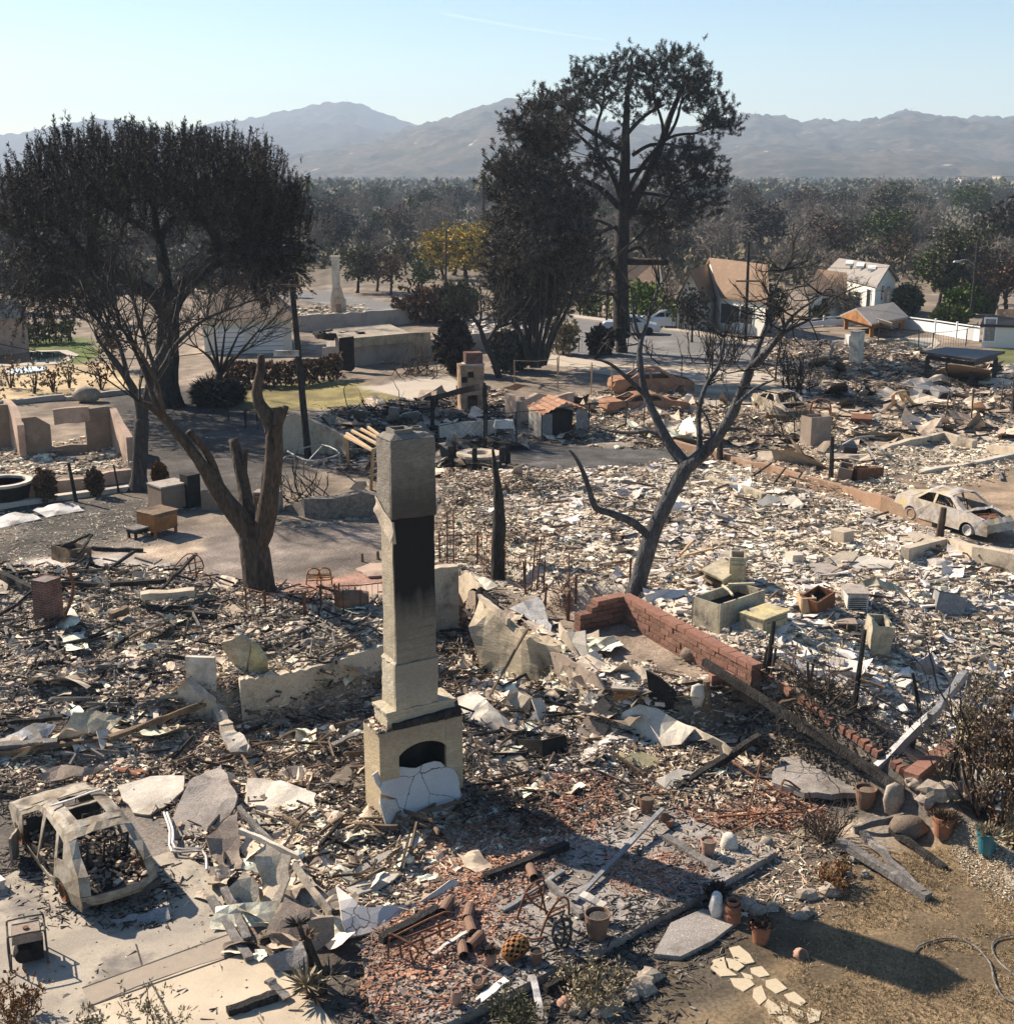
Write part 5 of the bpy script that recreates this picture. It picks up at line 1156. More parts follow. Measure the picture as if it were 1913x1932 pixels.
chips('ash_heap','black ash and crumbs under the rear of the burnt hatchback',[cA(200,1060),cA(360,1280),cA(820,1230),cA(900,1330),cA(760,1450),cA(400,1450),cA(240,1330),cA(160,1150)],1700,.015,.11,M['r_char'],seed=60,stick=.1,cut=.2,lift=.05)
SEDAN=[(.08,.32,'s'),(0,.5,'s'),(.06,.82,'s'),(.25,.95,'s'),(.95,1.0,'open'),(1.55,1.36,'s'),(1.9,1.42,'s'),(2.6,1.41,'s'),(2.75,1.38,'open'),(3.45,.98,'s'),(3.6,.95,'open'),(4.3,.80,'s'),(4.55,.66,'s'),(4.58,.34,'s')]
SWIN=[[(1.2,.98),(1.62,1.30),(1.98,1.34),(2.0,.98)],[(2.1,.98),(2.1,1.34),(2.68,1.31),(3.15,.99)]]
a=G(*cF(1560,1110));c=G(*cF(1230,945));r1=G(*cF(1845,1140))
d=(r1-a);d.z=0
fr=W(*cF(1845,1145),g1(r1.x,r1.y));rl=W(*cF(1240,965),g1(c.x,c.y))
ax=Vector((fr.x-rl.x,fr.y-rl.y,0));ln_=ax.length;ax.normalize()
ang=math.atan2(ax.y,ax.x)-math.pi/2;lt=Vector((math.cos(ang),math.sin(ang),0))
mid=rl-lt*(-.86)+ax*(ln_-4.5)/2 if False else rl.lerp(fr,.5)-ax*2.28+Vector((-ax.y,ax.x,0))*.30-Vector((.25,.7,0))
root=thing('burnt_car','burnt yellow and grey sedan shell without bonnet beside the low tan wall','car',(mid.x,mid.y,g1(mid.x,mid.y)+.02),ang)
o,hw=car_shell(root,4.58,1.75,SEDAN,SWIN,[(.95,.36),(3.72,.36)],'rustyellow',8,wob=.012,bottom=.22)
car_inside(root,4.58,hw,.42,seed=9,n=200);car_wheels(root,(.95,3.72),hw,.30,'steelw')
b=MB();b.box((0,3.9,.6),(.7,.55,.4),jit=.06);b.box((.3,4.1,.72),(.3,.2,.2),jit=.05);b.lathe((-.35,3.8,.72),[(.16,0),(.16,.08),(0,.08)],12);b.build('engine',M['rust'],root,local=True);root.scale=(.9,.9,.88)
def simple_burnt(label,px,py,ang,mt,seed,s=1.0,outl=SEDAN,wins=SWIN,L=4.58,extra=True):
 p=G(px,py);root=thing('burnt_car',label,'car',(p.x,p.y,g1(p.x,p.y)+.02),ang)
 o,hw=car_shell(root,L,1.78,outl,wins,[(.95,.36),(3.72,.36)],mt,seed,wob=.02,bottom=.2)
 car_inside(root,L,hw,.42,seed=seed,n=80,seats=((2.4,.4),(2.4,-.4)));car_wheels(root,(.95,3.72),hw,.28,'rust')
 root.scale=(s,s,s);return root
simple_burnt('crushed rusty estate car facing the pale plot in the middle yard',1436,770,math.radians(192),'rustpale',21,1.0).scale=(1,1,.85)
simple_burnt('burnt orange and maroon coupe behind the stucco shed',1150,748,math.radians(-80),'rustroof',22,1.05)
simple_burnt('burnt brown car with a sagging roof right of the rust-roofed shed',1135,782,math.radians(-78),'rustroof',23,1.0).scale=(1,1,.72)
def live_car(label,px,py,ang,mt,seed):
 p=G(px,py);root=thing('parked_car',label,'car',(p.x,p.y,g1(p.x,p.y)+.03),ang)
 out=[(y,z,'glass' if f=='open' and i in(4,8)else 's')for i,(y,z,f)in enumerate(SEDAN)]
 o,hw=car_shell(root,4.58,1.78,out,SWIN,[(.95,.36),(3.72,.36)],mt,seed,wob=0)
 for sd in(-1,1):
  for w in SWIN:
   g=MB();g.add([Vector((sd*(hw(y,z)-.015),y,z))for y,z in w],[tuple(range(len(w)))]);g.build('window',M['glass'],root,local=True)
 car_wheels(root,(.95,3.72),hw,.33,'silver','black');return root
live_car('intact silver sedan parked on the road left of the tall pine trunk',1136,632,math.radians(-100),'silver',31)
live_car('intact silver car half hidden behind the tall pine trunk',1204,622,math.radians(-95),'silver',32)
# -- fallen slabs and sheets
PL=[('stone_slab','big grey mottled slab fallen flat beside the burnt hatchback','slab','greyslab',cA,.07,.03,[(950,720,.55),(1110,635,.5),(1190,795,.45),(1150,880,.25),(1080,950,.12),(1000,990,.08),(862,985,.08),(890,850,.3)]),('stucco_slab','pale creased stucco slab right of the grey mottled slab','slab','stuccow',cA,.07,.08,[(1240,700,.35),(1400,715,.3),(1575,772,.3),(1552,942,.1),(1430,955,.08),(1365,890,.12),(1222,812,.2)]),('stucco_slab','pale split slab between the hatchback and the grey mottled slab','slab','stuccow',cA,.06,.05,[(600,740,.2),(760,690,.3),(930,688,.4),(925,760,.3),(835,842,.12),(760,882,.08),(680,870,.08)]),('stucco_slab','brown broken slab standing below the grey mottled slab','slab','brownslab',cA,.06,.03,[(1035,990,.5),(1115,920,.55),(1190,862,.6),(1207,1145,.12),(1110,1135,.1),(1060,1080,.2)]),('stucco_slab','curled tan stucco panel standing above the grey plank','slab','stucco',cA,.06,.06,[(1272,1082,.9),(1330,1022,1.0),(1450,1080,.9),(1442,1192,.6),(1400,1300,.3),(1332,1440,.05),(1310,1250,.3)]),('stucco_slab','small curved stucco shell left of the curled tan panel','slab','stucco',cA,.05,.06,[(1145,1240,.5),(1222,1155,.65),(1292,1222,.5),(1305,1320,.25),(1250,1350,.1),(1190,1330,.1)]),('stucco_slab','grey tan stucco piece leaning behind the yucca','slab','brownslab',cA,.06,.04,[(1330,1452,.25),(1420,1282,.7),(1550,1345,.6),(1610,1450,.3),(1480,1500,.15),(1390,1560,.05)]),('stucco_slab','dark board-marked slab lying at the foot of the yucca','slab','greyslab',cA,.08,.02,[(1320,1590,.3),(1500,1500,.35),(1580,1560,.25),(1480,1640,.08),(1380,1650,.06)]),('stucco_slab','tilted stucco slab in deep shade right of the yucca stalk','slab','brownslab',cA,.08,.04,[(1530,1400,.8),(1660,1380,.8),(1665,1480,.4),(1560,1560,.2)]),('stucco_slab','wide white curved slab at the left edge of the patio','slab','slabcrack',cB,.07,.05,[(0,1230,.5),(120,1330,.4),(230,1330,.35),(400,1310,.25),(370,1350,.12),(240,1440,.1),(60,1480,.1),(30,1400,.3)]),('plank','pale board lying above the curved white slab','plank','stuccow',cB,.05,.03,[(50,1240,.2),(170,1160,.2),(310,1170,.2),(280,1200,.15),(90,1285,.12)]),('plank','white plank pointing at the foot of the leaning plaster slab','plank','stuccow',cB,.05,.02,[(285,1050,.15),(400,980,.2),(425,1005,.18),(320,1070,.1)]),('plank','white painted board left of the leaning plaster slab','plank','stuccow',cB,.05,.02,[(35,1170,.15),(150,1115,.2),(170,1135,.15),(70,1185,.1)]),('plank','short white board between two other white boards','plank','stuccow',cB,.05,.02,[(160,1110,.15),(260,1055,.2),(285,1075,.15),(190,1130,.1)]),('stucco_slab','long white strip of plaster along the patio edge','slab','stuccow',cB,.05,.04,[(420,1300,.25),(560,1200,.3),(610,1210,.25),(520,1290,.15),(360,1330,.12)]),('plaster_sheet','yellowish crumpled wallboard left of the fallen planks','sheet','enamel',cA,.05,.10,[(310,500,.3),(385,382,.6),(500,370,.6),(625,400,.5),(560,470,.5),(530,480,.3),(420,510,.2)]),('plaster_sheet','torn upright strip hanging from the crumpled wallboard','sheet','stuccow',cA,.04,.05,[(500,470,.5),(558,460,.5),(545,540,.3),(530,620,.05),(505,615,.05),(530,560,.3)]),('plaster_sheet','bluish white sheet under the long planks at the left edge','sheet','steelw',cA,.04,.06,[(-40,640,.1),(60,500,.3),(200,435,.4),(300,440,.4),(240,520,.2),(120,590,.15),(40,640,.1)]),('plaster_sheet','grey tan broken sheets behind the front of the burnt hatchback','sheet','brownslab',cA,.05,.08,[(200,690,.2),(330,640,.3),(440,650,.4),(560,640,.4),(480,680,.3),(330,710,.2),(260,720,.1)]),('wall_fragment','yellowed broken wall corner standing on the bowed retaining wall, left face','wall fragment','enamel',cD,.12,.03,[(1285,1705,.95),(1345,1690,1.0),(1392,1662,1.15),(1442,1702,.95),(1420,1905,-.05),(1370,1860,-.05)]),('wall_fragment','yellowed broken wall corner standing on the bowed retaining wall, shaded right face','wall fragment','enamely',cD,.12,.03,[(1446,1702,.93),(1490,1740,.75),(1527,1800,.55),(1530,1885,-.05),(1424,1905,-.05)]),('plaster_sheet','hanging stucco flap on top of the scorched wall end','sheet','stucco',cT,.05,.03,[(80,285,.95),(150,270,1.0),(235,350,.9),(160,370,.7),(120,470,.1),(70,440,.2)]),('plaster_sheet','second hanging stucco flap below the scorched wall end','sheet','brownslab',cT,.05,.03,[(150,375,.8),(215,370,.8),(185,500,.1),(130,480,.1)]),('plaster_sheet','folded pale stucco piece behind the hanging flaps','sheet','stuccow',cT,.05,.04,[(190,280,.4),(250,290,.45),(330,345,.3),(260,370,.2),(185,330,.3)]),('metal_sheet','bluish grey bent sheet on top of the board-marked wall','sheet','steel',cT,.03,.05,[(395,480,.3),(480,440,.4),(570,410,.5),(610,470,.35),(660,640,.05),(580,590,.1),(480,520,.15)]),('plaster_sheet','pale leaning panel against the left side of the sunken corner','sheet','stuccow',cT,.05,.03,[(740,620,.75),(850,610,.8),(855,700,.5),(880,815,.05),(840,790,.1)]),('plaster_sheet','tan leaning panel in front of the pale leaning panel','sheet','stucco',cT,.05,.03,[(690,560,.7),(740,620,.75),(840,800,.05),(780,760,.1),(700,660,.4)]),('plaster_sheet','torn tan stucco curtain sagging at the right end of the board-marked wall','sheet','brownslab',cT,.06,.10,[(640,740,1.0),(740,770,.9),(830,840,.7),(900,870,.6),(960,960,.35),(900,1060,.1),(830,1000,.2),(780,960,.15),(700,930,.15)]),('plaster_sheet','crumpled stucco on the crest of the board-marked wall','sheet','stucco',cT,.06,.08,[(520,640,.25),(620,640,.35),(700,690,.3),(790,750,.2),(700,770,.1),(600,720,.15)]),('box_lid','dark blue grey steel plate standing in the pale rubble','plate','steel',cT,.04,.01,[(830,1030,.4),(880,978,.5),(925,1015,.45),(870,1075,.1)]),('stucco_slab','brown striped stucco strip running down from the steel plate','slab','brownslab',cT,.06,.06,[(880,1080,.45),(950,1010,.55),(1010,1060,.5),(940,1130,.4)]),('stucco_slab','wider brown striped stucco sheet in the pale rubble','slab','brownslab',cT,.06,.06,[(800,1200,.3),(860,1120,.45),(990,1180,.4),(960,1260,.12),(900,1310,.05),(830,1260,.15)]),('plaster_sheet','large white curled stucco sheet in the middle of the rubble','sheet','stuccow',cT,.06,.10,[(1075,1100,.5),(1170,1050,.65),(1290,1080,.7),(1400,1150,.75),(1510,1190,.85),(1420,1290,.45),(1300,1310,.2),(1180,1280,.12),(1100,1240,.15),(1050,1170,.25)]),('plaster_sheet','scorched folded end of the large white curled sheet','sheet','wallburn',cT,.06,.04,[(1500,1195,.9),(1610,1250,.85),(1720,1330,.7),(1660,1400,.3),(1640,1310,.6),(1560,1270,.75)]),('plaster_sheet','pale strip under the large curled sheet','sheet','stuccow',cT,.05,.05,[(1000,1190,.3),(1060,1200,.3),(1150,1280,.1),(1040,1270,.08)]),('plaster_sheet','dark scorched panel standing upright near the red box','sheet','black',cT,.06,.02,[(1212,850,1.0),(1300,900,.9),(1392,980,.75),(1375,1110,.05),(1240,1060,.1)]),('plaster_sheet','white broken sheet right of the tall chimney foot','sheet','stuccow',cT,.05,.08,[(85,1010,.4),(200,975,.5),(270,1040,.6),(340,1110,.4),(430,1180,.2),(330,1230,.08),(180,1230,.08),(130,1120,.2)]),('plaster_sheet','tan curled sheet at the foot of the leaning pole','sheet','stucco',cT,.05,.08,[(360,1010,.5),(450,975,.55),(520,1010,.5),(520,1090,.2),(450,1100,.15),(400,1040,.3)]),('plaster_sheet','pale folded flap in the rubble right of the curled sheet','sheet','stuccow',cT,.05,.06,[(530,1020,.6),(590,1010,.6),(640,1120,.2),(590,1190,.05),(490,1160,.1),(560,1090,.4)]),('plaster_sheet','yellow tan plaster lump lying before the curled sheet','sheet','enamely',cT,.12,.05,[(1090,1350,.35),(1180,1330,.4),(1290,1370,.3),(1270,1450,.1),(1140,1460,.08)]),('plaster_sheet','small yellow tan plaster lump beside the larger one','sheet','enamely',cT,.10,.04,[(1000,1370,.25),(1060,1320,.35),(1095,1370,.25),(1040,1410,.08)]),('stucco_slab','white flat slab in front of the charred diagonal beam','slab','stuccow',cT,.08,.04,[(1270,1510,.2),(1400,1440,.35),(1500,1460,.3),(1420,1540,.12),(1380,1580,.06)]),('plaster_sheet','pale scattered wallboard left of the black metal hood','sheet','stucco',cT,.05,.06,[(280,1350,.2),(420,1330,.3),(520,1400,.2),(500,1480,.08),(380,1440,.08)]),('board','pale board lying across the pit floor behind the wall panels','plank','stuccow',cT,.05,.02,[(890,830,.1),(1000,810,.12),(1090,860,.1),(1080,885,.06),(960,870,.05)]),('board','second pale board lying on the pit floor','plank','stuccow',cT,.05,.02,[(900,870,.1),(1010,880,.1),(1070,930,.1),(1040,945,.05),(950,910,.06)]),('wallboard','white wallboard sheet lying below the middle of the tan wall','sheet','stuccow',cF,.05,.04,[(435,935,.3),(500,890,.5),(580,905,.4),(600,960,.15),(520,975,.08)]),('wallboard','folded white wallboard right of another below the tan wall','sheet','stuccow',cF,.05,.05,[(595,910,.4),(650,885,.5),(705,940,.35),(680,985,.08),(620,980,.1)]),('wallboard','long white sheet lying flat in the pale plot','sheet','stuccow',cF,.05,.05,[(950,1270,.15),(1060,1225,.25),(1225,1255,.2),(1190,1300,.06),(1000,1300,.06)]),('wallboard','tan sheet beside the long white flat sheet','sheet','stucco',cF,.05,.05,[(820,1240,.2),(930,1200,.25),(1010,1215,.2),(950,1285,.06),(860,1275,.06)]),('metal_sheet','grey ribbed sheet lying in front of the white flat sheet','sheet','greyslab',cF,.04,.03,[(730,1275,.12),(830,1265,.15),(925,1310,.1),(850,1335,.05),(770,1320,.06)]),('metal_sheet','arched sheet metal strip bridging the pale rubble','sheet','enamel',cF,.04,.03,[(970,1420,.05),(1030,1370,.6),(1110,1350,.8),(1200,1380,.6),(1300,1470,.05),(1240,1430,.45),(1130,1395,.65),(1050,1405,.45)]),('wallboard','white patch of board at the bottom right of the pale plot','sheet','stuccow',cF,.04,.05,[(1580,1755,.1),(1660,1730,.2),(1720,1745,.15),(1640,1785,.05)]),('wallboard','torn white board near the upper end of the pale plot','sheet','stuccow',cF,.04,.06,[(850,945,.2),(900,930,.25),(940,955,.15),(880,970,.05)]),('metal_sheet','twisted grey sheet leaning near the charred fence post','sheet','steel',cF,.04,.06,[(1330,1840,.4),(1420,1770,.7),(1450,1850,.4),(1480,1900,.05),(1380,1900,.05)]),('wallboard','tan curved board before the broken concrete corner','sheet','stucco',cF,.05,.05,[(1230,1110,.3),(1330,1090,.4),(1440,1130,.3),(1360,1190,.06),(1250,1160,.1)]),('tarpaulin','crumpled white sheet lying on the burnt yard at the left edge','tarpaulin','steelw',cQ,.03,.10,[(-60,1640,.05),(0,1560,.2),(230,1480,.25),(400,1500,.2),(520,1560,.1),(300,1610,.05),(80,1660,.05)]),('tarpaulin','second crumpled white sheet below the brown topiary shrub','tarpaulin','steelw',cQ,.03,.10,[(430,1470,.2),(600,1400,.25),(900,1385,.25),(1010,1470,.08),(780,1510,.05),(580,1545,.05)]),('pink_paving','pink paved slab left of the chimney shaft','slab','pink',cE,.06,.01,[(110,1300,.08),(190,1270,.08),(290,1265,.08),(290,1340,.08),(180,1345,.08)]),('pink_paving','pink paved slab behind the rusty barrel','slab','pink',cE,.06,.01,[(60,1440,.08),(160,1385,.08),(290,1390,.08),(290,1500,.08),(160,1490,.08)]),]
for(nm,lb,ct,mt,cr,th,wob,pts)in PL:plate(nm,lb,ct,mt,pts,th,wob,cr,.22 if cr in(cA,cB,cC)else.3)
v,f=plate_mesh([W(*cC(x,y),.25)for x,y in[(500,600),(760,580),(900,640),(880,775),(620,775),(460,720)]],.14,.02,.3,2);o=link_mesh('step_slab',v,f,M['patio']);tag(o,'flat concrete slab under the tangle of burnt twigs','slab')
# -- beams, planks, poles
BM=[('charred_beam','long charred beam slanting across the burnt shrub bed','beam','char',cC,(130,130,.55),(1100,760,.30),.14,.18),('charred_beam','charred beam pointing at the large curled sheet','beam','char',cC,(-10,760,.1),(400,495,.75),.16,.16),('metal_beam','grey steel beam propped up from the tangle of twigs','beam','steel',cC,(980,650,.1),(1240,400,1.2),.16,.2),('metal_beam','upper grey steel beam joined to the tripod post','beam','steel',cC,(1235,405,1.2),(1410,190,2.2),.15,.2),('charred_log','short charred log lying beside the black fence post','log','char',cC,(810,400,.15),(972,348,.35),.13,.13),('timber','burnt grey timber lying on the lawn, the thick one','timber','charg',cC,(790,1010,.25),(1225,1290,.06),.2,.16),('timber','ashy slim timber lying on the lawn beside the thick one','timber','charg',cC,(900,970,.2),(1200,1265,.1),.13,.12),('timber','charred timber with a pointed end nearest the terracotta pot','timber','char',cC,(1040,955,.15),(1310,1140,.05),.13,.12),('timber','pale board lying behind the burnt timbers of the lawn','timber','charg',cC,(860,955,.12),(1105,890,.2),.06,.16),('timber','grey grooved timber at the right end of the patio','timber','charg',cC,(-60,990,.2),(185,1160,.12),.2,.16),('charred_beam','black burnt sill along the middle of the patio','beam','char',cB,(730,1190,.25),(1135,1035,.22),.16,.16),('charred_beam','black burnt sill at the left end of the patio','beam','char',cB,(215,1500,.25),(500,1345,.25),.16,.16),('metal_strip','long bent grey gutter lying across the patio','gutter','steel',cB,(1165,1310,.2),(1600,850,.45),.10,.06),('metal_strip','grey metal strip on the ash before the chair frame','strip','steel',cB,(815,1350,.22),(1110,1155,.25),.10,.05),('metal_strip','narrow pale strip at the left of the patio','strip','steelw',cB,(470,1560,.2),(670,1440,.22),.07,.04),('timber','grey timber under the chair frame on the patio','timber','charg',cB,(1035,1215,.22),(1200,1380,.22),.12,.12),('metal_strip','white bent flashing in the lower flower bed','strip','steelw',cB,(640,1840,.1),(830,1690,.35),.16,.05),('metal_strip','second white flashing hanging into the lower flower bed','strip','steelw',cB,(960,1670,.35),(1010,1890,.1),.12,.05),('charred_beam','charred board at the patio front edge','beam','char',cB,(1020,1735,.1),(1290,1580,.12),.12,.1),('charred_beam','charred post at the lower left corner of the patio','beam','charg',cB,(320,1750,.15),(460,1870,.1),.14,.12),('timber','short grey board lying at the very bottom of the patio bed','timber','charg',cB,(420,1935,.1),(490,1860,.15),.16,.08),('plank','grey plank lying on the driveway edge','plank','charg',cA,(1060,1290,.1),(1250,1590,.1),.16,.08),('plank','second grey plank beside the curved stucco shell','plank','charg',cA,(1125,1240,.25),(1240,1490,.1),.14,.08),('plank','pale timber running past the brown broken slab','plank','charg',cA,(1195,850,.5),(1365,1035,.45),.10,.10),('plank','pale timber above the curled tan panel','plank','stuccow',cA,(1205,958,.6),(1490,1090,.55),.08,.12),('plank','pale slanting timber right of the curled tan panel','plank','stucco',cA,(1470,1130,.8),(1640,1365,.4),.08,.16),('charred_beam','thick charred timber at the edge of the light driveway','beam','char',cA,(1145,1850,.1),(1390,1765,.12),.16,.16),('plank','short scorched board beside the yucca rosette','plank','charg',cA,(1340,1690,.2),(1435,1785,.1),.16,.06),('plank','long scorched plank pointing at the low wall stub','plank','wood',cA,(560,500,.45),(1045,335,.5),.16,.09),('plank','second scorched plank under the one pointing at the wall stub','plank','wood',cA,(700,455,.5),(1000,345,.62),.05,.12),('plank','long flat plank crossing the left edge below the ash field','plank','charg',cA,(-20,545,.35),(310,520,.4),.25,.08),('plank','lower long plank crossing the left edge','plank','wood',cA,(-20,580,.3),(560,505,.35),.14,.1),('plank','dark burnt timber at the far left edge of the ash field','plank','char',cA,(-10,440,.3),(330,405,.3),.12,.1),('pole','long thin pole leaning against the board-marked wall','pole','wood',cT,(262,1030,.1),(508,598,1.75),.06,.06),('plank','flat scorched board running past the leaning plaster slab','plank','wood',cB,(-20,935,.2),(300,945,.25),.06,.12),('plank','scorched board left of the fireplace, half buried','plank','charg',cB,(-20,540,.3),(110,480,.4),.14,.05),('charred_beam','fallen charred log among the left ash heaps','log','char',cD,(0,1320,.4),(260,1440,.2),.2,.2),('charred_beam','charred timber behind the broken planter box','timber','char',cD,(545,1190,.08),(830,1200,.06),.12,.12),('charred_beam','burnt crossbeam lying on the pile of roof timbers','beam','char',cD,(650,1390,.5),(960,1370,.6),.16,.14),('stucco_log','pale wrapped beam on top of the pile of roof timbers','beam','stucco',cD,(820,1460,.6),(1120,1430,.6),.34,.2),('charred_beam','black burnt beam low in the pile of roof timbers','beam','char',cD,(860,1530,.2),(1240,1570,.25),.18,.2),('log','round log end sticking out of the pile of roof timbers','log','wood',cD,(650,1570,.15),(740,1535,.2),.2,.2),('charred_beam','charred branch rising from the pile of roof timbers','beam','char',cD,(930,1420,.5),(1130,1220,.9),.09,.09),('plank','pale plank leaning in the pile of roof timbers','plank','charg',cD,(600,1330,.6),(650,1440,.2),.12,.06),('plank','pale plank left of the pile of roof timbers','plank','charg',cD,(155,1265,.2),(220,1330,.15),.12,.05),('plank','scorched plank among the roof shards below the pile','plank','wood',cD,(760,1690,.3),(900,1620,.4),.08,.05),('plank','long pale lath on the shards below the lopped tree','plank','stucco',cD,(1440,1620,.2),(1640,1700,.15),.06,.04),('beam','pale timber at the upper edge of the pale plot','beam','palewood',cE,(750,800,.2),(890,785,.3),.14,.1),('charred_beam','black burnt branch lying across the pale gravel behind the brick corner','branch','char',cE,(1310,1290,.1),(1620,1150,.1),.06,.06),('beam','orange scorched board below the leaning tree in the pale plot','beam','palewood',cF,(30,1230,.2),(190,1190,.3),.12,.06),('beam','pale plank near the white oven in the pale plot','beam','palewood',cF,(0,1240,.1),(80,1150,.5),.07,.07),('beam','tan curved lath beside the small flat box','beam','palewood',cF,(700,1700,.1),(850,1770,.1),.12,.05),('timber','grey timber lying in a V on the brown dirt, left one','timber','charg',cF,(1685,790,.08),(1765,735,.08),.12,.1),('timber','grey timber lying in a V on the brown dirt, right one','timber','charg',cF,(1770,725,.08),(1818,805,.08),.12,.1),]
for(nm,lb,ct,mt,cr,a,c,w,h)in BM:beam(nm,lb,ct,mt,a,c,w,h,cr)
PS=[('fence_post','charred leaning fence post with a cut head right of the brick pit','post','char',cC,(440,175),(470,-70),.075),('fence_post','short charred stake beside the leaning fence post','post','char',cC,(415,180),(440,60),.06),('fence_post','tall charred fence post in front of the pale plot','post','char',cC,(860,372),(915,-25),.075),('fence_post','charred slanting stake behind the propped steel beam','post','char',cC,(1195,405),(1150,185),.06),('fence_post','dark post carrying the propped steel beam','post','charg',cC,(1385,540),(1430,185),.08),('fence_post','dark post standing between the red block row and the burnt shrub','post','char',cC,(1345,730),(1385,450),.09),('fence_post','thin burnt post beside the back of the brick corner','post','rust',cE,(1297,1592),(1297,1440),.05),('fence_post','thin dark stake before the long red block wall','post','char',cF,(290,1690),(297,1625),.05),('fence_post','burnt stake leaning before the low pink wall','post','char',cD,(458,928),(415,710),.09),('wooden_post','squared wooden post end beside the round stone disc','post','wood',cC,(145,350),(140,225),.12),('burnt_stake','charred stake leaning over the tan wall, left of three','stake','char',cF,(385,795),(525,710),.05),('burnt_stake','charred stake leaning over the tan wall, middle of three','stake','char',cF,(530,825),(605,735),.05),('burnt_stake','charred stake leaning over the tan wall, right of three','stake','char',cF,(632,840),(700,760),.05),('iron_bar','reddish iron bar on the near side of the tan wall','bar','rust',cF,(838,855),(845,790),.04),('iron_bar','thin iron rod standing on the pale gravel behind the brick corner','rod','rust',cE,(1303,1400),(1305,1210),.02),('iron_bar','rusty rod leaning before the fence in the pale plot','rod','rust',cF,(625,1890),(670,1720),.02),('burnt_sapling','burnt sapling trunk on the pale side of the burnt sedan','tree','twigbrown',cF,(1465,1125),(1490,960),.14),('burnt_sapling','dark thin trunk standing behind the tan wall','tree','bark',cF,(857,815),(865,560),.11),('burnt_sapling','dark trunk in a ring of stones behind the start of the tan wall','tree','bark',cF,(235,700),(238,520),.16),('marker_stake','short wooden stake with a flat cap on the yard, left one','stake','wood',cE,(148,1268),(145,1216),.06),('marker_stake','short wooden stake with a flat cap on the yard, right one','stake','wood',cE,(235,1254),(233,1204),.06),]
for(nm,lb,ct,mt,cr,a,c,r)in PS:post(nm,lb,ct,mt,a,c,r,cr)
# -- pots
def pot(label,px,py,rpx,hpx,mt,prof='pot',fill='dirt',plant=None,tilt=None,name='flower_pot',cat='flower pot',cr=cX):
 px,py=cr(px,py);p=G(px,py);p.z=max(p.z,gs1(p.x,p.y))-.02
 if pmask(np.array([p.x]),np.array([p.y]),[G(x,y)[:2]for x,y in PAT],.05)[0]>.5:p.z=G(px,py).z+.17
 s=p.y/FPX/_cp;r=rpx*s;h=hpx*s*1.12
 root=thing(name,label,cat,p,R.uniform(0,6))
 if tilt:root.rotation_euler=tilt
 pr={'pot':[(.72,0),(.94,.78),(.95,.80),(1.04,.80),(1.04,1),(.93,1),(.88,.8),(.0,.78)],'round':[(.6,0),(.95,.3),(1.05,.55),(.95,.85),(.85,.92),(.95,1),(.85,1),(.75,.85),(0,.8)],'wide':[(.7,0),(.98,.6),(1.02,.9),(1.08,.93),(1.08,1),(.98,1),(.95,.85),(0,.82)],'jar':[(.55,0),(.95,.2),(1.0,.45),(.8,.55),(.95,.62),(.95,.75),(.7,.85),(.75,1),(.62,1),(.55,.85),(0,.82)]}[prof]
 b=MB();b.lathe((0,0,0),[(q*r,z*h)for q,z in pr],22);b.build('pot_body',M[mt],root,smooth=False,local=True)
 b=MB();b.lathe((0,0,h*.86),[(r*.9,0),(r*.5,h*.04),(0,h*.05)],14);b.build('earth',M[fill],root,local=True)
 if plant:
  n=90;P=np.stack([NP.normal(0,r*.45,n),NP.normal(0,r*.45,n),np.full(n,h*.9)],-1);D=P*np.array([1.5,1.5,0])+np.array([0,0,r*1.2]);D/=np.linalg.norm(D,axis=1)[:,None]
  v,f=blades(P,D,5,r*.7,r*.07,.4,int(px));link_mesh('plant',v,f,M[plant],root,local=True)
 return root
pot('big terracotta pot with scorched rim beside the standing stone',1624,1520,20,38,'potbrown','wide')
pot('orange terracotta pot with a dead plant on the gravel',1769,1572,21,40,'terracotta','pot',plant='brownleaf')
pot('teal glazed pot with pale dry stems at the right edge',1851,1600,21,42,'teal','pot',plant='paleleaf')
pot('dark clay pot near the top corner of the patio',1216,1540,15,30,'potbrown','wide')
pot('small round clay pot beside the grooved timber',1248,1556,10,18,'potbrown','round')
pot('small orange clay cup beside the round clay pot',1259,1568,8,14,'terracotta','round')
pot('pale pink clay pot on the planting bed',1331,1620,15,30,'terrapale','wide')
pot('broken small orange pot among the red shards',1313,1555,9,20,'terracotta','round')
pot('orange strawberry jar with side pockets below the patio step',1376,1736,18,50,'terracotta','jar',fill='black')
pot('terracotta pot with dead stems at the edge of the lawn',1429,1770,21,40,'terracotta','pot',plant='twigbrown' if 'twigbrown' in M else 'brownleaf')
pot('black pot with burnt leaves at the patio corner',1346,1702,20,34,'black','wide',fill='black',plant='burntneedle')
pot('small dark blue pot under the black pot',1330,1712,11,20,'darkmetal','wide',fill='black')
pot('large brown planter with a white board in it at the patio edge',1124,1776,25,50,'potbrown','wide',fill='ashdark')
pot('small tan pot with a dead stub on the patio ash',925,1828,13,28,'terrapale','round',plant='burntneedle')
pot('small dark pot with a white rim on the patio ash',1011,1826,13,28,'potbrown','wide',fill='black')
pot('tan urn at the bottom of the patio bed',862,1903,11,32,'terrapale','round')
pot('tipped clay bowl on the dark soil by the lawn',1495,1792,14,22,'terrapale','round',tilt=(1.1,.3,.4))
pot('tipped striped jar in the flower bed',1054,1892,15,28,'terrapale','jar',tilt=(1.2,.2,2.2))
pot('round clay globe pot near the patio front',902,1868,14,26,'terrapale','round',tilt=(.5,0,0))
p=G(1124,1745);b=MB();b.bar(p+Vector((-.3,.2,.62)),p+Vector((.12,-.05,.50)),.2,.05,4,.01);o=b.build('white_board',M['stuccow']);tag(o,'white scrap of board lying in the large brown planter','board')
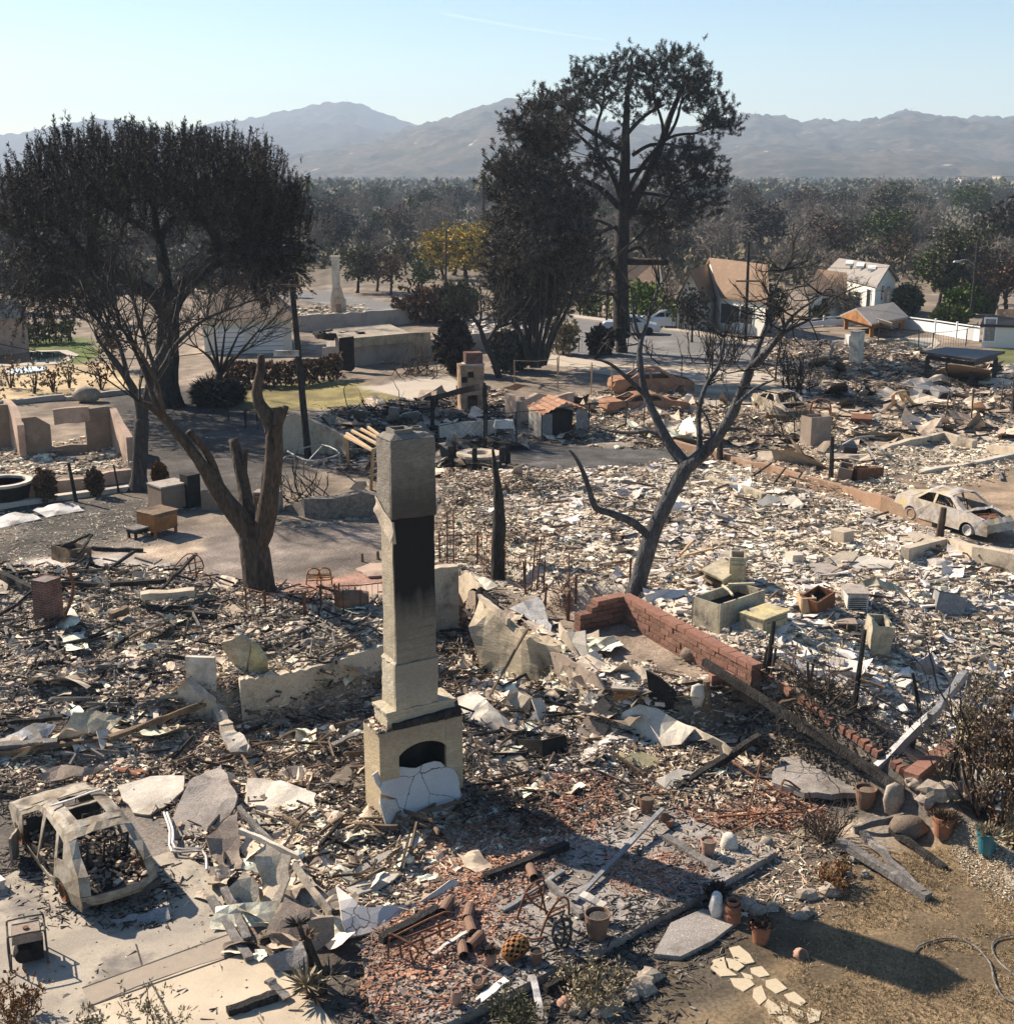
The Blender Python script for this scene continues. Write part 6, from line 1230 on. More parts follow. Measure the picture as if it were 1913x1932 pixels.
p=G(972,1815);p.z+=.17;root=thing('clay_lantern','orange egg-shaped clay lantern with diamond holes lying on the patio','lantern',p,.5)
b=MB();rot=Matrix.Rotation(1.15,3,'Y')
nr,nc=12,18
for i in range(nr):
 for k in range(nc):
  if(i+k)%2 and 1<i<nr-2:continue
  q=[]
  for di,dk in((0,0),(0,1),(1,1),(1,0)):
   t=math.pi*(i+di)/nr;a=2*math.pi*(k+dk)/nc;rr_=.2*math.sin(t)**.8
   q.append(rot@Vector((rr_*math.cos(a),rr_*math.sin(a),-.27*math.cos(t)))+Vector((0,0,.2)))
  b.add(q,[(0,1,2,3)])
o=b.build('lantern_shell',M['orange'],root,local=True);md=o.modifiers.new('thickness','SOLIDIFY');md.thickness=.02
b=MB();b.lathe((0,0,.2),[(.0,-.22),(.13,-.12),(.16,0),(.12,.13),(0,.22)],12,rot);b.build('lantern_core',M['black'],root,local=True)
def rockthing(name,label,cat,px,py,r,sq,mt='stone',cr=cX,seed=0):
 p=G(*cr(px,py));b=MB();b.rock((p.x,p.y,max(p.z,gs1(p.x,p.y))+r*sq[2]*.85),r,sq,10,.12,seed);o=b.build(name,M[mt],smooth=True);return tag(o,label,cat)
rockthing('standing_stone','upright pale stone slab beside the big terracotta pot','stone',1050,885,.42,(.6,.3,1.0),cr=cC,seed=1)
rockthing('stone_disc','round pale disc leaning at the pit edge','disc',95,350,.33,(.6,.3,1),'stuccow',cC,2)
rockthing('root_ball','dark root ball lying on the pit floor by the block wall','root ball',70,128,.32,(1,.9,.6),'dirt',cC,3)
rockthing('root_ball','clod of earth left of the terracotta pot on the gravel','root ball',1120,985,.36,(1.2,.9,.7),'dirt',cC,4)
rockthing('green_bottle','green glazed ball lying on the planting bed','ball',435,1045,.17,(1,.9,.8),'oliveglaze' if 'oliveglaze' in M else 'stone',cC,5)
rockthing('garden_stone','round brown stone at the right edge below the burnt shrub','stone',1560,920,.2,(1,1,.8),'stone',cC,6)
rockthing('garden_statue','small white weathered statue next to the strawberry jar','statue',185,1395,.3,(.5,.5,1.1),'steelw',cC,7)
rockthing('garden_stone','pale seated lump of plaster on the planting bed','stone',250,1075,.24,(.8,.8,1.1),'stuccow',cC,8)
rockthing('boulder','lone boulder on the low concrete wall behind the pink ruin','boulder',1040,255,.7,(1.2,.9,.7),'stone',cQ,9)
# -- boxes and appliances
def boxthing(name,label,cat,mt,pl,pr,depth,h,cr=cF,open_top=False,door=None,inner='black',tilt=None,grille=False,legs=False,lid=None,sink=.03,jit=.012):
 a=G(*cr(*pl));c=G(*cr(*pr));c=Vector((c.x,c.y,a.z));w=(c-a).length;ang=math.atan2(c.y-a.y,c.x-a.x)
 root=thing(name,label,cat,(a.x,a.y,a.z-sink),ang)
 if tilt:root.rotation_euler=(tilt[0],tilt[1],ang)
 b=MB();z0=.25 if legs else 0
 if open_top:
  t=.05
  b.box((w/2,t/2,z0+h/2),(w,t,h),jit=jit);b.box((w/2,depth-t/2,z0+h/2),(w,t,h),jit=jit);b.box((t/2,depth/2,z0+h/2),(t,depth-2*t,h),jit=jit);b.box((w-t/2,depth/2,z0+h/2),(t,depth-2*t,h),jit=jit)
  b.build('shell',M[mt],root,local=True)
  b=MB();b.box((w/2,depth/2,z0+h*.35),(w-.11,depth-.11,h*.7-.04));b.build('sooty_inside',M[inner],root,local=True)
 else:
  b.box((w/2,depth/2,z0+h/2),(w,depth,h),jit=jit);b.build('shell',M[mt],root,local=True)
 if door:
  b=MB();b.box((w/2,-.015,z0+h*.5),(w*.86,.03,h*.82),jit=.006);d=b.build('door',M[door],root,local=True)
  b=MB();b.bar((w*.12,-.05,z0+h*.8),(w*.88,-.05,z0+h*.8),.025,.025);b.build('handle',M['steel'],d,local=True)
 if grille:
  b=MB()
  for k in range(7):b.box((w/2,-.012,z0+h*(.2+.1*k)),(w*.85,.02,h*.035))
  b.build('grille',M['black'],root,local=True)
 if lid:
  b=MB();b.box((w/2,depth/2-.02,z0+h+.03),(w+.08,depth+.08,.05),jit=.01);b.build('lid',M[lid],root,local=True)
 if legs:
  for x,y in((.06,.06),(w-.06,.06),(.06,depth-.06),(w-.06,depth-.06)):
   b=MB();b.box((x,y,z0/2),(.08,.08,z0));b.build('leg',M[mt],root,local=True)
 return root,w
r_,w_=boxthing('chest_freezer','open burnt chest freezer with black inside and cream shell behind the block wall','freezer','enamel',(230,1665),(482,1580),.95,.82,open_top=True)
b=MB();b.tube([(w_*.3,.05,.95),(w_*.5,.5,.9),(w_*.62,.9,.88)],.035,5);b.bar((w_*.75,.9,.86),(w_*.95,.3,.95),.1,.05);b.build('bent_rail',M['enamel'],r_,local=True)
boxthing('washing_machine','cream square machine lying with its panel up before the charred fence post','washing machine','enamel',(470,1700),(610,1665),.75,.55,door='enamely',lid='enamely')
boxthing('oven','yellow topped appliance lying tipped beside the burnt cooker','oven','enamely',(150,1390),(260,1425),.8,.5,grille=True,lid='enamel',tilt=(.25,.12))
boxthing('cooker','scorched cream cooker standing behind the open chest freezer','cooker','enamel',(285,1420),(375,1425),.75,1.0,door='enamely',open_top=True)
boxthing('air_conditioner','grey louvred air conditioner box in the pale plot','air conditioner','steelw',(945,1560),(1060,1575),.8,.62,grille=True,lid='greyslab')
boxthing('microwave','small brown box with slots lying in the pale plot','microwave','brownslab',(888,1660),(1000,1690),.45,.3,grille=True)
boxthing('washer','dented grey tank appliance standing near the tall charred fence post','washing machine','enamel',(1080,1790),(1180,1810),.8,.9,tilt=(.12,.1),open_top=True)
boxthing('cabinet','tipped dark steel cabinet in the right of the pale plot','cabinet','steel',(1440,1545),(1600,1560),.8,.6,open_top=True,tilt=(-.2,.15))
boxthing('cabinet','rusty brown cabinet frame in the middle of the pale plot','cabinet','rust',(780,1585),(880,1560),.6,.55,open_top=True,tilt=(.1,-.2))
boxthing('crate','small wooden frame box beside the rusty brown cabinet','crate','palewood',(690,1560),(770,1570),.5,.5,open_top=True)
boxthing('concrete_block','tan concrete pier in the pale plot below the tan wall','pier','stucco',(925,1180),(985,1165),.55,.5)
boxthing('concrete_block','small grey concrete block near the ribbed sheet','block','concrete',(640,1285),(700,1280),.5,.35)
boxthing('metal_cabinet','pinkish steel cabinet tipped behind the tan wall','cabinet','pinkdark',(880,830),(960,835),.8,.75,open_top=True,tilt=(.1,.15))
boxthing('metal_cabinet','brown open steel box behind the tan wall','cabinet','rust',(1000,835),(1150,815),.9,.7,open_top=True,tilt=(-.1,.1))
boxthing('metal_cabinet','dark crushed steel panel box before the twisted rails','cabinet','darkmetal',(925,690),(1000,690),.7,.6,tilt=(.2,0))
boxthing('water_tank','standing grey scorched tank among the twisted rails','tank','brownslab',(740,640),(850,630),.8,1.5,open_top=True)
boxthing('metal_box','red brown steel box lying on the rubble beside the upright scorched panel','box','orange',(1015,1050),(1225,1045),.45,.42,cr=cT,lid='greyslab')
boxthing('metal_hood','black steel hood half buried right of the fireplace','hood','black',(600,1400),(750,1330),.9,.55,cr=cT,open_top=True,tilt=(-.25,.15))
boxthing('drawer','small white and brown drawer box beside the charred diagonal beam','drawer','stuccow',(355,495),(480,525),.45,.28,cr=cC,lid='brownslab')
boxthing('wooden_hutch','brown wooden hutch on legs standing on the dark yard','hutch','orange',(900,1135),(1030,1100),.95,.6,cr=cD,legs=True,lid='wood',door='orange')
boxthing('bench','small charred bench left of the wooden hutch','bench','char',(740,1130),(790,1145),.8,.12,cr=cD,legs=True,lid='charg')
boxthing('grill_island','pale stone grill island with a black open end behind the wooden hutch','grill island','pinkdark',(940,985),(1090,955),1.0,.95,cr=cD,lid='greyslab',door='pinkdark')
boxthing('grill_island','black tall cabinet panel behind the pale grill island','cabinet','black',(1090,965),(1160,950),.5,1.3,cr=cD)
boxthing('low_wall','low scorched stucco wall joined to the grill island','wall','pinkdark',(1160,975),(1280,975),.25,.75,cr=cD)
boxthing('cabinet','rusty brown cabinet behind the fork of the lopped tree','cabinet','brownslab',(1450,985),(1590,990),.6,.8,cr=cD,door='rust')
boxthing('planter_box','broken wooden planter box full of burnt sticks on the left yard','planter box','wood',(420,1285),(545,1250),1.0,.55,cr=cD,open_top=True,tilt=(0,.1))
boxthing('brick_pillar','short dark red brick pillar standing in the left ash field','pillar','brickred',(310,1655),(395,1620),.55,1.65,cr=cD,sink=.2)
boxthing('chimney_flue','white round-topped post beside the black roof pieces in the far right ruin','pillar','stuccow',(955,165),(1005,170),.8,2.3,lid='concrete')
boxthing('breeze_block','hollow concrete block lying on the driveway edge','concrete block','concrete',(1085,1215),(1150,1190),.22,.2,cr=cA,open_top=True,tilt=(.5,.2))
boxthing('storage_box','grey lidded box in the shadow behind the pool fence','box','steelw',(955,65),(1000,65),1.2,.9)
p=G(*cD(400,1640));b=MB();b.tube(smooth_path([V(*cD(x,y),p.y)for x,y in((385,1660),(395,1570),(430,1480),(440,1390),(425,1330),(408,1290))],4),.045,7)
o=b.build('bent_pipe',M['rust']);tag(o,'bent brown pipe rising beside the short dark brick pillar','pipe')
for i,(a,c)in enumerate([((370,1180,.6),(540,1110,.9)),((470,1220,.6),(545,1110,.9)),((510,1220,.5),(560,1275,.1))]):
 beam('charred_stick',['charred stick laid across the planter box','charred stick crossing the first one on the planter box','pale stick leaning on the right side of the planter box'][i],'stick','char' if i<2 else 'charg',a,c,.08,.08,cD)
# -- portable generator with tube frame
p=G(*cA(170,1600));root=thing('generator','rusty portable generator in a square tube frame on the driveway ash','generator',p,math.radians(22))
b=MB();w,d,h=.62,.55,.72
for y in(-d/2,d/2):b.tube(smooth_path([(-w/2,y,0),(-w/2,y,h-.08),(-w/2+.08,y,h),(w/2-.08,y,h),(w/2,y,h-.08),(w/2,y,0)],3),.018,6)
for x in(-w/2,w/2):
 for z in(.06,h-.1,.4):b.tube([(x,-d/2,z),(x,d/2,z)],.016,6)
b.build('tube_frame',M['ashdark'],root,local=True)
b=MB();b.box((0,.02,.58),(.5,.46,.16),taper=.92);t_=b.build('fuel_tank',M['brownslab'],root,local=True);b=MB();b.lathe((0,0,.665),[(.05,0),(.05,.03),(0,.03)],12);b.build('tank_cap',M['rust'],t_,local=True)
b=MB();b.lathe((-.08,-.1,.26),[(.16,-.13),(.17,0),(.14,.13)],14,(math.pi/2,0,0));b.box((.12,.05,.24),(.26,.34,.3),jit=.02);b.build('engine',M['black'],root,local=True)
# -- rusty frames made of rods
def rods(name,label,cat,mt,paths,r=.02,cr=cX,group=None):
 mb=MB()
 for P in paths:mb.tube(smooth_path([G(*cr(x,y),h)for x,y,h in P],3),r,5)
 o=mb.build(name,M[mt]);return tag(o,label,cat,group)
rods('rusty_chair','rusty tube chair frame standing on the patio ash, upper one','chair frame','rust',[[(885,1395,.17),(930,1260,.9),(985,1205,1.0),(1020,1215,.95),(1000,1350,.3)],[(930,1265,.9),(960,1310,.6),(1040,1360,.17)],[(985,1205,1.0),(1010,1290,.6),(1030,1370,.2)],[(940,1270,.85),(1015,1225,.9)],[(915,1300,.6),(1010,1270,.65)]],.022,cB)
rods('rusty_chair','rusty tube chair frame standing on the patio ash, lower one','chair frame','rust',[[(1000,1480,.17),(1040,1370,.75),(1100,1290,.95),(1135,1300,.9),(1140,1370,.5)],[(1040,1365,.75),(1130,1320,.8)],[(1030,1390,.6),(1120,1350,.6)],[(945,1495,.2),(1030,1480,.2)]],.022,cB)
rods('iron_bench','rusty iron bench frame collapsed among the red tile shards','bench frame','rust',[[(255,1580,.2),(260,1480,.6),(280,1470,.65),(400,1540,.5),(380,1600,.2)],[(260,1490,.6),(530,1360,.7),(560,1390,.6)],[(300,1500,.55),(560,1400,.5)],[(330,1530,.5),(580,1420,.4)],[(320,1580,.2),(310,1500,.55)],[(380,1620,.2),(360,1540,.5)],[(420,1470,.6),(430,1540,.2)],[(500,1400,.6),(510,1480,.2)]],.022,cB)
rods('wire_rack','tangled black wire plant stand beside the brown planter','plant stand','ashdark',[[(1075,1400,.8),(1060,1470,.4),(1085,1540,.17)],[(1100,1370,.9),(1120,1450,.5),(1100,1530,.17)],[(1140,1380,.9),(1150,1460,.5),(1130,1530,.17)],[(1070,1420,.7),(1110,1390,.8),(1155,1410,.7),(1120,1440,.65),(1070,1420,.7)],[(1065,1480,.4),(1110,1460,.45),(1150,1490,.35),(1100,1510,.3),(1065,1480,.4)]],.03,cB)
rods('iron_rods','rusty angle rods crossing over the brick shards','rods','rust',[[(200,890,.1),(620,865,.3)],[(265,620,.6),(450,740,.5),(650,850,.3)],[(340,885,.2),(415,580,1.2)],[(640,770,.5),(655,845,.15)],[(260,965,.1),(440,880,.3)],[(500,800,.3),(520,710,.6),(600,760,.4)]],.025,cC)
rods('garden_hose','thin dark hose curling over the burnt lawn','hose','charg',[[(1165,1560,.03),(1180,1525,.04),(1280,1490,.04),(1380,1490,.04),(1460,1530,.04),(1530,1610,.04),(1550,1700,.04),(1600,1780,.04),(1680,1810,.04)],[(1640,1470,.03),(1560,1490,.03),(1540,1540,.03),(1580,1610,.03),(1690,1700,.03)]],.016,cC)
rods('metal_channel','bent white metal channel lying beside the hatchback','metal frame','steelw',[[(830,870,.3),(860,960,.2),(870,1060,.15),(1020,1060,.15),(1040,1150,.1)],[(845,870,.3),(875,960,.2),(885,1045,.15),(1015,1045,.15)]],.032,cA)
rods('wire_cart','rusty wire cart frame tipped behind the pile of roof timbers','cart frame','rust',[[(1000,1300,.3),(1080,1220,.9),(1150,1240,.9),(1165,1310,.4),(1060,1330,.3),(1000,1300,.3)],[(1020,1290,.4),(1160,1260,.7)],[(1040,1270,.5),(1060,1330,.3)],[(1080,1240,.8),(1100,1330,.3)],[(1120,1235,.9),(1130,1325,.3)],[(1090,1370,.1),(1130,1330,.5),(1200,1340,.5),(1220,1390,.1)],[(1000,1300,.3),(985,1390,.05)]],.022,cD)
rods('wheel_rim','round rusty hoop at the near end of the block pit wall','hoop','rust',[[(370,215,.1),(375,190,.4),(405,180,.55),(435,195,.4),(435,225,.1)]],.03,cC)
rods('canopy_tubes','bare bent tube canopy frame before the white garage hedge','canopy frame','steel',[[(1040,1130,0),(1043,925,1.9),(1155,890,1.9),(1155,1080,0)],[(1095,840,2.1),(1240,915,2.0),(1370,920,2.0),(1560,860,2.1),(1400,782,2.3),(1140,835,2.1)],[(1240,915,2.0),(1240,1060,0)],[(1560,860,2.1),(1565,1010,0)],[(1250,960,1.5),(1400,800,2.2)]],.035,cS)
rods('pergola','orange scorched timber pergola frame left of the chimney top','pergola','palewood',[[(195,860,0),(205,640,2.2)],[(70,740,0),(55,560,2.2)],[(205,640,2.2),(50,560,2.2)],[(205,640,2.2),(250,620,2.2)],[(140,520,2.2),(250,580,2.2)],[(90,530,2.2),(250,615,2.2)],[(60,545,2.2),(205,640,2.2)],[(180,510,2.2),(250,560,2.2)]],.07,cE)
for i,(dx,dy)in enumerate(((0,0),(60,-2))):
 rods('folding_chair',['rusty folding chair by the lopped tree, the left one','rusty folding chair by the lopped tree, the right one with its back turned'][i],'chair','orange',[[(1745+dx,1390+dy,0),(1760+dx,1310+dy,.8),(1815+dx,1310+dy,.8),(1830+dx,1395+dy,0)],[(1750+dx,1370+dy,.4),(1820+dx,1365+dy,.4),(1840+dx,1345+dy,.4)],[(1755+dx,1335+dy,.6),(1818+dx,1332+dy,.6)],[(1757+dx,1345+dy,.55),(1819+dx,1342+dy,.55)],[(1755+dx,1355+dy,.45),(1820+dx,1352+dy,.45)]],.025,cD)
boxthing('folding_table','grey folding chair half in frame at the left edge','chair','steelw',(-20,1290),(62,1255),.4,.05,cr=cA,legs=True)
p=G(*cE(90,1540));root=thing('barrel','brown rusty barrel lying behind the garden fence','barrel',p,.1);b=MB();b.lathe((0,0,.32),[(.0,-.5),(.26,-.5),(.32,-.2),(.32,.2),(.26,.5),(.0,.5)],16,(0,math.pi/2,0));b.build('drum',M['potbrown'],root,local=True)
for k in(-.25,.25):
 b=MB();b.lathe((k,0,.32),[(.325,-.03),(.335,0),(.325,.03)],16,(0,math.pi/2,0));b.build('hoop',M['rust'],root,local=True)
plate('wheelbarrow_tray','tan wheelbarrow tray tipped on the stone wall','wheelbarrow','stucco',[(1650,1180,.1),(1720,1110,.5),(1800,1105,.5),(1830,1140,.4),(1760,1205,.05)],.03,.05,cS)
p=G(*cE(940,605));root=thing('grill','pale steel barbecue grill on a wheeled frame by the chain fence','barbecue',p,.1)
b=MB();b.box((0,0,.95),(.95,.55,.35),taper=.85);b.build('cook_box',M['steelw'],root,local=True)
for x,y in((-.4,-.22),(.4,-.22),(.4,.22),(-.4,.22)):
 b=MB();b.tube([(x,y,.8),(x,y,0)],.025,6);b.build('leg',M['steel'],root,local=True)
p=G(*cE(800,725));root=thing('fire_table','round pale patio table with charred chair backs around it','table',p,0)
b=MB();b.lathe((0,0,0),[(.55,0),(.6,.35),(.95,.45),(.95,.55),(.5,.56),(.45,.4),(0,.4)],20);b.build('table_body',M['stucco'],root,local=True)
for i,a in enumerate((.3,1.4,2.6,3.6,4.6,5.6)):
 b=MB();b.bar((1.25*math.cos(a),1.05*math.sin(a),0),(1.3*math.cos(a),1.1*math.sin(a),.95),.22,.1,4,.02);o=b.build('chair_stub',M['char'],root,local=True)
for i,(x,y,l)in enumerate([(620,670,50),(690,685,45),(730,680,30),(860,650,35),(900,655,40),(945,640,40),(985,620,45)]):
 p=G(*cA(x,y),.1);b=MB();b.lathe(p,[(.085,-.16),(.095,-.16),(.095,.16),(.085,.16),(.085,-.16)],12,(math.pi/2,0,R.uniform(.9,1.5)));o=b.build('clay_pipe',M['terracotta']);tag(o,'red clay pipe length lying in the row behind the hatchback','clay pipe','clay pipes behind the hatchback')
for i,(x,y)in enumerate([(620,1540),(660,1430),(680,1500),(650,1360),(960,1165),(540,1330)]):
 p=G(*cB(x,y),.27);b=MB();b.lathe(p,[(.09,-.22),(.1,-.22),(.1,.22),(.09,.22),(.09,-.22)],12,(math.pi/2,R.uniform(-.2,.2),R.uniform(-1,.6)));o=b.build('clay_pipe',M['potbrown']);tag(o,'clay chimney pipe length scattered over the patio rubble','clay pipe','clay pipes on the patio')
root=thing('wall_stub','low broken foundation wall stub with a white end left of the fireplace','wall',G(*cA(1150,560)))
b=MB();pts=[G(*cA(915,205),.55),G(*cA(1000,290),.5),G(*cA(1085,350),.5),G(*cA(1130,440),.45),G(*cA(1195,520),.42)]
for a,c in zip(pts[:-1],pts[1:]):b.bar(a-Vector((0,0,.3)),c-Vector((0,0,.3)),.3,.7,3,.012)
b.build('wall_run',M['stucco'],root)
v,f=plate_mesh([G(*cA(1105,480),.55),G(*cA(1200,475),.6),G(*cA(1250,545),.5),G(*cA(1235,575),.3),G(*cA(1150,575),.3)],.25,.03,.2,5);link_mesh('white_end',v,f,M['stuccow'],root)
b=MB();a=G(*cA(960,195),.5);b.box(a+Vector((.25,.1,.0)),(.75,.12,.9),rot=(0,0,-.1));b.build('upright_slab',M['stuccow'],root)
# -- walls of the middle distance
def vwall(name,label,mt,pts,th=.2,cr=cX,cat='wall',jag=.03,parent=None,sub=4,back=1):
 """standing wall: pts = (x, foot y, top y) in photo pixels"""
 F=[]
 for i in range(len(pts)):
  x,yb,yt=pts[i];bx,by=cr(x,yb);p=G(bx,by);tx,ty=cr(x,yt);q=V(tx,ty,p.y)
  F.append((p,q.z))
 vs=[];fs=[];P=[]
 for i in range(len(F)-1):
  k=max(1,int((F[i+1][0]-F[i][0]).length/.6))
  for s in range(k):P.append((F[i][0].lerp(F[i+1][0],s/k),F[i][1]+(F[i+1][1]-F[i][1])*s/k))
 P.append(F[-1]);N=len(P)
 for i,(p,z)in enumerate(P):
  d=P[min(i+1,N-1)][0]-P[max(i-1,0)][0];d.z=0;d.normalize();n_=Vector((-d.y,d.x,0))
  if n_.y*back<0:n_=-n_
  z=z+R.gauss(0,jag);lo=p.z-.2
  vs+=[Vector((p.x,p.y,lo)),Vector((p.x,p.y,z)),Vector((p.x,p.y,z))+n_*th,Vector((p.x,p.y,lo))+n_*th]
 fs=[(0,1,2,3),tuple((N-1)*4+k for k in(3,2,1,0))]
 for i in range(N-1):
  for k in range(3):fs.append((i*4+k,i*4+4+k,i*4+5+k,i*4+1+k))
 o=link_mesh(name,vs,fs,M[mt],parent)
 return o if parent is not None else tag(o,label,cat)
vwall('ruin_wall','scorched dark stucco wall at the left edge of the pink ruin','pinkdark',[(-80,800,320),(210,785,298)],.25,cQ)
vwall('ruin_wall','tall sunlit wall end standing edge-on in the pink ruin','pink',[(368,900,520),(300,800,300),(225,740,215)],.3,cQ,back=-1)
root=thing('ruin_wall','brown scorched wall with a big empty window opening in the pink ruin','wall',G(*cQ(900,850)))
vwall('left_pier','','pinkdark',[(345,885,445),(500,870,430),(655,855,505)],.25,cQ,parent=root)
vwall('sill_wall','','pinkdark',[(655,858,775),(1045,830,735)],.24,cQ,parent=root)
vwall('right_pier','','pinkdark',[(1045,828,345),(1300,805,305),(1395,795,330)],.25,cQ,parent=root)
b=MB();a=G(*cQ(655,857));c=G(*cQ(1045,829));q1=V(*cQ(655,430),a.y);q2=V(*cQ(1045,395),c.y);b.bar(q1+Vector((0,.12,0)),q2+Vector((0,.12,0)),.22,.7,3,.01);b.build('lintel',M['pink'],root)
vwall('ruin_wall','cracked yellow pink wall leaning outwards beside the grey bare tree','pink',[(1400,800,320),(1480,880,480),(1575,965,640)],.3,cQ,back=-1)
vwall('low_wall','long low salmon pink wall in front of the ruin','pink',[(190,1340,1165),(480,1320,1160),(760,1275,1140),(1040,1215,1105),(1300,1190,1050),(1545,1160,1020)],.3,cQ)
vwall('low_wall','low pink wall stub at the left edge below the ruin','pink',[(-60,1250,1050),(90,1200,1060)],.3,cQ)
beam('kerb','long pale concrete kerb below the salmon pink wall','kerb','concrete',(-60,1440,.1),(1520,1225,.1),.35,.25,cQ,.005)
p=G(*cQ(100,1390));root=thing('tub_planter','dark round tub with a white rim at the left edge','tub',p)
b=MB();b.lathe((0,0,0),[(.9,0),(1.1,.75),(1.12,.8),(.95,.8),(.85,.5),(0,.45)],20);b.build('tub_body',M['black'],root,local=True);b=MB();b.lathe((0,0,.8),[(.92,0),(1.16,0),(1.16,.1),(.92,.1),(.92,0)],20);b.build('white_rim',M['stuccow'],root,local=True)
vwall('garden_wall','long low grey block wall behind the pink ruin, left run','wallblock',[(-60,310,262),(200,290,240),(790,240,178)],.3,cQ)
vwall('garden_wall','long low grey block wall behind the pink ruin, right run','wallblock',[(805,245,205),(1300,195,145),(1700,160,105)],.3,cQ)
post('thin_post','thin dark post leaning before the pink wall near the grey tree','post','char',(1400,1290),(1335,960),.05,cQ)
vwall('plot_wall','long low tan wall between the pale plot and the brown dirt','tanwall',[(-40,625,580),(230,690,655),(400,745,705),(520,775,720),(700,840,790),(860,878,825),(905,888,840),(1130,985,905),(1420,1072,1010)],.25,cF)
vwall('foundation_wall','pale low foundation wall on the far side of the right plot','stucco',[(1150,660,630),(1240,635,600),(1485,600,540),(1645,635,580)],.3,cF)
vwall('foundation_wall','short pale foundation wall at the right edge of the far plot','stucco',[(1725,645,600),(1960,700,650)],.3,cF)
vwall('foundation_wall','low grey kerb wall slanting across the brown dirt','concrete',[(1380,775,755),(1700,728,695),(1960,680,645)],.3,cF)
vwall('foundation_wall','broken pale concrete corner in the pale plot, left wing','stucco',[(1290,1275,1185),(1400,1235,1165),(1505,1200,1135)],.3,cF)
vwall('foundation_wall','broken pale concrete corner in the pale plot, right wing','stucco',[(1508,1202,1135),(1640,1275,1175),(1960,1370,1255)],.3,cF)
vwall('foundation_wall','cream low wall buried in the upper pale plot','enamel',[(150,805,780),(300,865,828),(465,930,882)],.25,cF)
vwall('stone_wall','dark fieldstone wall behind the lopped tree','fieldwall',[(1070,1370,1310),(1250,1440,1270),(1500,1450,1255),(1760,1440,1225),(1960,1420,1215)],.5,cS,jag=.08)
edge_stones([cS(1060,1500),cS(1250,1520),cS(1450,1500),cS(1650,1470),cS(1880,1450)],.1,.22,'rounded stone lying along the foot of the dark fieldstone wall','stones along the fieldstone wall',13,130)
vwall('scorched_wall','grey scorched garage wall with torn top behind the tube canopy','wallburn',[(1040,860,560),(1180,870,545),(1300,880,560),(1480,900,690),(1620,930,760)],.2,cS,jag=.2)
vwall('low_wall','white flaking low wall behind the barbecue grill','stuccow',[(575,585,490),(760,580,480),(890,560,470)],.25,cE,jag=.06)
vwall('stucco_shed','roofless pinkish stucco shed front with a small blocked window','pink',[(945,470,320),(1030,500,345)],.25,cE,cat='shed')
vwall('stucco_shed','long side wall of the roofless pinkish stucco shed','pink',[(1032,505,350),(1180,470,330),(1330,440,305)],.25,cE,cat='shed',jag=.1)
a=G(*cE(1080,560));c=G(*cE(1150,592));d_=G(*cE(1405,560));zt=V(*cE(1150,440),c.y).z
root=thing('tin_shed','small corrugated shed with a rusty ridged roof and open black doorway','shed',c)
def corr(mb,p,q,z0,z1,n=14,amp=.03):
 d=(q-p);L=d.to_2d().length;nn=Vector((-d.y,d.x,0)).normalized();vs=[];fs=[]
 for i in range(n+1):
  o=nn*(amp*(1 if i%2 else-1));e=p+d*(i/n)+o;vs+=[(e.x,e.y,z0),(e.x,e.y,z1)]
 for i in range(n):fs.append((i*2,i*2+2,i*2+3,i*2+1))
 mb.add(vs,fs)
b=MB();corr(b,a,c,c.z-.2,zt,10);b.build('side_wall',M['stuccow'],root)
dv=d_-c
b=MB();corr(b,c,c+dv*.22,c.z-.2,zt,8);b.build('front_panel',M['steel'],root);b=MB();corr(b,c+dv*.74,d_,c.z-.2,zt,8);b.build('front_panel',M['steel'],root)
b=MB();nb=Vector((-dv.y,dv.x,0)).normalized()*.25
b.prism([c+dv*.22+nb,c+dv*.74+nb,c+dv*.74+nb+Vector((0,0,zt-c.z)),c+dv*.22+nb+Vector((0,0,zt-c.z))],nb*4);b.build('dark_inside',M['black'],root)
e=Vector((a.x-c.x,a.y-c.y,0));mid=(c+d_)/2;b=MB()
for s in(0,1):
 p0=(c if s==0 else d_)+Vector((0,0,zt-c.z));pm=mid+Vector((0,0,zt-mid.z+.45))
 n=9
 for i in range(n):
  u0,u1=i/n,(i+1)/n;A_=p0.lerp(pm,u0);B_=p0.lerp(pm,u1);up=Vector((0,0,.05*(i%2)))
  b.add([A_-e*.1+up,B_-e*.1+Vector((0,0,.05))-up,B_+e*1.3+Vector((0,0,.05))-up,A_+e*1.3+up],[(0,1,2,3)])
b.build('rust_roof',M['rustroof'],root)
p=G(*cE(700,430));s=p.y/FPX/_cp;root=thing('brick_chimney','short tan brick chimney with a red brick top and small fireplace','chimney',p,.25)
w=44*s;d=30*s;h=84*s*1.04
b=MB();t_=w*.28
b.box((t_/2,d/2,h/2),(t_,d,h),jit=.02);b.box((w-t_/2,d/2,h/2),(t_,d,h),jit=.02);b.box((w/2,d/2,h*.68),(w-2*t_,d,h*.64),jit=.02);b.box((w/2,d*.85,h*.2),(w-2*t_,d*.3,h*.4));b.build('stack',M['brickch'],root,local=True)
b=MB();b.box((w*.6,d/2,h+10*s),(w*.7,d*.8,22*s),jit=.02);b.build('red_top',M['brickred'],root,local=True);b=MB();b.box((w*.6,d/2,h+0),(w*.85,d,3*s));b.build('ledge',M['concrete'],root,local=True)
for x,z in((.15,.7),(.42,.8)):
 b=MB();b.box((w*x,-.01,h*z),(.3,.06,.3));b.build('niche',M['black'],root,local=True)
root=thing('post_frame','black burnt post and beam frame standing in the middle plot','frame',G(*cE(690,560)))
pa=G(*cE(537,530));pb=G(*cE(838,615));ta=V(*cE(540,345),pa.y);tb=V(*cE(832,275),pb.y)
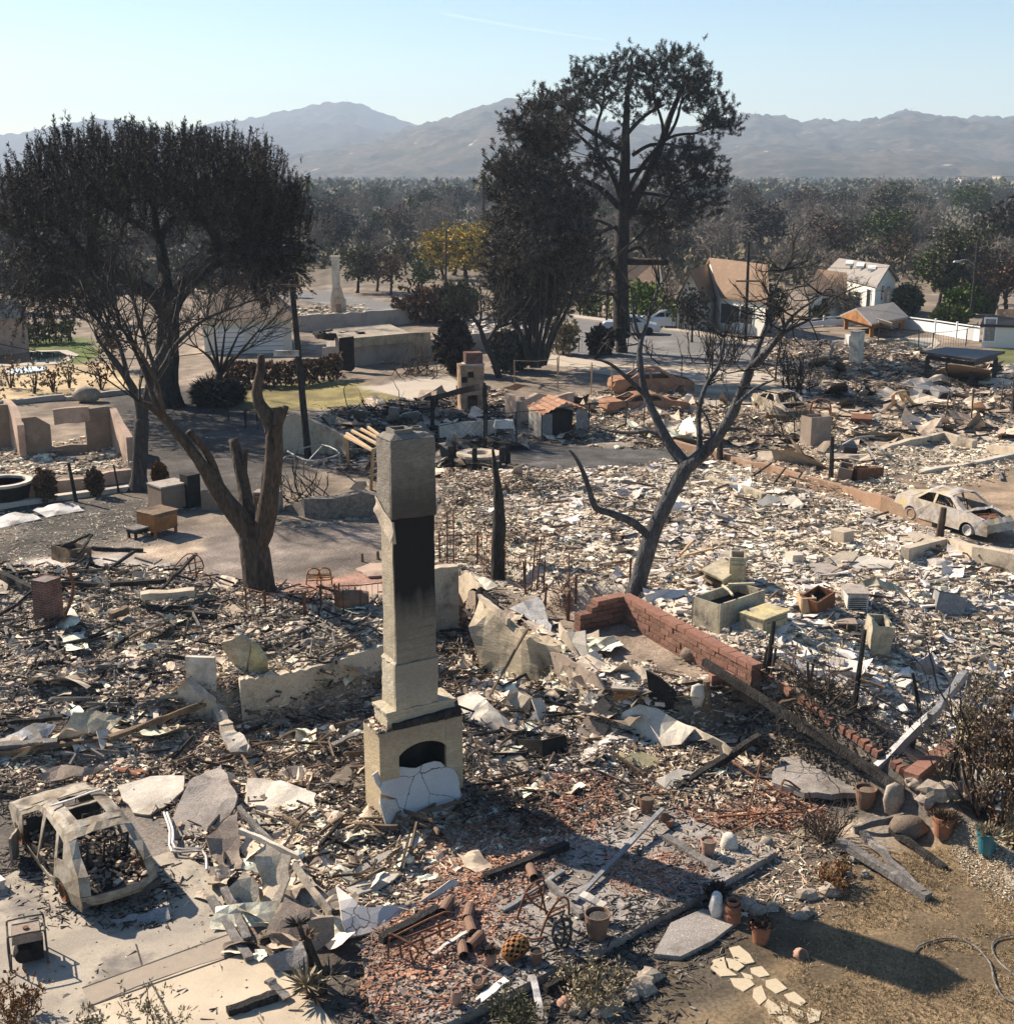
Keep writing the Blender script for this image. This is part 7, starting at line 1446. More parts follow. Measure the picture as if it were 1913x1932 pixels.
for q,t in((pa,ta),(pb,tb)):
 b=MB();b.bar(q-Vector((0,0,.2)),t,.2,.2,5,.012);b.build('post',M['char'],root)
b=MB();b.bar(ta+(ta-tb)*.12,tb,.14,.24,5,.012);b.build('beam',M['char'],root);b=MB();b.bar(ta-Vector((0,0,.7)),ta.lerp(tb,.12),.1,.1);b.build('brace',M['char'],root)
vwall('retaining_wall','long blue grey shaded wall in front of the flat-roofed ruin','wallblock',[(535,1155,1040),(900,1165,1030),(1200,1120,990),(1500,1090,960),(1900,1040,915),(2150,1010,890)],.3,cJ)
zr=TZ+1.9
root=thing('flat_garage','flat-roofed burnt garage with a pale fascia and a black charred corner','garage',W(*cJ(740,975),TZ))
rp=[W(*cJ(x,y),zr)for x,y in[(560,905),(1040,866),(1190,932),(735,972)]]
b=MB();b.prism([q-Vector((0,0,.12))for q in rp],(0,0,.12));b.build('roof',M['rooftar'],root)
f1=[W(*cJ(735,973),zr),W(*cJ(1190,933),zr),W(*cJ(1340,925),zr)];b=MB()
for q0,q1 in zip(f1[:-1],f1[1:]):b.bar(q0-Vector((0,.12,.28)),q1-Vector((0,.12,.28)),.12,.62)
b.build('fascia',M['enamel'],root)
b=MB();b.prism([q-Vector((0,0,1.9))for q in rp],(0,0,1.76));b.build('walls',M['wallblock'],root)
b=MB();q=W(*cJ(540,930),zr)
for k in range(14):b.box(q+Vector((R.uniform(-.6,2.8),R.uniform(-.6,.4),R.uniform(-.4,.15))),(R.uniform(.5,1.4),R.uniform(.3,.8),R.uniform(.1,.35)),rot=(R.uniform(-.4,.4),R.uniform(-.4,.4),R.uniform(0,3)))
o=b.build('charred_debris',M['black'],root);tag(o,kind='stuff');b=MB();b.box(W(*cJ(700,1000),zr)+Vector((.1,-.2,-.75)),(.9,.3,2.0),jit=.15);b.build('charred_flap',M['black'],root)
vwall('boundary_wall','tall tan boundary wall behind the flat-roofed ruin','wallblock',[(355,925,802),(850,890,775),(860,888,768),(1235,860,750)],.3,cJ)
vwall('boundary_wall','short tan wall pier at the right end of the boundary wall','stucco',[(1200,840,750),(1300,820,760)],.5,cJ)
for(lb,x0,x1,yb,yt)in(('far white chimney with a wide stepped fireplace base',600,710,785,385),):
 p=G(*cJ(600,788));s=p.y/FPX/_cp;root=thing('far_chimney',lb,'chimney',p,.1)
 b=MB();b.box((13.5*s,6*s,13*s),(27*s,12*s,26*s));b.build('fireplace',M['stucco'],root,local=True);b=MB();b.box((13.5*s,-.05,9*s),(9*s,.1,16*s));b.build('hearth_opening',M['pinkdark'],root,local=True)
 b=MB();b.box((12*s,6*s,37*s),(24*s,12*s,22*s),taper=.62);b.build('shoulder',M['stucco'],root,local=True);b=MB();b.box((10.5*s,6*s,73*s),(14*s,8*s,54*s));b.box((10.5*s,6*s,100*s),(16*s,10*s,3*s));b.build('stack',M['stuccow'],root,local=True)
ze=TZ+2.5
root=thing('white_garage','white wooden double garage with a burnt dark roof behind the hedge','garage',G(*cX(478,672)))
a=G(393,672);c=G(556,668);hh=V(556,606,c.y).z-c.z;L=(c-a).length;ang=math.atan2(c.y-a.y,c.x-a.x);root.location=a;root.rotation_euler=(0,0,ang)
b=MB();b.box((L/2,3,hh/2),(L,6,hh));b.build('walls',M['whitewall'],root,local=True)
for k in(.30,.74):
 b=MB();b.box((L*k,-.03,hh*.38),(L*.32,.08,hh*.76));g_=b.build('garage_door',M['white'],root,local=True)
 b=MB()
 for j in range(5):b.box((L*k,-.085,hh*(.08+.14*j)),(L*.32,.03,.04))
 b.build('door_groove',M['steel'],g_,local=True)
b=MB();b.add([(-.4,-.5,hh),(L+.4,-.5,hh),(L+.4,6.5,hh),(-.4,6.5,hh),(L*.25,3,hh+2.2),(L*.75,3,hh+2.2)],[(0,1,5,4),(1,2,5),(2,3,4,5),(3,0,4),(3,2,1,0)]);b.build('roof',M['pinkdark'],root,local=True)
# -- houses beyond the street
def house(label,eL,eR,rL,rR,ze,zr,mr,mw,over=.5,wins=(),name='house',chim=None):
 EL,ER,RL,RR=W(*eL,ze),W(*eR,ze),W(*rL,zr),W(*rR,zr)
 ax=(RR-RL);ax.z=0
 BL=Vector((2*RL.x-EL.x,2*RL.y-EL.y,ze));BR=Vector((2*RR.x-ER.x,2*RR.y-ER.y,ze))
 g=g1(EL.x,EL.y);root=thing(name,label,'house',((EL.x+BR.x)/2,(EL.y+BR.y)/2,g))
 c=(EL+ER+BL+BR)/4
 def ins(p,k=.9):return Vector((c.x+(p.x-c.x)*k,c.y+(p.y-c.y)*k,p.z))
 w=[ins(EL),ins(ER),ins(BR),ins(BL)];r2=[ins(RL),ins(RR)];lo=[Vector((p.x,p.y,g-.2))for p in w];dz=Vector((0,0,-.12))
 b=MB();b.add(lo+[p+dz for p in w]+[p+dz for p in r2],[(0,1,5,4),(2,3,7,6),(1,2,6,9,5),(3,0,4,8,7)]);wl=b.build('walls',M[mw],root)
 b=MB();t=Vector((0,0,.18));b.add([EL,ER,RR,RL,BL,BR]+[p-t for p in(EL,ER,RR,RL,BL,BR)],[(0,1,2,3),(3,2,5,4),(6,9,8,7),(9,10,11,8),(0,6,7,1),(4,5,11,10),(1,7,8,2),(2,8,11,5),(0,3,9,6),(3,4,10,9)]);ro=b.build('roof',M[mr],root)
 for(face,u,z,ww,wh,mt)in wins:
  p,q={'front':(w[0],w[1]),'right':(w[1],w[2]),'left':(w[3],w[0])}[face]
  d=(q-p);d.z=0;n_=Vector((d.y,-d.x,0)).normalized();m=p+d*u;m.z=g+z;dn=d.normalized()
  fr=MB();o_=n_*.06;fr.prism([m+dn*(sx*(ww/2+.1))+Vector((0,0,sz*(wh/2+.1)))+n_*.01 for sx,sz in((-1,-1),(1,-1),(1,1),(-1,1))],o_);f_=fr.build('window',M['white'],root)
  gl=MB();gl.prism([m+dn*(sx*ww/2)+Vector((0,0,sz*wh/2))+n_*.05 for sx,sz in((-1,-1),(1,-1),(1,1),(-1,1))],n_*.04);gl.build('pane',M[mt],f_)
 return root
hs=house('white house with a grey shingle roof and small right gable windows',cL(455,480),cL(850,580),cL(565,372),cL(945,425),TZ+3.0,TZ+4.5,'roofgrey','whitewall',wins=[('right',.33,2.1,1.1,1.3,'glass'),('right',.62,1.8,1.0,1.4,'glass'),('front',.9,1.4,1.0,2.2,'glass'),('front',.7,1.4,1.4,1.2,'glass')])
b=MB()
for u,v in((.3,.75),(.52,.72),(.75,.68)):
 EL,ER,RL,RR=W(*cL(455,480),TZ+3),W(*cL(850,580),TZ+3),W(*cL(565,372),TZ+4.5),W(*cL(945,425),TZ+4.5);q=EL.lerp(ER,u).lerp(RL.lerp(RR,u),v);b=MB();b.box(q+Vector((0,0,.1)),(.7,.6,.25),rot=(.5,0,-.4));b.build('skylight',M['white'],hs)
house('tan roofed wing joined in front of the grey-roofed white house',cL(320,640),cL(600,605),cL(405,455),cL(622,480),TZ+2.6,TZ+4.1,'roofbrown','whitewall',wins=[('right',.5,1.8,.8,.8,'glass'),('front',.5,1.4,1.4,1.2,'glass')],name='house')
house('large steep brown-roofed house with a lit wide roof slope',cK(1275,655),cK(1640,700),cK(1190,368),cK(1625,420),TZ+2.8,TZ+5.5,'roofbrown','whitewall',wins=[('front',.12,1.4,1.2,1.6,'glass'),('front',.3,1.5,1.4,1.3,'glass'),('front',.6,1.5,1.4,1.3,'glass')])
hb_=house('half-timbered white gable wing of the brown-roofed house',cK(1150,700),cK(1285,655),cK(1050,462),cK(1215,402),TZ+2.4,TZ+4.9,'roofbrown','whitewall')
house('brown tiled house partly hidden behind the tall pine trunk',cK(560,590),cK(790,590),cK(560,375),cK(830,368),TZ+2.6,TZ+4.9,'roofbrown','whitewall',wins=[('front',.7,1.4,1.4,1.2,'glass'),('front',.4,1.4,1.4,1.2,'glass')])
house('white stucco building with a dark low-pitched roof at the right edge',cL(1620,868),cL(2100,880),cL(1650,795),cL(2100,800),TZ+1.7,TZ+2.3,'darkmetal','whitewall',wins=[('front',.12,1.3,.7,1.6,'steel')],name='building')
house('pale roofed house seen through the trees at the left edge',(-60,612),(66,600),(-60,577),(42,566),TZ+2.6,TZ+3.8,'rooftar','pink',name='house')
# -- street and pavements
sheet_on_ground('street',[(860,615),(940,600),(1040,600),(1300,632),(1480,668),(1500,700),(1330,700),(1180,690),(1060,668),(960,640)],M['asphalt'],.02)
sheet_on_ground('street',[(500,560),(620,552),(760,580),(900,596),(940,612),(860,616),(740,600),(600,575)],M['asphalt'],.02)
sheet_on_ground('pavement',[(1060,597),(1300,628),(1470,660),(1480,667),(1300,634),(1060,602)],M['pave'],.14)
sheet_on_ground('pavement',[(1040,672),(1180,694),(1330,704),(1480,704),(1480,722),(1300,722),(1150,712),(1030,690)],M['pave'],.05)
sheet_on_ground('driveway',[(690,735),(850,712),(880,735),(810,765)],M['pave'],.03)
sheet_on_ground('driveway',[(1500,740),(1640,750),(1913,830),(1913,845),(1640,775),(1480,752)],M['pave'],.02)
# -- pavilion, carport, vinyl fence, pools
def postframe(name,label,cat,feet,tops,roof,mt,mroof,rise=0,th=.25,pw=.3,cr=cL):
 P=[G(*cr(*q))for q in feet];z=[V(*cr(*t),p.y).z for p,t in zip(P,tops)]
 root=thing(name,label,cat,sum(P,Vector())/len(P));zt=sum(z)/len(z)-(.5 if rise else 0)
 for p in P:b=MB();b.bar(p-Vector((0,0,.1)),Vector((p.x,p.y,zt)),pw,pw);b.build('post',M[mt],root)
 for a,c in zip(P,P[1:]+P[:1]):b=MB();b.bar(Vector((a.x,a.y,zt)),Vector((c.x,c.y,zt)),pw*.8,pw);b.build('beam',M[mt],root)
 c=sum(P,Vector())/4;q=[Vector((c.x+(p.x-c.x)*1.25,c.y+(p.y-c.y)*1.25,zt+pw))for p in P]
 if rise:
  m1=(q[0]+q[1])/2+Vector((0,0,rise));m2=(q[2]+q[3])/2+Vector((0,0,rise));t=Vector((0,0,.15))
  b=MB();b.add([q[0],m1,m2,q[3]]+[v-t for v in(q[0],m1,m2,q[3])],[(0,1,2,3),(7,6,5,4),(0,4,5,1),(3,2,6,7),(0,3,7,4)]);b.add([q[1],q[2],m2,m1]+[v-t for v in(q[1],q[2],m2,m1)],[(0,1,2,3),(7,6,5,4),(0,4,5,1),(0,3,7,4),(1,5,6,2)]);b.build('roof',M[mroof],root)
  b=MB();b.add([q[0]-t,q[1]-t,m1-t],[(0,1,2)]);b.build('gable',M[mt],root)
 else:
  b=MB();b.prism([v for v in q],(0,0,th));b.build('roof',M[mroof],root)
 return root
postframe('pavilion','orange timber pavilion with a grey pitched roof by the white fence','pavilion',[(615,905),(805,965),(1025,915),(840,870)],[(612,775),(812,818),(1022,790),(840,770)],None,'orange','roofgrey',rise=.9)
postframe('carport','black steel carport with a flat dark roof in the far right ruin','carport',[(1212,1290),(1545,1345),(1720,1290),(1370,1260)],[(1228,1100),(1560,1160),(1725,1130),(1385,1090)],None,'darkmetal','darkmetal',th=.15,pw=.22)
def vinyl(name,label,pts,cr=cL,n=5):
 P=[(G(*cr(x,yb)),V(*cr(x,yt),G(*cr(x,yb)).y).z)for x,yb,yt in pts];root=thing(name,label,'fence',P[0][0])
 for(a,za),(c,zc)in zip(P[:-1],P[1:]):
  k=max(1,int((c-a).length/2.6))
  for i in range(k):
   p=a.lerp(c,i/k);q=a.lerp(c,(i+1)/k);z0,z1=za+(zc-za)*i/k,za+(zc-za)*(i+1)/k
   b=MB();b.bar(p-Vector((0,0,.1)),Vector((p.x,p.y,z0+.15)),.14,.14);b.build('fence_post',M['white'],root)
   b=MB();d=(q-p);m_=(p+q)/2;b.bar(Vector((p.x,p.y,(p.z+z0)/2-.08)),Vector((q.x,q.y,(q.z+z1)/2-.08)),.05,(z0-p.z)-.2);b.bar(Vector((p.x,p.y,z0-.02)),Vector((q.x,q.y,z1-.02)),.09,.08);b.build('fence_panel',M['white'],root)
 return root
vinyl('vinyl_fence','long white vinyl fence behind the pavilion and pool',[(180,905,850),(450,880,815),(760,880,795),(1040,900,808),(1280,940,838),(1440,970,862),(1610,1000,885)])
sheet_on_ground('pool',[cL(740,1010),cL(800,990),cL(1000,985),cL(1240,985),cL(1260,1010),cL(1200,1060),cL(1000,1075),cL(780,1050)],M['water'],.05)
sheet_on_ground('pool_kerb',[cL(710,1020),cL(780,978),cL(1000,972),cL(1280,970),cL(1320,1010),cL(1240,1080),cL(1000,1095),cL(760,1070)],M['pave'],.03)
sheet_on_ground('pool',[(-40,676),(20,670),(120,667),(138,675),(120,686),(0,690),(-40,690)],M['water'],.06)
sheet_on_ground('pool_kerb',[(-60,672),(20,666),(135,664),(158,673),(130,690),(0,696),(-60,696)],M['pave'],.04)
o=sheet_on_ground('pool_cover',[(18,704),(60,697),(95,697),(97,703),(40,711)],M['tarp'],.1,'pale blue cover lying on the sand in front of the left pool','cover',kind='thing')
p=G(2385*.797,655);root=thing('playhouse','brown wooden playhouse at the right edge by the white building','playhouse',p,-.2)
b=MB();b.box((0,0,.9),(2.2,1.6,1.8));b.build('cabin',M['wood'],root,local=True);b=MB();b.add([(-1.4,-1,1.8),(1.4,-1,1.8),(1.4,1,1.8),(-1.4,1,1.8),(-1.4,0,2.7),(1.4,0,2.7)],[(0,1,5,4),(2,3,4,5),(1,2,5),(3,0,4)]);b.build('roof',M['wood'],root,local=True)
for x in(-.5,.5):
 b=MB();b.box((x,-.81,1.1),(.5,.06,.7));b.build('window_hole',M['black'],root,local=True)
# -- utility poles, lamps, wires
def upole(label,base,top,r,arms=((.97,1.2),),lamp=None,extra=None,cr=cX):
 a=G(*cr(*base));t=V(*cr(*top),a.y);root=thing('utility_pole',label,'utility pole',a)
 b=MB();b.tube([a-Vector((0,0,.2)),a.lerp(t,.5),t],[r,r*.85,r*.7],8);b.build('pole',M['bark'],root)
 for u,w in arms:b=MB();q=a.lerp(t,u);b.bar(q+Vector((-w,-.15,0)),q+Vector((w,-.15,0)),.12,.12);b.build('crossarm',M['wood'],root)
 if lamp:
  q=a.lerp(t,lamp[0]);e=V(*cr(*lamp[1]),a.y);b=MB();b.tube(smooth_path([q,q.lerp(e,.5)+Vector((0,0,.35)),e],4),.05,6);l=b.build('lamp_arm',M['steel'],root);b=MB();b.box(e,(.7,.25,.14),taper=.7);b.build('lamp_head',M['steelw'],l)
 if extra:
  q=a.lerp(t,extra);b=MB();b.box(q+Vector((-.5,-.2,0)),(1.1,.2,.25));b.build('service_box',M['steelw'],root)
 return a,t
P1_=upole('leaning brown utility pole in front of the white garage',(586,866),(554,532),.17,arms=((.97,.5),),extra=.6)
P2_=upole('utility pole with crossarms before the yellow leaved tree',cJ(1455,590),cJ(1460,160),.14,arms=((.8,1.6),(.57,.8)))
P3_=upole('utility pole between the brown-roofed house and the leaning tree',(1401,650),(1408,462),.14,arms=((.62,.9),))
P4_=upole('wooden pole carrying a curved street lamp near the round green tree',(1822,604),(1836,456),.16,arms=(),lamp=(.66,(1797,498)))
P5_=upole('dark wooden pole cut by the right edge of the picture',(1903,785),(1912,640),.2,arms=())
P6_=upole('short thin lamp pole before the round bushes beyond the street',cK(420,900),cK(440,560),.1,arms=())
def wire(label,a,b_,sag=.8,r=.018):
 mb=MB();a=Vector(a);b_=Vector(b_);pts=[]
 for i in range(13):
  t=i/12;q=a.lerp(b_,t);q.z-=sag*4*t*(1-t);pts.append(q)
 mb.tube(pts,r,4);o=mb.build('power_line',M['darkmetal']);tag(o,label,'power line')
wire('sagging cable from the leaning pole to the left edge',P1_[1]-Vector((0,0,2.2)),V(-20,645,P1_[0].y-4),1.0)
wire('cable from the crossarm pole towards the tall conifer',P2_[1]-Vector((0,0,2)),V(1010,520,P2_[0].y+6),.8)
wire('second cable from the crossarm pole towards the tall conifer',P2_[1]-Vector((0,0,3)),V(1010,535,P2_[0].y+6),.8)
wire('cable from the crossarm pole to the left across the burnt lot',P2_[1]-Vector((0,0,3)),V(600,500,P2_[0].y+4),.9)
wire('upper cable in front of the grey-roofed house',P3_[1]-Vector((0,0,1)),P4_[1]-Vector((0,0,.8)),1.3)
wire('lower cable in front of the grey-roofed house',P3_[1]-Vector((0,0,3)),P4_[1]-Vector((0,0,2.6)),1.3)
# -- wire fences
def fence(name,label,pts,hgt,mt='rust',sp=2.4,mesh=.22,r=.035,cr=cX,vert=False,mid=False):
 P=[G(*cr(x,y))for x,y in pts];root=thing(name,label,'fence',P[0]);b=MB();w=MB()
 for a,c in zip(P[:-1],P[1:]):
  L=(c-a).length;k=max(1,int(round(L/sp)))
  for i in range(k+1):
   q=a.lerp(c,i/k);pb_=MB();pb_.tube([q-Vector((0,0,.1)),q+Vector((R.gauss(0,.05),0,hgt*R.uniform(.95,1.08)))],r,5);pb_.build('fence_post',M[mt],root)
  b.tube([a+Vector((0,0,hgt*.97)),a.lerp(c,.5)+Vector((0,0,hgt*R.uniform(.9,.97))),c+Vector((0,0,hgt*.97))],r*.6,4)
  if mid:b.tube([a+Vector((0,0,hgt*.1)),c+Vector((0,0,hgt*.1))],r*.5,4)
  if mesh:
   n=int(L/mesh);d=(c-a)/max(n,1)
   for i in range(n):
    q=a+d*i
    if vert:w.tube([q+Vector((0,0,.08)),q+Vector((0,0,hgt*.95))],r*.32,3,cap=False)
    else:
     m=max(1,int(hgt/mesh))
     w.tube([q+Vector((0,0,.05)),q+d*min(m,n-i)+Vector((0,0,hgt*.95*min(m,n-i)/m))],.006,3,cap=False)
     w.tube([q+Vector((0,0,hgt*.95)),q+d*min(m,n-i)+Vector((0,0,hgt*.95*(1-min(m,n-i)/m)))],.006,3,cap=False)
 b.build('rail',M[mt],root)
 if w.v:w.build('wire_mesh',M[mt],root)
 return root
fence('wire_fence','rusty picket mesh fence on the terrace right of the chimney shaft',[cE(580,1275),cE(790,1270),cE(940,1350),cE(1060,1440),cE(1160,1440)],1.0,'rust',1.9,.16,.03,vert=True,mid=True)
fence('wire_fence','rusty wire fence bending over the brick corner',[cE(1165,1560),cE(1300,1590),cE(1340,1500),cE(1640,1420)],.9,'rust',2.2,.25)
fence('wire_fence','curved rusty picket fence round the pink paving',[cD(1410,1570),cD(1520,1600),cD(1740,1600),cD(1830,1560),cE(10,1560),cE(270,1540)],.9,'rust',1.6,.16,.028,vert=True)
for i,(x,y0,y1)in enumerate([(622,1280,975),(657,1280,965),(1120,1430,1125),(1150,1430,1120)]):post('iron_bar',['tall rusty rod standing left at the mesh fence','second tall rusty rod at the mesh fence','leaning rusty rod at the right of the mesh fence','second leaning rusty rod at the right of the mesh fence'][i],'rod','rust',(x-(30 if i>1 else 0),y0),(x,y1),.03,cE)
fence('chain_fence','sagging chain-link fence below the charred posts on the right',[cC(455,190),cC(640,270),cC(860,390),cC(1150,560),cC(1380,720)],.75,'ashdark',3.4,.2)
fence('chain_fence','chain-link fence in front of the tin shed',[cE(580,680),cE(840,620),cE(1010,600),cE(1410,550),cE(1615,530),cE(1720,520)],1.5,'ashdark',4,.3)
fence('chain_fence','thin fence posts along the far side of the middle plots',[cE(1000,300),cE(1240,290),cE(1425,330),cE(1545,340),cE(1660,310)],1.8,'palewood',5,0)
fence('chain_fence','line of fence posts across the right far plots',[cF(990,400),cF(1490,500),cF(1640,500),cF(1800,430)],1.7,'wood',4.5,0)
fence('chain_fence','wire fence along the burnt yard below the garage hedge',[cS(300,420),cS(720,640),cS(830,650)],1.0,'char',3.0,0)
fence('chain_fence','tall dark fence posts beside the street in the far right plot',[cF(20,250),cF(190,230),cF(400,280),cF(590,330)],1.6,'char',5,0)
fence('pool_fence','dark bar fence in front of the right pool',[cL(850,1035),cL(1160,1040),cL(1260,1060),cL(1510,1030),cL(1590,980)],1.3,'darkmetal',4,.3,vert=True)
fence('wire_fence','iron fence beside the street near the silver car',[(1090,668),(1130,672),(1180,672)],1.2,'char',2.5,.3,vert=True)
for lb,mt,cr,pts in[('black tipped roof sheet standing in the far right ruin','black',cF,[(815,320,.1),(870,270,1.2),(945,250,1.6),(950,315,.1)]),('black roof piece folded like a tent in the far right ruin','black',cF,[(990,300,.2),(1060,280,1.0),(1125,335,.2),(1050,335,.1)]),('black stump of a burnt cabinet in the far right ruin','black',cF,[(865,195,.1),(890,125,1.8),(940,160,1.5),(930,205,.1)]),('white metal sheet beside the black tent piece','steelw',cF,[(1000,335,.1),(1040,290,.9),(1070,310,.6),(1050,345,.1)]),('long brown roof sheet leaning under the carport','brownslab',cF,[(1400,215,.2),(1500,165,1.4),(1510,235,.2),(1440,240,.1)]),('pinkish panel wall lying behind the carport','pinkdark',cF,[(1510,150,1.6),(1750,185,1.5),(1750,250,.1),(1515,235,.1)]),('dark long sheet lying before the carport','greyslab',cF,[(1420,300,.2),(1620,330,.2),(1560,365,.1),(1480,335,.1)]),('pale pink sheet at the right edge of the far plot','pink',cF,[(1715,500,.2),(1820,510,.3),(1913,570,.2),(1850,580,.05)]),('round pale board leaning on a fence in the far right plot','pink',cF,[(1640,420,.1),(1655,370,.9),(1700,360,1.1),(1725,395,.6),(1715,425,.1)]),('white crumpled plaster heap before the vinyl fence','stuccow',cF,[(720,155,.1),(760,115,1.4),(840,105,1.6),(860,145,.2)]),('curved white plaster arch left of the right pool','stuccow',cF,[(840,110,.3),(860,50,1.8),(880,30,2.2),(872,80,1.2),(858,120,.2)]),('pale tarpaulin leaning at the fence behind the pavilion','stuccow',cL,[(850,820,1.8),(960,850,1.6),(960,900,.3),(890,880,.6)]),('black folded roof heap on the dark gravel edge','bluesteel' if 'bluesteel' in M else 'greyslab',cE,[(960,810,.1),(1000,730,.9),(1045,715,1.0),(1065,830,.05)]),('bent dark panel beside the folded roof heap','greyslab',cE,[(1065,780,.7),(1100,790,.6),(1140,840,.1),(1075,835,.05)]),('tilted white roof panel in the middle grey ruin','steelw',cE,[(360,470,.2),(370,430,.8),(455,415,.9),(470,470,.2)]),('bluish leaning sheets in the middle grey ruin','steel',cE,[(60,460,.2),(90,405,1.0),(190,420,1.0),(150,470,.2)]),('white cloth-like sheet in the middle grey ruin','steelw',cE,[(280,480,.2),(300,390,1.3),(350,400,1.2),(360,480,.2)]),('rusty curled sheet above the stucco shed','rustroof',cE,[(930,290,.6),(1010,265,.9),(1100,280,.8),(1000,305,.5)]),('brown bent sheet in front of the twisted rails','rustpale',cF,[(590,490,.6),(680,480,.9),(730,500,.8),(690,560,.3),(610,540,.3)]),('tan curved sheet beside the crushed estate car','rustpale',cF,[(480,480,.4),(555,455,.7),(560,480,.5),(510,500,.2)])]:
 plate('metal_sheet',lb,'sheet',mt,pts,.05,.06,cr,.5)
rods('burnt_rack','twisted rusty rails of a burnt rack in the middle plots','rack','rust',[[(740,490,0),(755,365,1.9),(850,370,1.9),(850,480,0)],[(755,400,1.3),(850,405,1.3)],[(650,400,.6),(740,390,.8),(800,450,.5)],[(700,420,.7),(790,480,.2)]],.05,cF)
rods('bent_rails','bent grey rails lying beside the dark crushed box of the middle plots','rails','steel',[[(1100,600,.2),(1140,640,.6),(1210,680,.2)],[(1060,620,.6),(1110,690,.4),(1170,700,.1)],[(920,610,.6),(1000,570,.9),(1100,560,.9)]],.05,cF)
boxthing('burnt_table','rusty brown table standing in the middle right plot','table','rust',(970,500),(1080,505),1.4,.1,legs=True,lid='rust')
for lb,x,y in(('white round-doored washing machine lying in the far right plot',1345,385),('second washing machine beside the round-doored one',1440,395)):
 r_,w_=boxthing('washing_machine',lb,'washing machine','steel',(x,y),(x+75,y-5),.8,.95,tilt=(.2,.1));b=MB();b.lathe((w_/2,-.02,.5),[(.0,0),(.2,0),(.33,.02),(.36,.05),(.36,0)],18,(math.pi/2,0,0));b.build('round_door',M['black'],r_,local=True)
rods('trestle','white crossed timber trestle in the far right plot','trestle','palewood',[[(1215,400,0),(1205,330,1.5),(1270,310,1.6)],[(1245,320,1.5),(1270,370,.4)],[(1270,320,1.4),(1350,420,0)]],.1,cF)
# -- bushes, hedges
def ellip(n,c,rx,ry,rz,seed,shell=.5):
 r=np.random.default_rng(seed);a=r.normal(0,1,(n,3));a/=np.linalg.norm(a,axis=1)[:,None];q=r.random((n,1))**shell
 lump=1+.22*np.sin(a[:,:1]*5+seed)*np.cos(a[:,1:2]*4+seed*2)
 return np.array(c)+a*q*lump*np.array([rx,ry,rz]),a
def bush(name,label,cat,px,py,wpx,hpx,leaf,seed,n=420,size=.28,cr=cX,stem=True,group=None,up=.3,wood='twigbrown',lift=.0):
 p=G(*cr(px,py));s=p.y/FPX/_cp;rx=wpx*s/2;rz=hpx*s/2*1.05
 root=thing(name,label,cat,p,0,group);P,A=ellip(n,(p.x,p.y,p.z+rz*(1+lift)),rx,rx*.85,rz,seed)
 v,f=blades(P,upb(A,up),6,size,size*.32,.8,seed);link_mesh('foliage',v,f,M[leaf],root)
 if stem:
  mb=MB();rg=random.Random(seed)
  for k in range(5):q=Vector((rg.uniform(-.5,.5)*rx,rg.uniform(-.4,.4)*rx,rz*1.2));mb.tube([p-Vector((0,0,.1)),p+q*.5+Vector((rg.gauss(0,.05),0,0)),p+q],[.05,.035,.015],5)
  mb.build('stem',M[wood],root)
 return root
def hedge(name,label,pts,hpx,leaf,seed,depth=1.0,size=.2,dens=26,cr=cX):
 P3=[G(*cr(x,y))for x,y in pts];root=thing(name,label,'hedge',P3[0]);r=np.random.default_rng(seed);V_=[];A_=[]
 for a,c in zip(P3[:-1],P3[1:]):
  L=(c-a).length;h=hpx*a.y/FPX/_cp;n=int(L*h*dens);t=r.random(n);z=r.random(n)**.6
  bump=.85+.3*fbm(t*L/1.5+seed,t*0,seed,2)
  V_.append(np.stack([a.x+(c.x-a.x)*t,a.y+(c.y-a.y)*t+r.uniform(-depth/2,depth/2,n),a.z+z*h*bump],-1));A_.append(r.normal(0,1,(n,3))+np.array([0,-.4,.6]))
 P=np.concatenate(V_);A=np.concatenate(A_);v,f=blades(P,upb(A,.1),5,size,size*.35,.7,seed);link_mesh('foliage',v,f,M[leaf],root)
 mb=MB();
 for i in range(0,len(P),max(1,len(P)//40)):q=Vector(P[i]);mb.tube([Vector((q.x,q.y,a.z-.1)),q],[.04,.02],4)
 s_=mb.build('stems',M['twigblack'],root);tag(s_,kind='stuff');return root
hedge('hedge','scorched brown hedge behind the patch of dry lawn',[(432,730),(520,732),(600,724),(648,716)],44,'brownleaf',3,1.6,.22,90)
hedge('hedge','dark clipped hedge behind the left pool',[(-60,655),(30,652),(150,650)],36,'greenleaf',4,2.0,.25,60)
hedge('hedge','bright green hedge along the street right of the tall pine',[cK(590,830),cK(700,860),cK(840,890)],66,'brightleaf',5,3.5,.4,10)
hedge('hedge','green hedge in front of the half-timbered gable',[cK(860,890),cK(1000,910),cK(1120,905)],50,'greenleaf',6,3,.4,10)
hedge('hedge','low green hedge left of the tall pine across the street',[cK(220,790),cK(330,815),cK(460,830)],34,'brightleaf',7,3,.4,10)
hedge('hedge','yellow green hedge behind the pavilion and vinyl fence',[cL(390,800),cL(520,790),cL(700,775),cL(850,775)],40,'oliveleaf',8,3,.4,10)
bush('burnt_shrub','dark pointed columnar burnt bush behind the small brick chimney','shrub',856,708,56,90,'burntneedle',11,520,.5,up=1.2)
bush('burnt_shrub','smaller dark bush right of the pointed columnar bush','shrub',950,705,36,70,'conifer',12,300,.4,up=1.0)
bush('burnt_shrub','second smaller dark bush at the foot of the many-stemmed conifer','shrub',975,700,36,62,'conifer',13,300,.4,up=1.0)
bush('topiary_shrub','brown clipped ball shrub on short stems before the pink wall, the large left one','shrub',*cQ(585,1390),39,55,'brownleaf',14,700,.12,lift=.2)
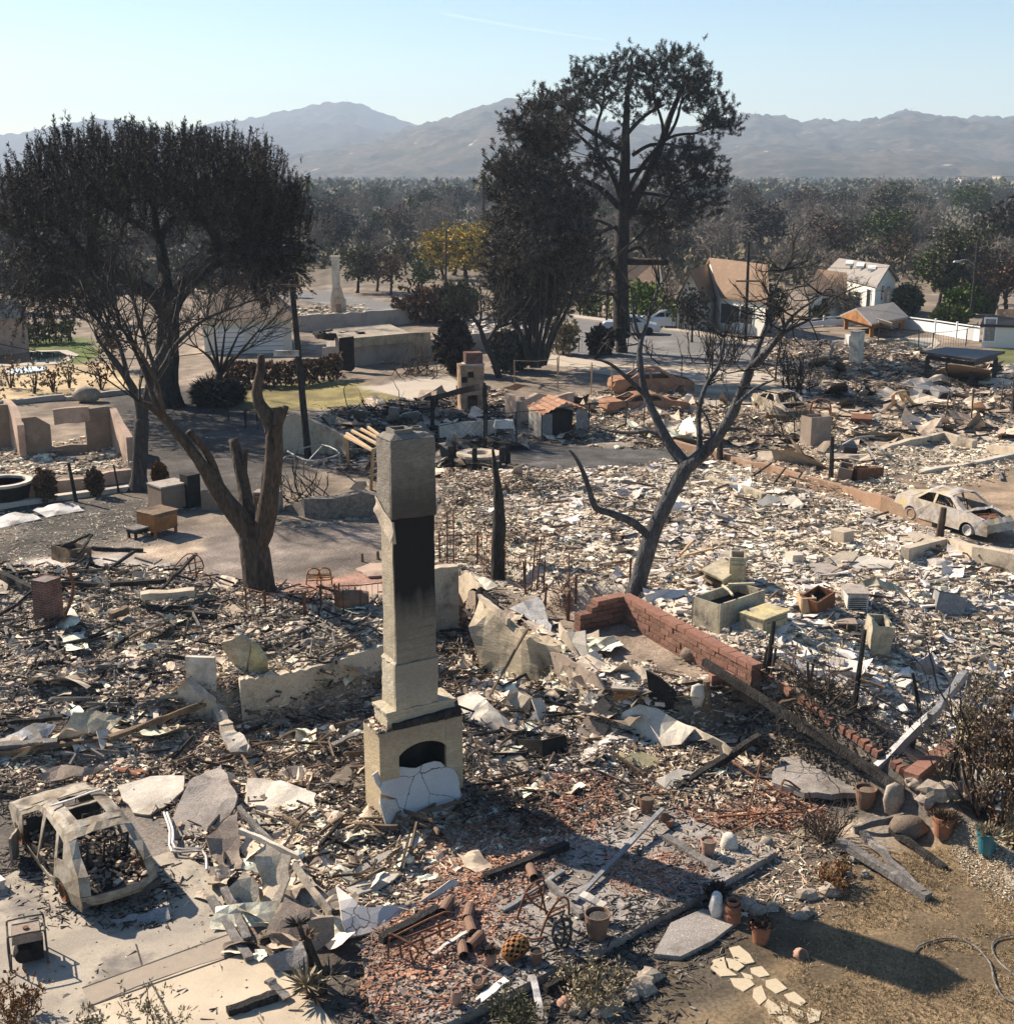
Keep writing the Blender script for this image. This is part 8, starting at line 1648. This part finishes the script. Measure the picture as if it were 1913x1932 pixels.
bush('topiary_shrub','brown clipped ball shrub before the right end of the pink wall','shrub',*cQ(1135,1320),31,45,'brownleaf',15,520,.12,lift=.2)
bush('topiary_shrub','brown ball shrub right of the grey tree foot','shrub',*cQ(1850,1180),25,37,'rustleaf',16,420,.13,lift=.1)
bush('burnt_shrub','large brown burnt shrub at the right edge above the boulders','shrub',1880,1570,170,300,'brownleaf',17,520,.09,lift=.1)
bush('burnt_shrub','dry pale shrub at the right edge by the teal pot','shrub',1920,1605,60,110,'paleleaf',18,350,.12)
bush('burnt_shrub','round brown and green bush beside the far street','shrub',862,610,90,62,'oliveleaf',19,500,.5)
bush('burnt_shrub','bare brown bush left of the round green one on the far lot','shrub',800,612,110,60,'brownleaf',20,300,.5)
bush('burnt_shrub','grey leafed shrub in front of the silver sedan','shrub',1062,672,56,62,'paleleaf',21,240,.3)
bush('burnt_shrub','black bush at the foot of the tall pine','shrub',1130,672,40,46,'burntneedle',22,260,.4)
bush('green_bush','pale flowering bush in front of the tan-roofed wing','bush',*cL(690,720),46,36,'paleleaf',23,400,.4)
bush('green_bush','round green bush left of the white gable corner','bush',*cL(1070,800),46,52,'oliveleaf',24,420,.45)
bush('green_bush','yellow green bush at the foot of the street lamp pole','bush',*cL(1480,800),60,44,'brightleaf',25,420,.45)
bush('green_bush','low palm-like green bush behind the vinyl fence','bush',*cL(1390,870),56,24,'greenleaf',26,300,.6,up=.6)
bush('green_bush','bright green bush right of the street lamp pole','bush',*cL(1620,780),44,50,'brightleaf',27,360,.45)
bush('green_bush','dark bush in front of the white gable house left corner','bush',*cL(420,860),20,26,'greenleaf',28,200,.35)
for i,(x,y,w,h)in enumerate([(30,735,50,60),(75,745,60,66),(110,742,40,52),(140,735,44,60),(200,738,60,62),(5,760,44,70)]):
 bush('dry_shrub','thin dry orange-leaved shrub on the sandy garden by the left pool','shrub',x,y,w,h,'paleleaf' if i%2 else 'rustleaf',40+i,60,.16,group='dry shrubs of the sandy garden')
def tangle(name,label,cat,px,py,rpx,n,L,mt,seed,cr=cX,lvl=2,up=.1,zs=.6,r=.016,leaf=None):
 p=G(*cr(px,py));s=p.y/FPX/_cp;rg=random.Random(seed);mb=MB();tips=[]
 for _ in range(n):
  o=Vector((rg.gauss(0,.4),rg.gauss(0,.35),0))*rpx*s;q=Vector((p.x+o.x,p.y+o.y,gs1(p.x+o.x,p.y+o.y)))
  grow(mb,q,Vector((rg.gauss(0,1),rg.gauss(0,1),abs(rg.gauss(zs,.3)))).normalized(),L*rg.uniform(.6,1.2),r*rg.uniform(.6,1.3),lvl,rg,spread=.8,up=up,tips=tips,wig=.22)
 if leaf:
  root=thing(name,label,cat,p);mb.build('stems',M[mt],root);T=np.array([t[0]for t in tips]);D=np.array([t[1]for t in tips]);v,f=blades(np.repeat(T,2,0)+NP.normal(0,.05,(len(T)*2,3)),np.repeat(D,2,0),4,.085,.014,.8,seed);link_mesh('leaves',v,f,M[leaf],root);return root
 o=mb.build(name,M[mt]);return tag(o,label,cat)
tangle('burnt_brush','dense tangle of burnt twigs between the charred beam and the fence','brush',*cC(680,360),90,46,.8,'twigbrown',1)
tangle('burnt_brush','tangle of burnt twigs over the dark bed beside the long charred beam','brush',*cC(600,520),70,34,.7,'twigblack',2)
tangle('burnt_brush','grey brown dead bush drooping over the planting bed wall','brush',*cC(700,1010),38,40,.5,'twigbrown',3,up=.3)
tangle('burnt_brush','burnt branches hanging around the propped steel beam','brush',*cC(1330,560),80,26,1.1,'twigblack',4,up=.3)
tangle('burnt_tree','upright burnt shrub stems carrying dry leaves at the right edge','shrub',*cC(1500,900),45,20,1.5,'twigbrown',5,lvl=3,up=.5,zs=1.6,r=.04,leaf='paleleaf')
tangle('burnt_plant','dry flowers and stems in the lower flower bed','plant',*cB(1250,1790),80,34,.28,'twigbrown',6,up=.3,r=.01,leaf='paleleaf')
tangle('burnt_plant','green brown burnt plant at the bottom edge below the patio','plant',*cB(880,1960),40,16,.35,'twigbrown',7,up=.4,r=.01,leaf='oliveleaf')
tangle('burnt_plant','dry orange weeds along the planting bed stones','plant',*cC(760,1240),45,16,.2,'twigbrown',8,up=.3,r=.008,leaf='rustleaf')
tangle('burnt_plant','brown leaved shrub at the bottom left corner','plant',*cA(90,1950),65,16,.42,'twigbrown',9,up=.5,r=.012,leaf='rustleaf',zs=1)
tangle('burnt_plant','pale leaved sprig at the bottom edge of the driveway, the taller right one','plant',*cA(740,1960),25,6,.42,'twigbrown',10,up=.5,r=.01,leaf='paleleaf',zs=1)
tangle('burnt_plant','pale leaved sprigs at the bottom edge of the driveway, the left group','plant',*cA(460,1990),35,7,.32,'twigbrown',11,up=.5,r=.01,leaf='paleleaf',zs=1)
tangle('burnt_shrub','charred twiggy shrub on the fieldstone wall','shrub',*cS(1200,1280),42,14,1.0,'twigblack',12,lvl=2,up=.4,r=.03)
tangle('burnt_shrub','charred young trees before the black roof pieces','shrub',*cF(660,340),45,9,1.8,'twigblack',13,lvl=3,up=.6,zs=1.6,r=.05)
tangle('wire_heap','tangle of bent rusty wire by the iron fence posts','wire',*cE(1250,1480),40,24,.6,'rust',14,lvl=1)
tangle('burnt_brush','burnt branches and cables in the crushed car yard','brush',*cF(560,560),130,26,1.3,'twigblack',15,lvl=2,r=.03)
tangle('burnt_brush','bent black rods over the middle grey ruin','brush',*cE(230,450),110,24,1.2,'twigblack',16,lvl=1,r=.03)
tangle('burnt_brush','brown brush pile left of the pointed columnar bush','brush',*cJ(1230,1250),60,26,1.3,'twigbrown',17,lvl=2,r=.04)
tangle('burnt_brush','bare branches left of the charred far right ruin','brush',1340,690,70,22,1.8,'twigblack',18,lvl=3,up=.5,zs=1.2,r=.05)
B=G(950,715);root=thing('burnt_tree','leaning bare burnt tree behind the small brick chimney','tree',B);mb=MB();Y0=B.y
traced(mb,[(942,715),(930,680),(915,650),(905,620),(890,600)],[7,6,5,4,2],Y0,7);traced(mb,[(918,655),(935,625),(955,615)],[4,3,1.5],Y0,6);rg=random.Random(5)
for x,y in((890,600),(905,620),(955,615),(935,625)):
 for _ in range(5):grow(mb,V(x,y,Y0),Vector((rg.gauss(0,.7),rg.gauss(0,.5),.5)).normalized(),1.6,.05,2,rg)
mb.build('trunk',M['twigblack'],root,smooth=True)
p=G(*cA(1540,1790));root=thing('yucca','burnt yucca with a leaning stalk and dry rosettes beside the driveway','yucca',p);mb=MB()
st=[(G(*cA(1560,1690)),V(*cA(1490,1420),p.y+.2)),(p+Vector((.25,.1,0)),V(*cA(1530,1480),p.y+.3)),(p,p+Vector((.1,0,.5)))]
for a,c in st:mb.tube([a,a.lerp(c,.5)+Vector((.06,0,0)),c],[.07,.055,.045],7,jit=.1)
mb.build('stalk',M['bark'],root)
for k,(q,n,L)in enumerate([(st[0][1],34,.24),(st[1][1],26,.2),(p+Vector((-.05,0,.3)),80,.38),(p+Vector((.35,.2,.35)),55,.34),(p+Vector((.1,-.1,.15)),60,.36)]):
 a=np.random.default_rng(k).normal(0,1,(n,3));a[:,2]=np.abs(a[:,2])*.7-.1;a/=np.linalg.norm(a,axis=1)[:,None]
 v,f=blades(np.repeat(np.array([q]),n,0),a,1,L,.022,.05,k);link_mesh('rosette',v,f,M['paleleaf' if k==2 else 'burntneedle' if k in(0,3)else 'brownleaf'],root)
# -- trees beyond the street
def proto(name,cat,kind,seed):
 r=np.random.default_rng(seed);root=thing(name,'',cat,(0,0,0));H=10.0
 if kind in('bare','brown','green','yellow','olive','dark'):
  n={'bare':260,'brown':300}.get(kind,420);P,A=ellip(n,(0,0,H*.64),4.2 if kind!='bare' else 3.4,4.0,H*(.36 if kind!='bare' else.38),seed,.45)
  cut=r.normal(0,1,(3,3));cut[:,2]*=.3;cut/=np.linalg.norm(cut,axis=1)[:,None]
  keep=np.ones(n,bool)
  for c in cut:keep&=~((A@c>.75)&(r.random(n)<.8))
  P,A=P[keep],A[keep]
  mb,D=skeleton((0,0,0),(r.normal(0,.3),r.normal(0,.3),H*.26),P,.26,.03 if kind=='bare' else.02,seed,pull=.6,sides=5)
  mb.build('trunk',M['twig' if kind=='bare' else 'twigbrown' if kind=='brown' else 'bark'],root,local=True)
  lf={'bare':'twig','brown':'brownleaf','green':'greenleaf','yellow':'yellowleaf','olive':'oliveleaf','dark':'darkleaf'}[kind]
  per,sz,wdt=(9,1.0,.035)if kind=='bare' else(14,.42,.16)
  v,f=blades(P+r.normal(0,.12,P.shape),upb(D,.2),per,sz,wdt,.75,seed);link_mesh('crown',v,f,M[lf],root,local=True)
 elif kind=='spire':
  mb=MB();mb.tube([(0,0,0),(0,0,5),(0,0,11)],[.22,.14,.03],6);mb.build('trunk',M['bark'],root,local=True);P=[];D=[]
  for k in range(130):
   z=1.5+9.3*r.random();a=r.random()*6.28;R_=1.9*(1-z/11.3)+.2;t=r.random()**.5;P.append((math.cos(a)*R_*t,math.sin(a)*R_*t,z-.3*t));D.append((math.cos(a),math.sin(a),-.35))
  v,f=blades(np.array(P),np.array(D),8,.6,.07,.4,seed);link_mesh('crown',v,f,M['burntneedle'],root,local=True)
 elif kind=='cypress':
  mb=MB();mb.tube([(0,0,0),(0,0,9)],[.15,.03],5);mb.build('trunk',M['bark'],root,local=True);P,A=ellip(260,(0,0,5),.7,.7,4.8,seed)
  v,f=blades(P,upb(A,1.5),6,.5,.08,.4,seed);link_mesh('crown',v,f,M['burntneedle'],root,local=True)
 elif kind=='palm':
  mb=MB();mb.tube([(0,0,0),(.15,0,5),(.1,0,10)],[.28,.2,.17],7);mb.build('trunk',M['twigbrown'],root,local=True);vs=[];
  b=MB()
  for k in range(30):
   a=r.random()*6.28;e=r.uniform(-.9,1.0);L=r.uniform(1.3,1.9);pts=[Vector((.1,0,10.0))]
   for j in range(1,5):t=j/4;pts.append(Vector((.1+math.cos(a)*L*t*math.cos(e*(1-t*.5)),math.sin(a)*L*t*math.cos(e*(1-t*.5)),10+L*t*math.sin(e)-.5*L*t*t)))
   sd=Vector((-math.sin(a),math.cos(a),0))
   for j in range(4):w0,w1=.26*(1-j/4)+.03,.26*(1-(j+1)/4)+.03;b.add([pts[j]-sd*w0,pts[j]+sd*w0,pts[j+1]+sd*w1,pts[j+1]-sd*w1],[(0,1,2,3)])
  b.build('crown',M['oliveleaf'],root,local=True)
 return root
PRO={}
for nm,cat,kd,ss in[('bare_tree','tree','bare',(1,2,3)),('brown_tree','tree','brown',(4,5)),('dark_tree','tree','dark',(6,7)),('green_tree','tree','green',(8,9)),('olive_tree','tree','olive',(10,11)),('yellow_tree','tree','yellow',(12,13)),('burnt_spruce','tree','spire',(14,15)),('cypress_tree','tree','cypress',(16,)),('palm_tree','palm','palm',(17,18))]:
 PRO[kd]=[[proto(nm,cat,kd,s),False]for s in ss]
def put(kind,px,top,Y,label,group=None,wide=1.0,k=None):
 """tree whose top is at photo pixel (px, top), standing at distance Y"""
 t=V(px,top,Y);g=g1(t.x,Y);H={'bare':10.2,'spire':11.4,'cypress':9.9,'palm':11.0}.get(kind,10.0);s=(t.z-g)/H
 pr=PRO[kind][R.randrange(len(PRO[kind]))if k is None else k];loc=(t.x,Y,g-.05);rz=R.uniform(0,6.28)
 if not pr[1]:
  pr[1]=True;o=pr[0];o.location=loc;o.rotation_euler=(0,0,rz);o['label']=label
  if group:o['group']=group
 else:
  o=dup(pr[0],loc,rz,1,label,group)
  if not group and 'group' in o:del o['group']
 o.scale=(s*wide,s*wide,s)
 return o
NAMED=[('yellow',858,426,165,'broad tree with yellow green leaves behind the crossarm pole',1.35),('yellow',905,424,172,'yellow green tree touching the left side of the tall conifer',1.2),('yellow',820,440,160,'orange tinged yellow tree at the left of the yellow group',1.2),('green',795,492,140,'small green leaved tree under the yellow group',1.3),('olive',675,470,140,'brown green tree just right of the far white chimney',1.2),('brown',738,476,138,'small rust brown tree before the street bend',1.1),('brown',712,478,142,'dull brown tree between the far chimney and the rust brown tree',1.2),('yellow',880,438,150,'yellow tree low in front of the yellow group by the pole',1.5),('yellow',838,452,158,'golden tree at the lower left of the yellow group',1.3),('olive',765,462,175,'green crowned tree behind the rust brown tree',1.2),('palm',913,322,190,'tall thin palm left of the conifer against the hills',.9),('palm',774,368,240,'ragged palm above the dark trees left of the tall palm',.8),('palm',1410,346,330,'small palm above the bare trees right of the tall pine',1.0),('palm',1648,385,330,'small palm left of the big dark oak, one of a close pair',.9),('palm',1663,388,340,'second palm of the close pair left of the big dark oak',.9),('palm',1735,385,330,'bushy palm standing above the big dark oak',1.1),('palm',584,330,200,'palm tip rising behind the right edge of the big dark tree',.8),('olive',1800,440,122,'round olive green tree behind the street lamp pole',1.15),('green',1770,470,124,'lower left dome of the round tree by the lamp pole',1.0),('olive',1840,430,128,'upper dome behind the street lamp pole',1.0),('dark',1680,392,215,'big dark burnt oak behind the grey-roofed house',1.45),('dark',1620,420,225,'dark burnt tree left of the big dark oak',1.3),('bare',1665,410,205,'tall bare tree in front of the big dark oak',.9),('bare',1735,405,190,'bare brown tree between the dark oak and the round olive tree',1.0),('dark',1900,385,160,'dark tree cut by the right edge above the lamp',1.2),('bare',1880,440,120,'bare tree at the right edge behind the lamp pole',1.2),('brown',1900,480,118,'reddish brown tree at the right edge',1.2),('spire',1385,360,300,'burnt spruce rising right of the tall pine, the left of a pair',1.0),('spire',1402,352,300,'burnt spruce rising right of the tall pine, the right of a pair',1.0),('spire',1470,390,240,'burnt spruce between the pine and the grey-roofed house',.9),('spire',1445,395,260,'thin burnt spruce left of another behind the brown roof',.8),('cypress',1357,388,270,'narrow black cypress right of the pine',1.0),('spire',655,430,260,'dark spruce behind the far chimney',.9),('bare',825,385,240,'large bare tree before the misty valley left of the palm',1.2),('spire',860,380,250,'spruce with a broken top left of the tall palm',.9),('dark',640,400,230,'dark evergreen right of the big dome tree',1.3),('dark',760,420,225,'dark round tree under the ragged palm',1.3),('dark',700,430,215,'dark tree between the evergreen and the round tree',1.3),('bare',720,440,200,'bare tree above the rust brown tree',1.2),('dark',620,385,250,'dark feathery tree right behind the dome tree',1.0),('bare',1590,520,112,'bare brown tree in front of the tan-roofed wing',1.3),('bare',1560,470,140,'bare reddish tree behind the leaning dead tree twigs',1.4),('bare',1480,460,150,'bare reddish tree behind the brown-roofed house',1.3),('bare',1540,430,190,'pale bare tree above the grey-roofed house',1.1),('olive',1452,540,104,'olive bush tree right of the brown-roofed house front',.9),('dark',1305,545,98,'dark small street tree standing on the pavement edge',.75),('bare',1262,520,108,'bare street tree beside the green hedge',.6),('olive',1230,430,170,'olive tree behind the tall pine',1.2),('dark',1290,440,190,'dark tree between the pine and the brown roof',1.2),('olive',1290,400,260,'green grey tree right behind the pine',1.2),('bare',1340,440,220,'bare tree left of the burnt spruce pair',1.2),('dark',30,500,120,'dark tree at the left edge behind the dome tree',1.3),('brown',90,520,118,'brown tree under the left side of the dome tree',1.2),('dark',190,540,110,'dark tree behind the trunk of the dome tree',1.2),('brown',215,610,84,'rust brown tree right beside the grey bare tree',.9),('olive',380,560,130,'olive tree behind the white garage',1.2),('brown',470,560,128,'brown tree above the white garage roof',1.2),('dark',440,520,140,'dark tree behind the garage roof',1.2),('olive',545,520,135,'pale olive tree right of the garage roof',1.0),('olive',510,560,100,'dark ivy-like tree over the garage roof',.7)]
for kd,x,t,Y,lb,w in NAMED:put(kd,x,t,Y,lb,None,w)
GR={'bare':('bare grey brown burnt tree in the wood between the houses and the valley','bare burnt trees of the wood'),'dark':('dark burnt tree in the wood between the houses and the valley','dark burnt trees of the wood'),'brown':('brown leaved tree in the wood between the houses and the valley','brown trees of the wood'),'olive':('olive green tree in the wood between the houses and the valley','olive trees of the wood'),'green':('green tree in the wood between the houses and the valley','green trees of the wood'),'spire':('burnt spruce in the wood between the houses and the valley','burnt spruces of the wood')}
rg=random.Random(77)
for Y0_,Y1_,n,lo,hi,pal in[(140,185,40,408,482,('bare','bare','brown','dark','olive','bare')),(185,260,66,376,448,('bare','bare','dark','brown','bare','spire')),(260,370,90,352,414,('bare','dark','bare','olive','spire','brown','green')),(370,600,100,344,382,('olive','green','bare','dark','olive'))]:
 for i in range(n):
  x=-60+2040*(i+rg.uniform(-.4,.4))/n;Y=rg.uniform(Y0_,Y1_);tp=rg.uniform(lo,hi)
  if 470<x<930 and Y<190:continue
  if 480<x<920:tp+=8
  if 1180<x<1730 and Y<158:continue
  kd=rg.choice(pal)if x<1500 or rg.random()<.6 else rg.choice(('olive','green','olive','bare'));lb,gp=GR[kd];put(kd,x,tp,Y,lb,gp,rg.uniform(1.0,1.45))
for kd,lst in PRO.items():
 for q in lst:
  if not q[1]:
   for c in list(q[0].children):bpy.data.objects.remove(c)
   bpy.data.objects.remove(q[0])
n=5200;r=np.random.default_rng(15);Y=138*(640/138)**r.random(n);X=(r.random(n)-.5)*Y*.98
kx=X/Y*2400+956;ok=~((kx>470)&(kx<930)&(Y<178))&~((kx>1180)&(kx<1730)&(Y<150));X,Y=X[ok],Y[ok];n=len(X)
a=r.normal(0,1,(n,9,3));a/=np.linalg.norm(a,axis=2)[...,None];hh=r.uniform(.6,2.4,n)
P=(np.stack([X,Y,np.full(n,TZ)],-1)[:,None]+a*(hh*1.1)[:,None,None]*np.array([1.3,1.3,.7])+np.array([0,0,.6])).reshape(-1,3)
v,f=blades(P,upb(a.reshape(-1,3),.4),3,.8,.28,.7,16);o=link_mesh('undergrowth',v,f,leafmat('brown_undergrowth',[(.14,.11,.075),(.10,.08,.058),(.15,.13,.08),(.075,.07,.042),(.19,.155,.11),(.10,.095,.05)]),loc=(0,0,0));tag(o,kind='stuff')
n=4200;r=np.random.default_rng(5);Y=560*(2300/560)**r.random(n);X=(r.random(n)-.5)*Y*1.0
Hh=r.uniform(3,9.5,n);Vv=[];Dd_=[]
C=np.stack([X,Y,np.full(n,TZ)],-1);k=16
a=r.normal(0,1,(n,k,3));a/=np.linalg.norm(a,axis=2)[...,None]
P=(C[:,None]+a*(Hh*.5)[:,None,None]*np.array([1.0,1.0,.95])+np.stack([np.zeros(n),np.zeros(n),Hh*.5],-1)[:,None]).reshape(-1,3);A=a.reshape(-1,3)
v,f=blades(P,upb(A,.2),2,2.2,1.0,.7,6);M['farwood']=leafmat('far_woods',[(.10,.10,.06),(.14,.12,.08),(.085,.09,.055),(.16,.13,.095),(.10,.115,.058)])
o=link_mesh('far_woods',v,f,M['farwood'],loc=(0,0,0));tag(o,kind='stuff')
for i,(x,y,w,h,Y)in enumerate([(1560,353,26,7,1250),(1645,354,60,5,1250),(1730,355,40,5,1280),(1818,350,30,14,1150),(1890,346,40,12,1150),(1500,352,30,5,1300),(35,368,50,6,900)]):
 s=Y/FPX;p=V(x,y,Y);b=MB();b.box((p.x,p.y,p.z-10),(w*s,20,h*s+20));b2=MB()
 root=thing('far_building',['pale flat hall at the hill foot, left of the right-hand group','long low pale hall in the middle of the hill foot','low pale hall right of the long one','tan terraced building at the hill foot on the right','tan building at the right edge of the hill foot','low grey hall at the left of the hill foot group','pale building at the left edge of the valley'][i],'building',(p.x,p.y,p.z))
 b.build('walls',M['whitewall' if i<3 else 'stucco'],root);b2.box((p.x,p.y,p.z+h*s/2+.4),(w*s*1.03,21,.8));b2.build('roof',M['white' if i in(0,1)else 'roofgrey'],root)
b=MB();b.tube([V(838,35,8000),V(990,62,8000),V(1150,86,8000)],[9,8,5],6)
mt=bpy.data.materials.new('contrail');mt.use_nodes=True;nt=mt.node_tree;bs=nt.nodes.new('ShaderNodeBsdfTranslucent');bs.inputs['Color'].default_value=(1,1,1,1);tr=nt.nodes.new('ShaderNodeBsdfTransparent');mx=nt.nodes.new('ShaderNodeMixShader');mx.inputs[0].default_value=.05
nt.links.new(tr.outputs[0],mx.inputs[1]);nt.links.new(bs.outputs[0],mx.inputs[2]);nt.links.new(mx.outputs[0],nt.nodes['Material Output'].inputs['Surface'])
o=b.build('contrail',mt);tag(o,'thin white aircraft trail slanting across the blue sky','contrail')
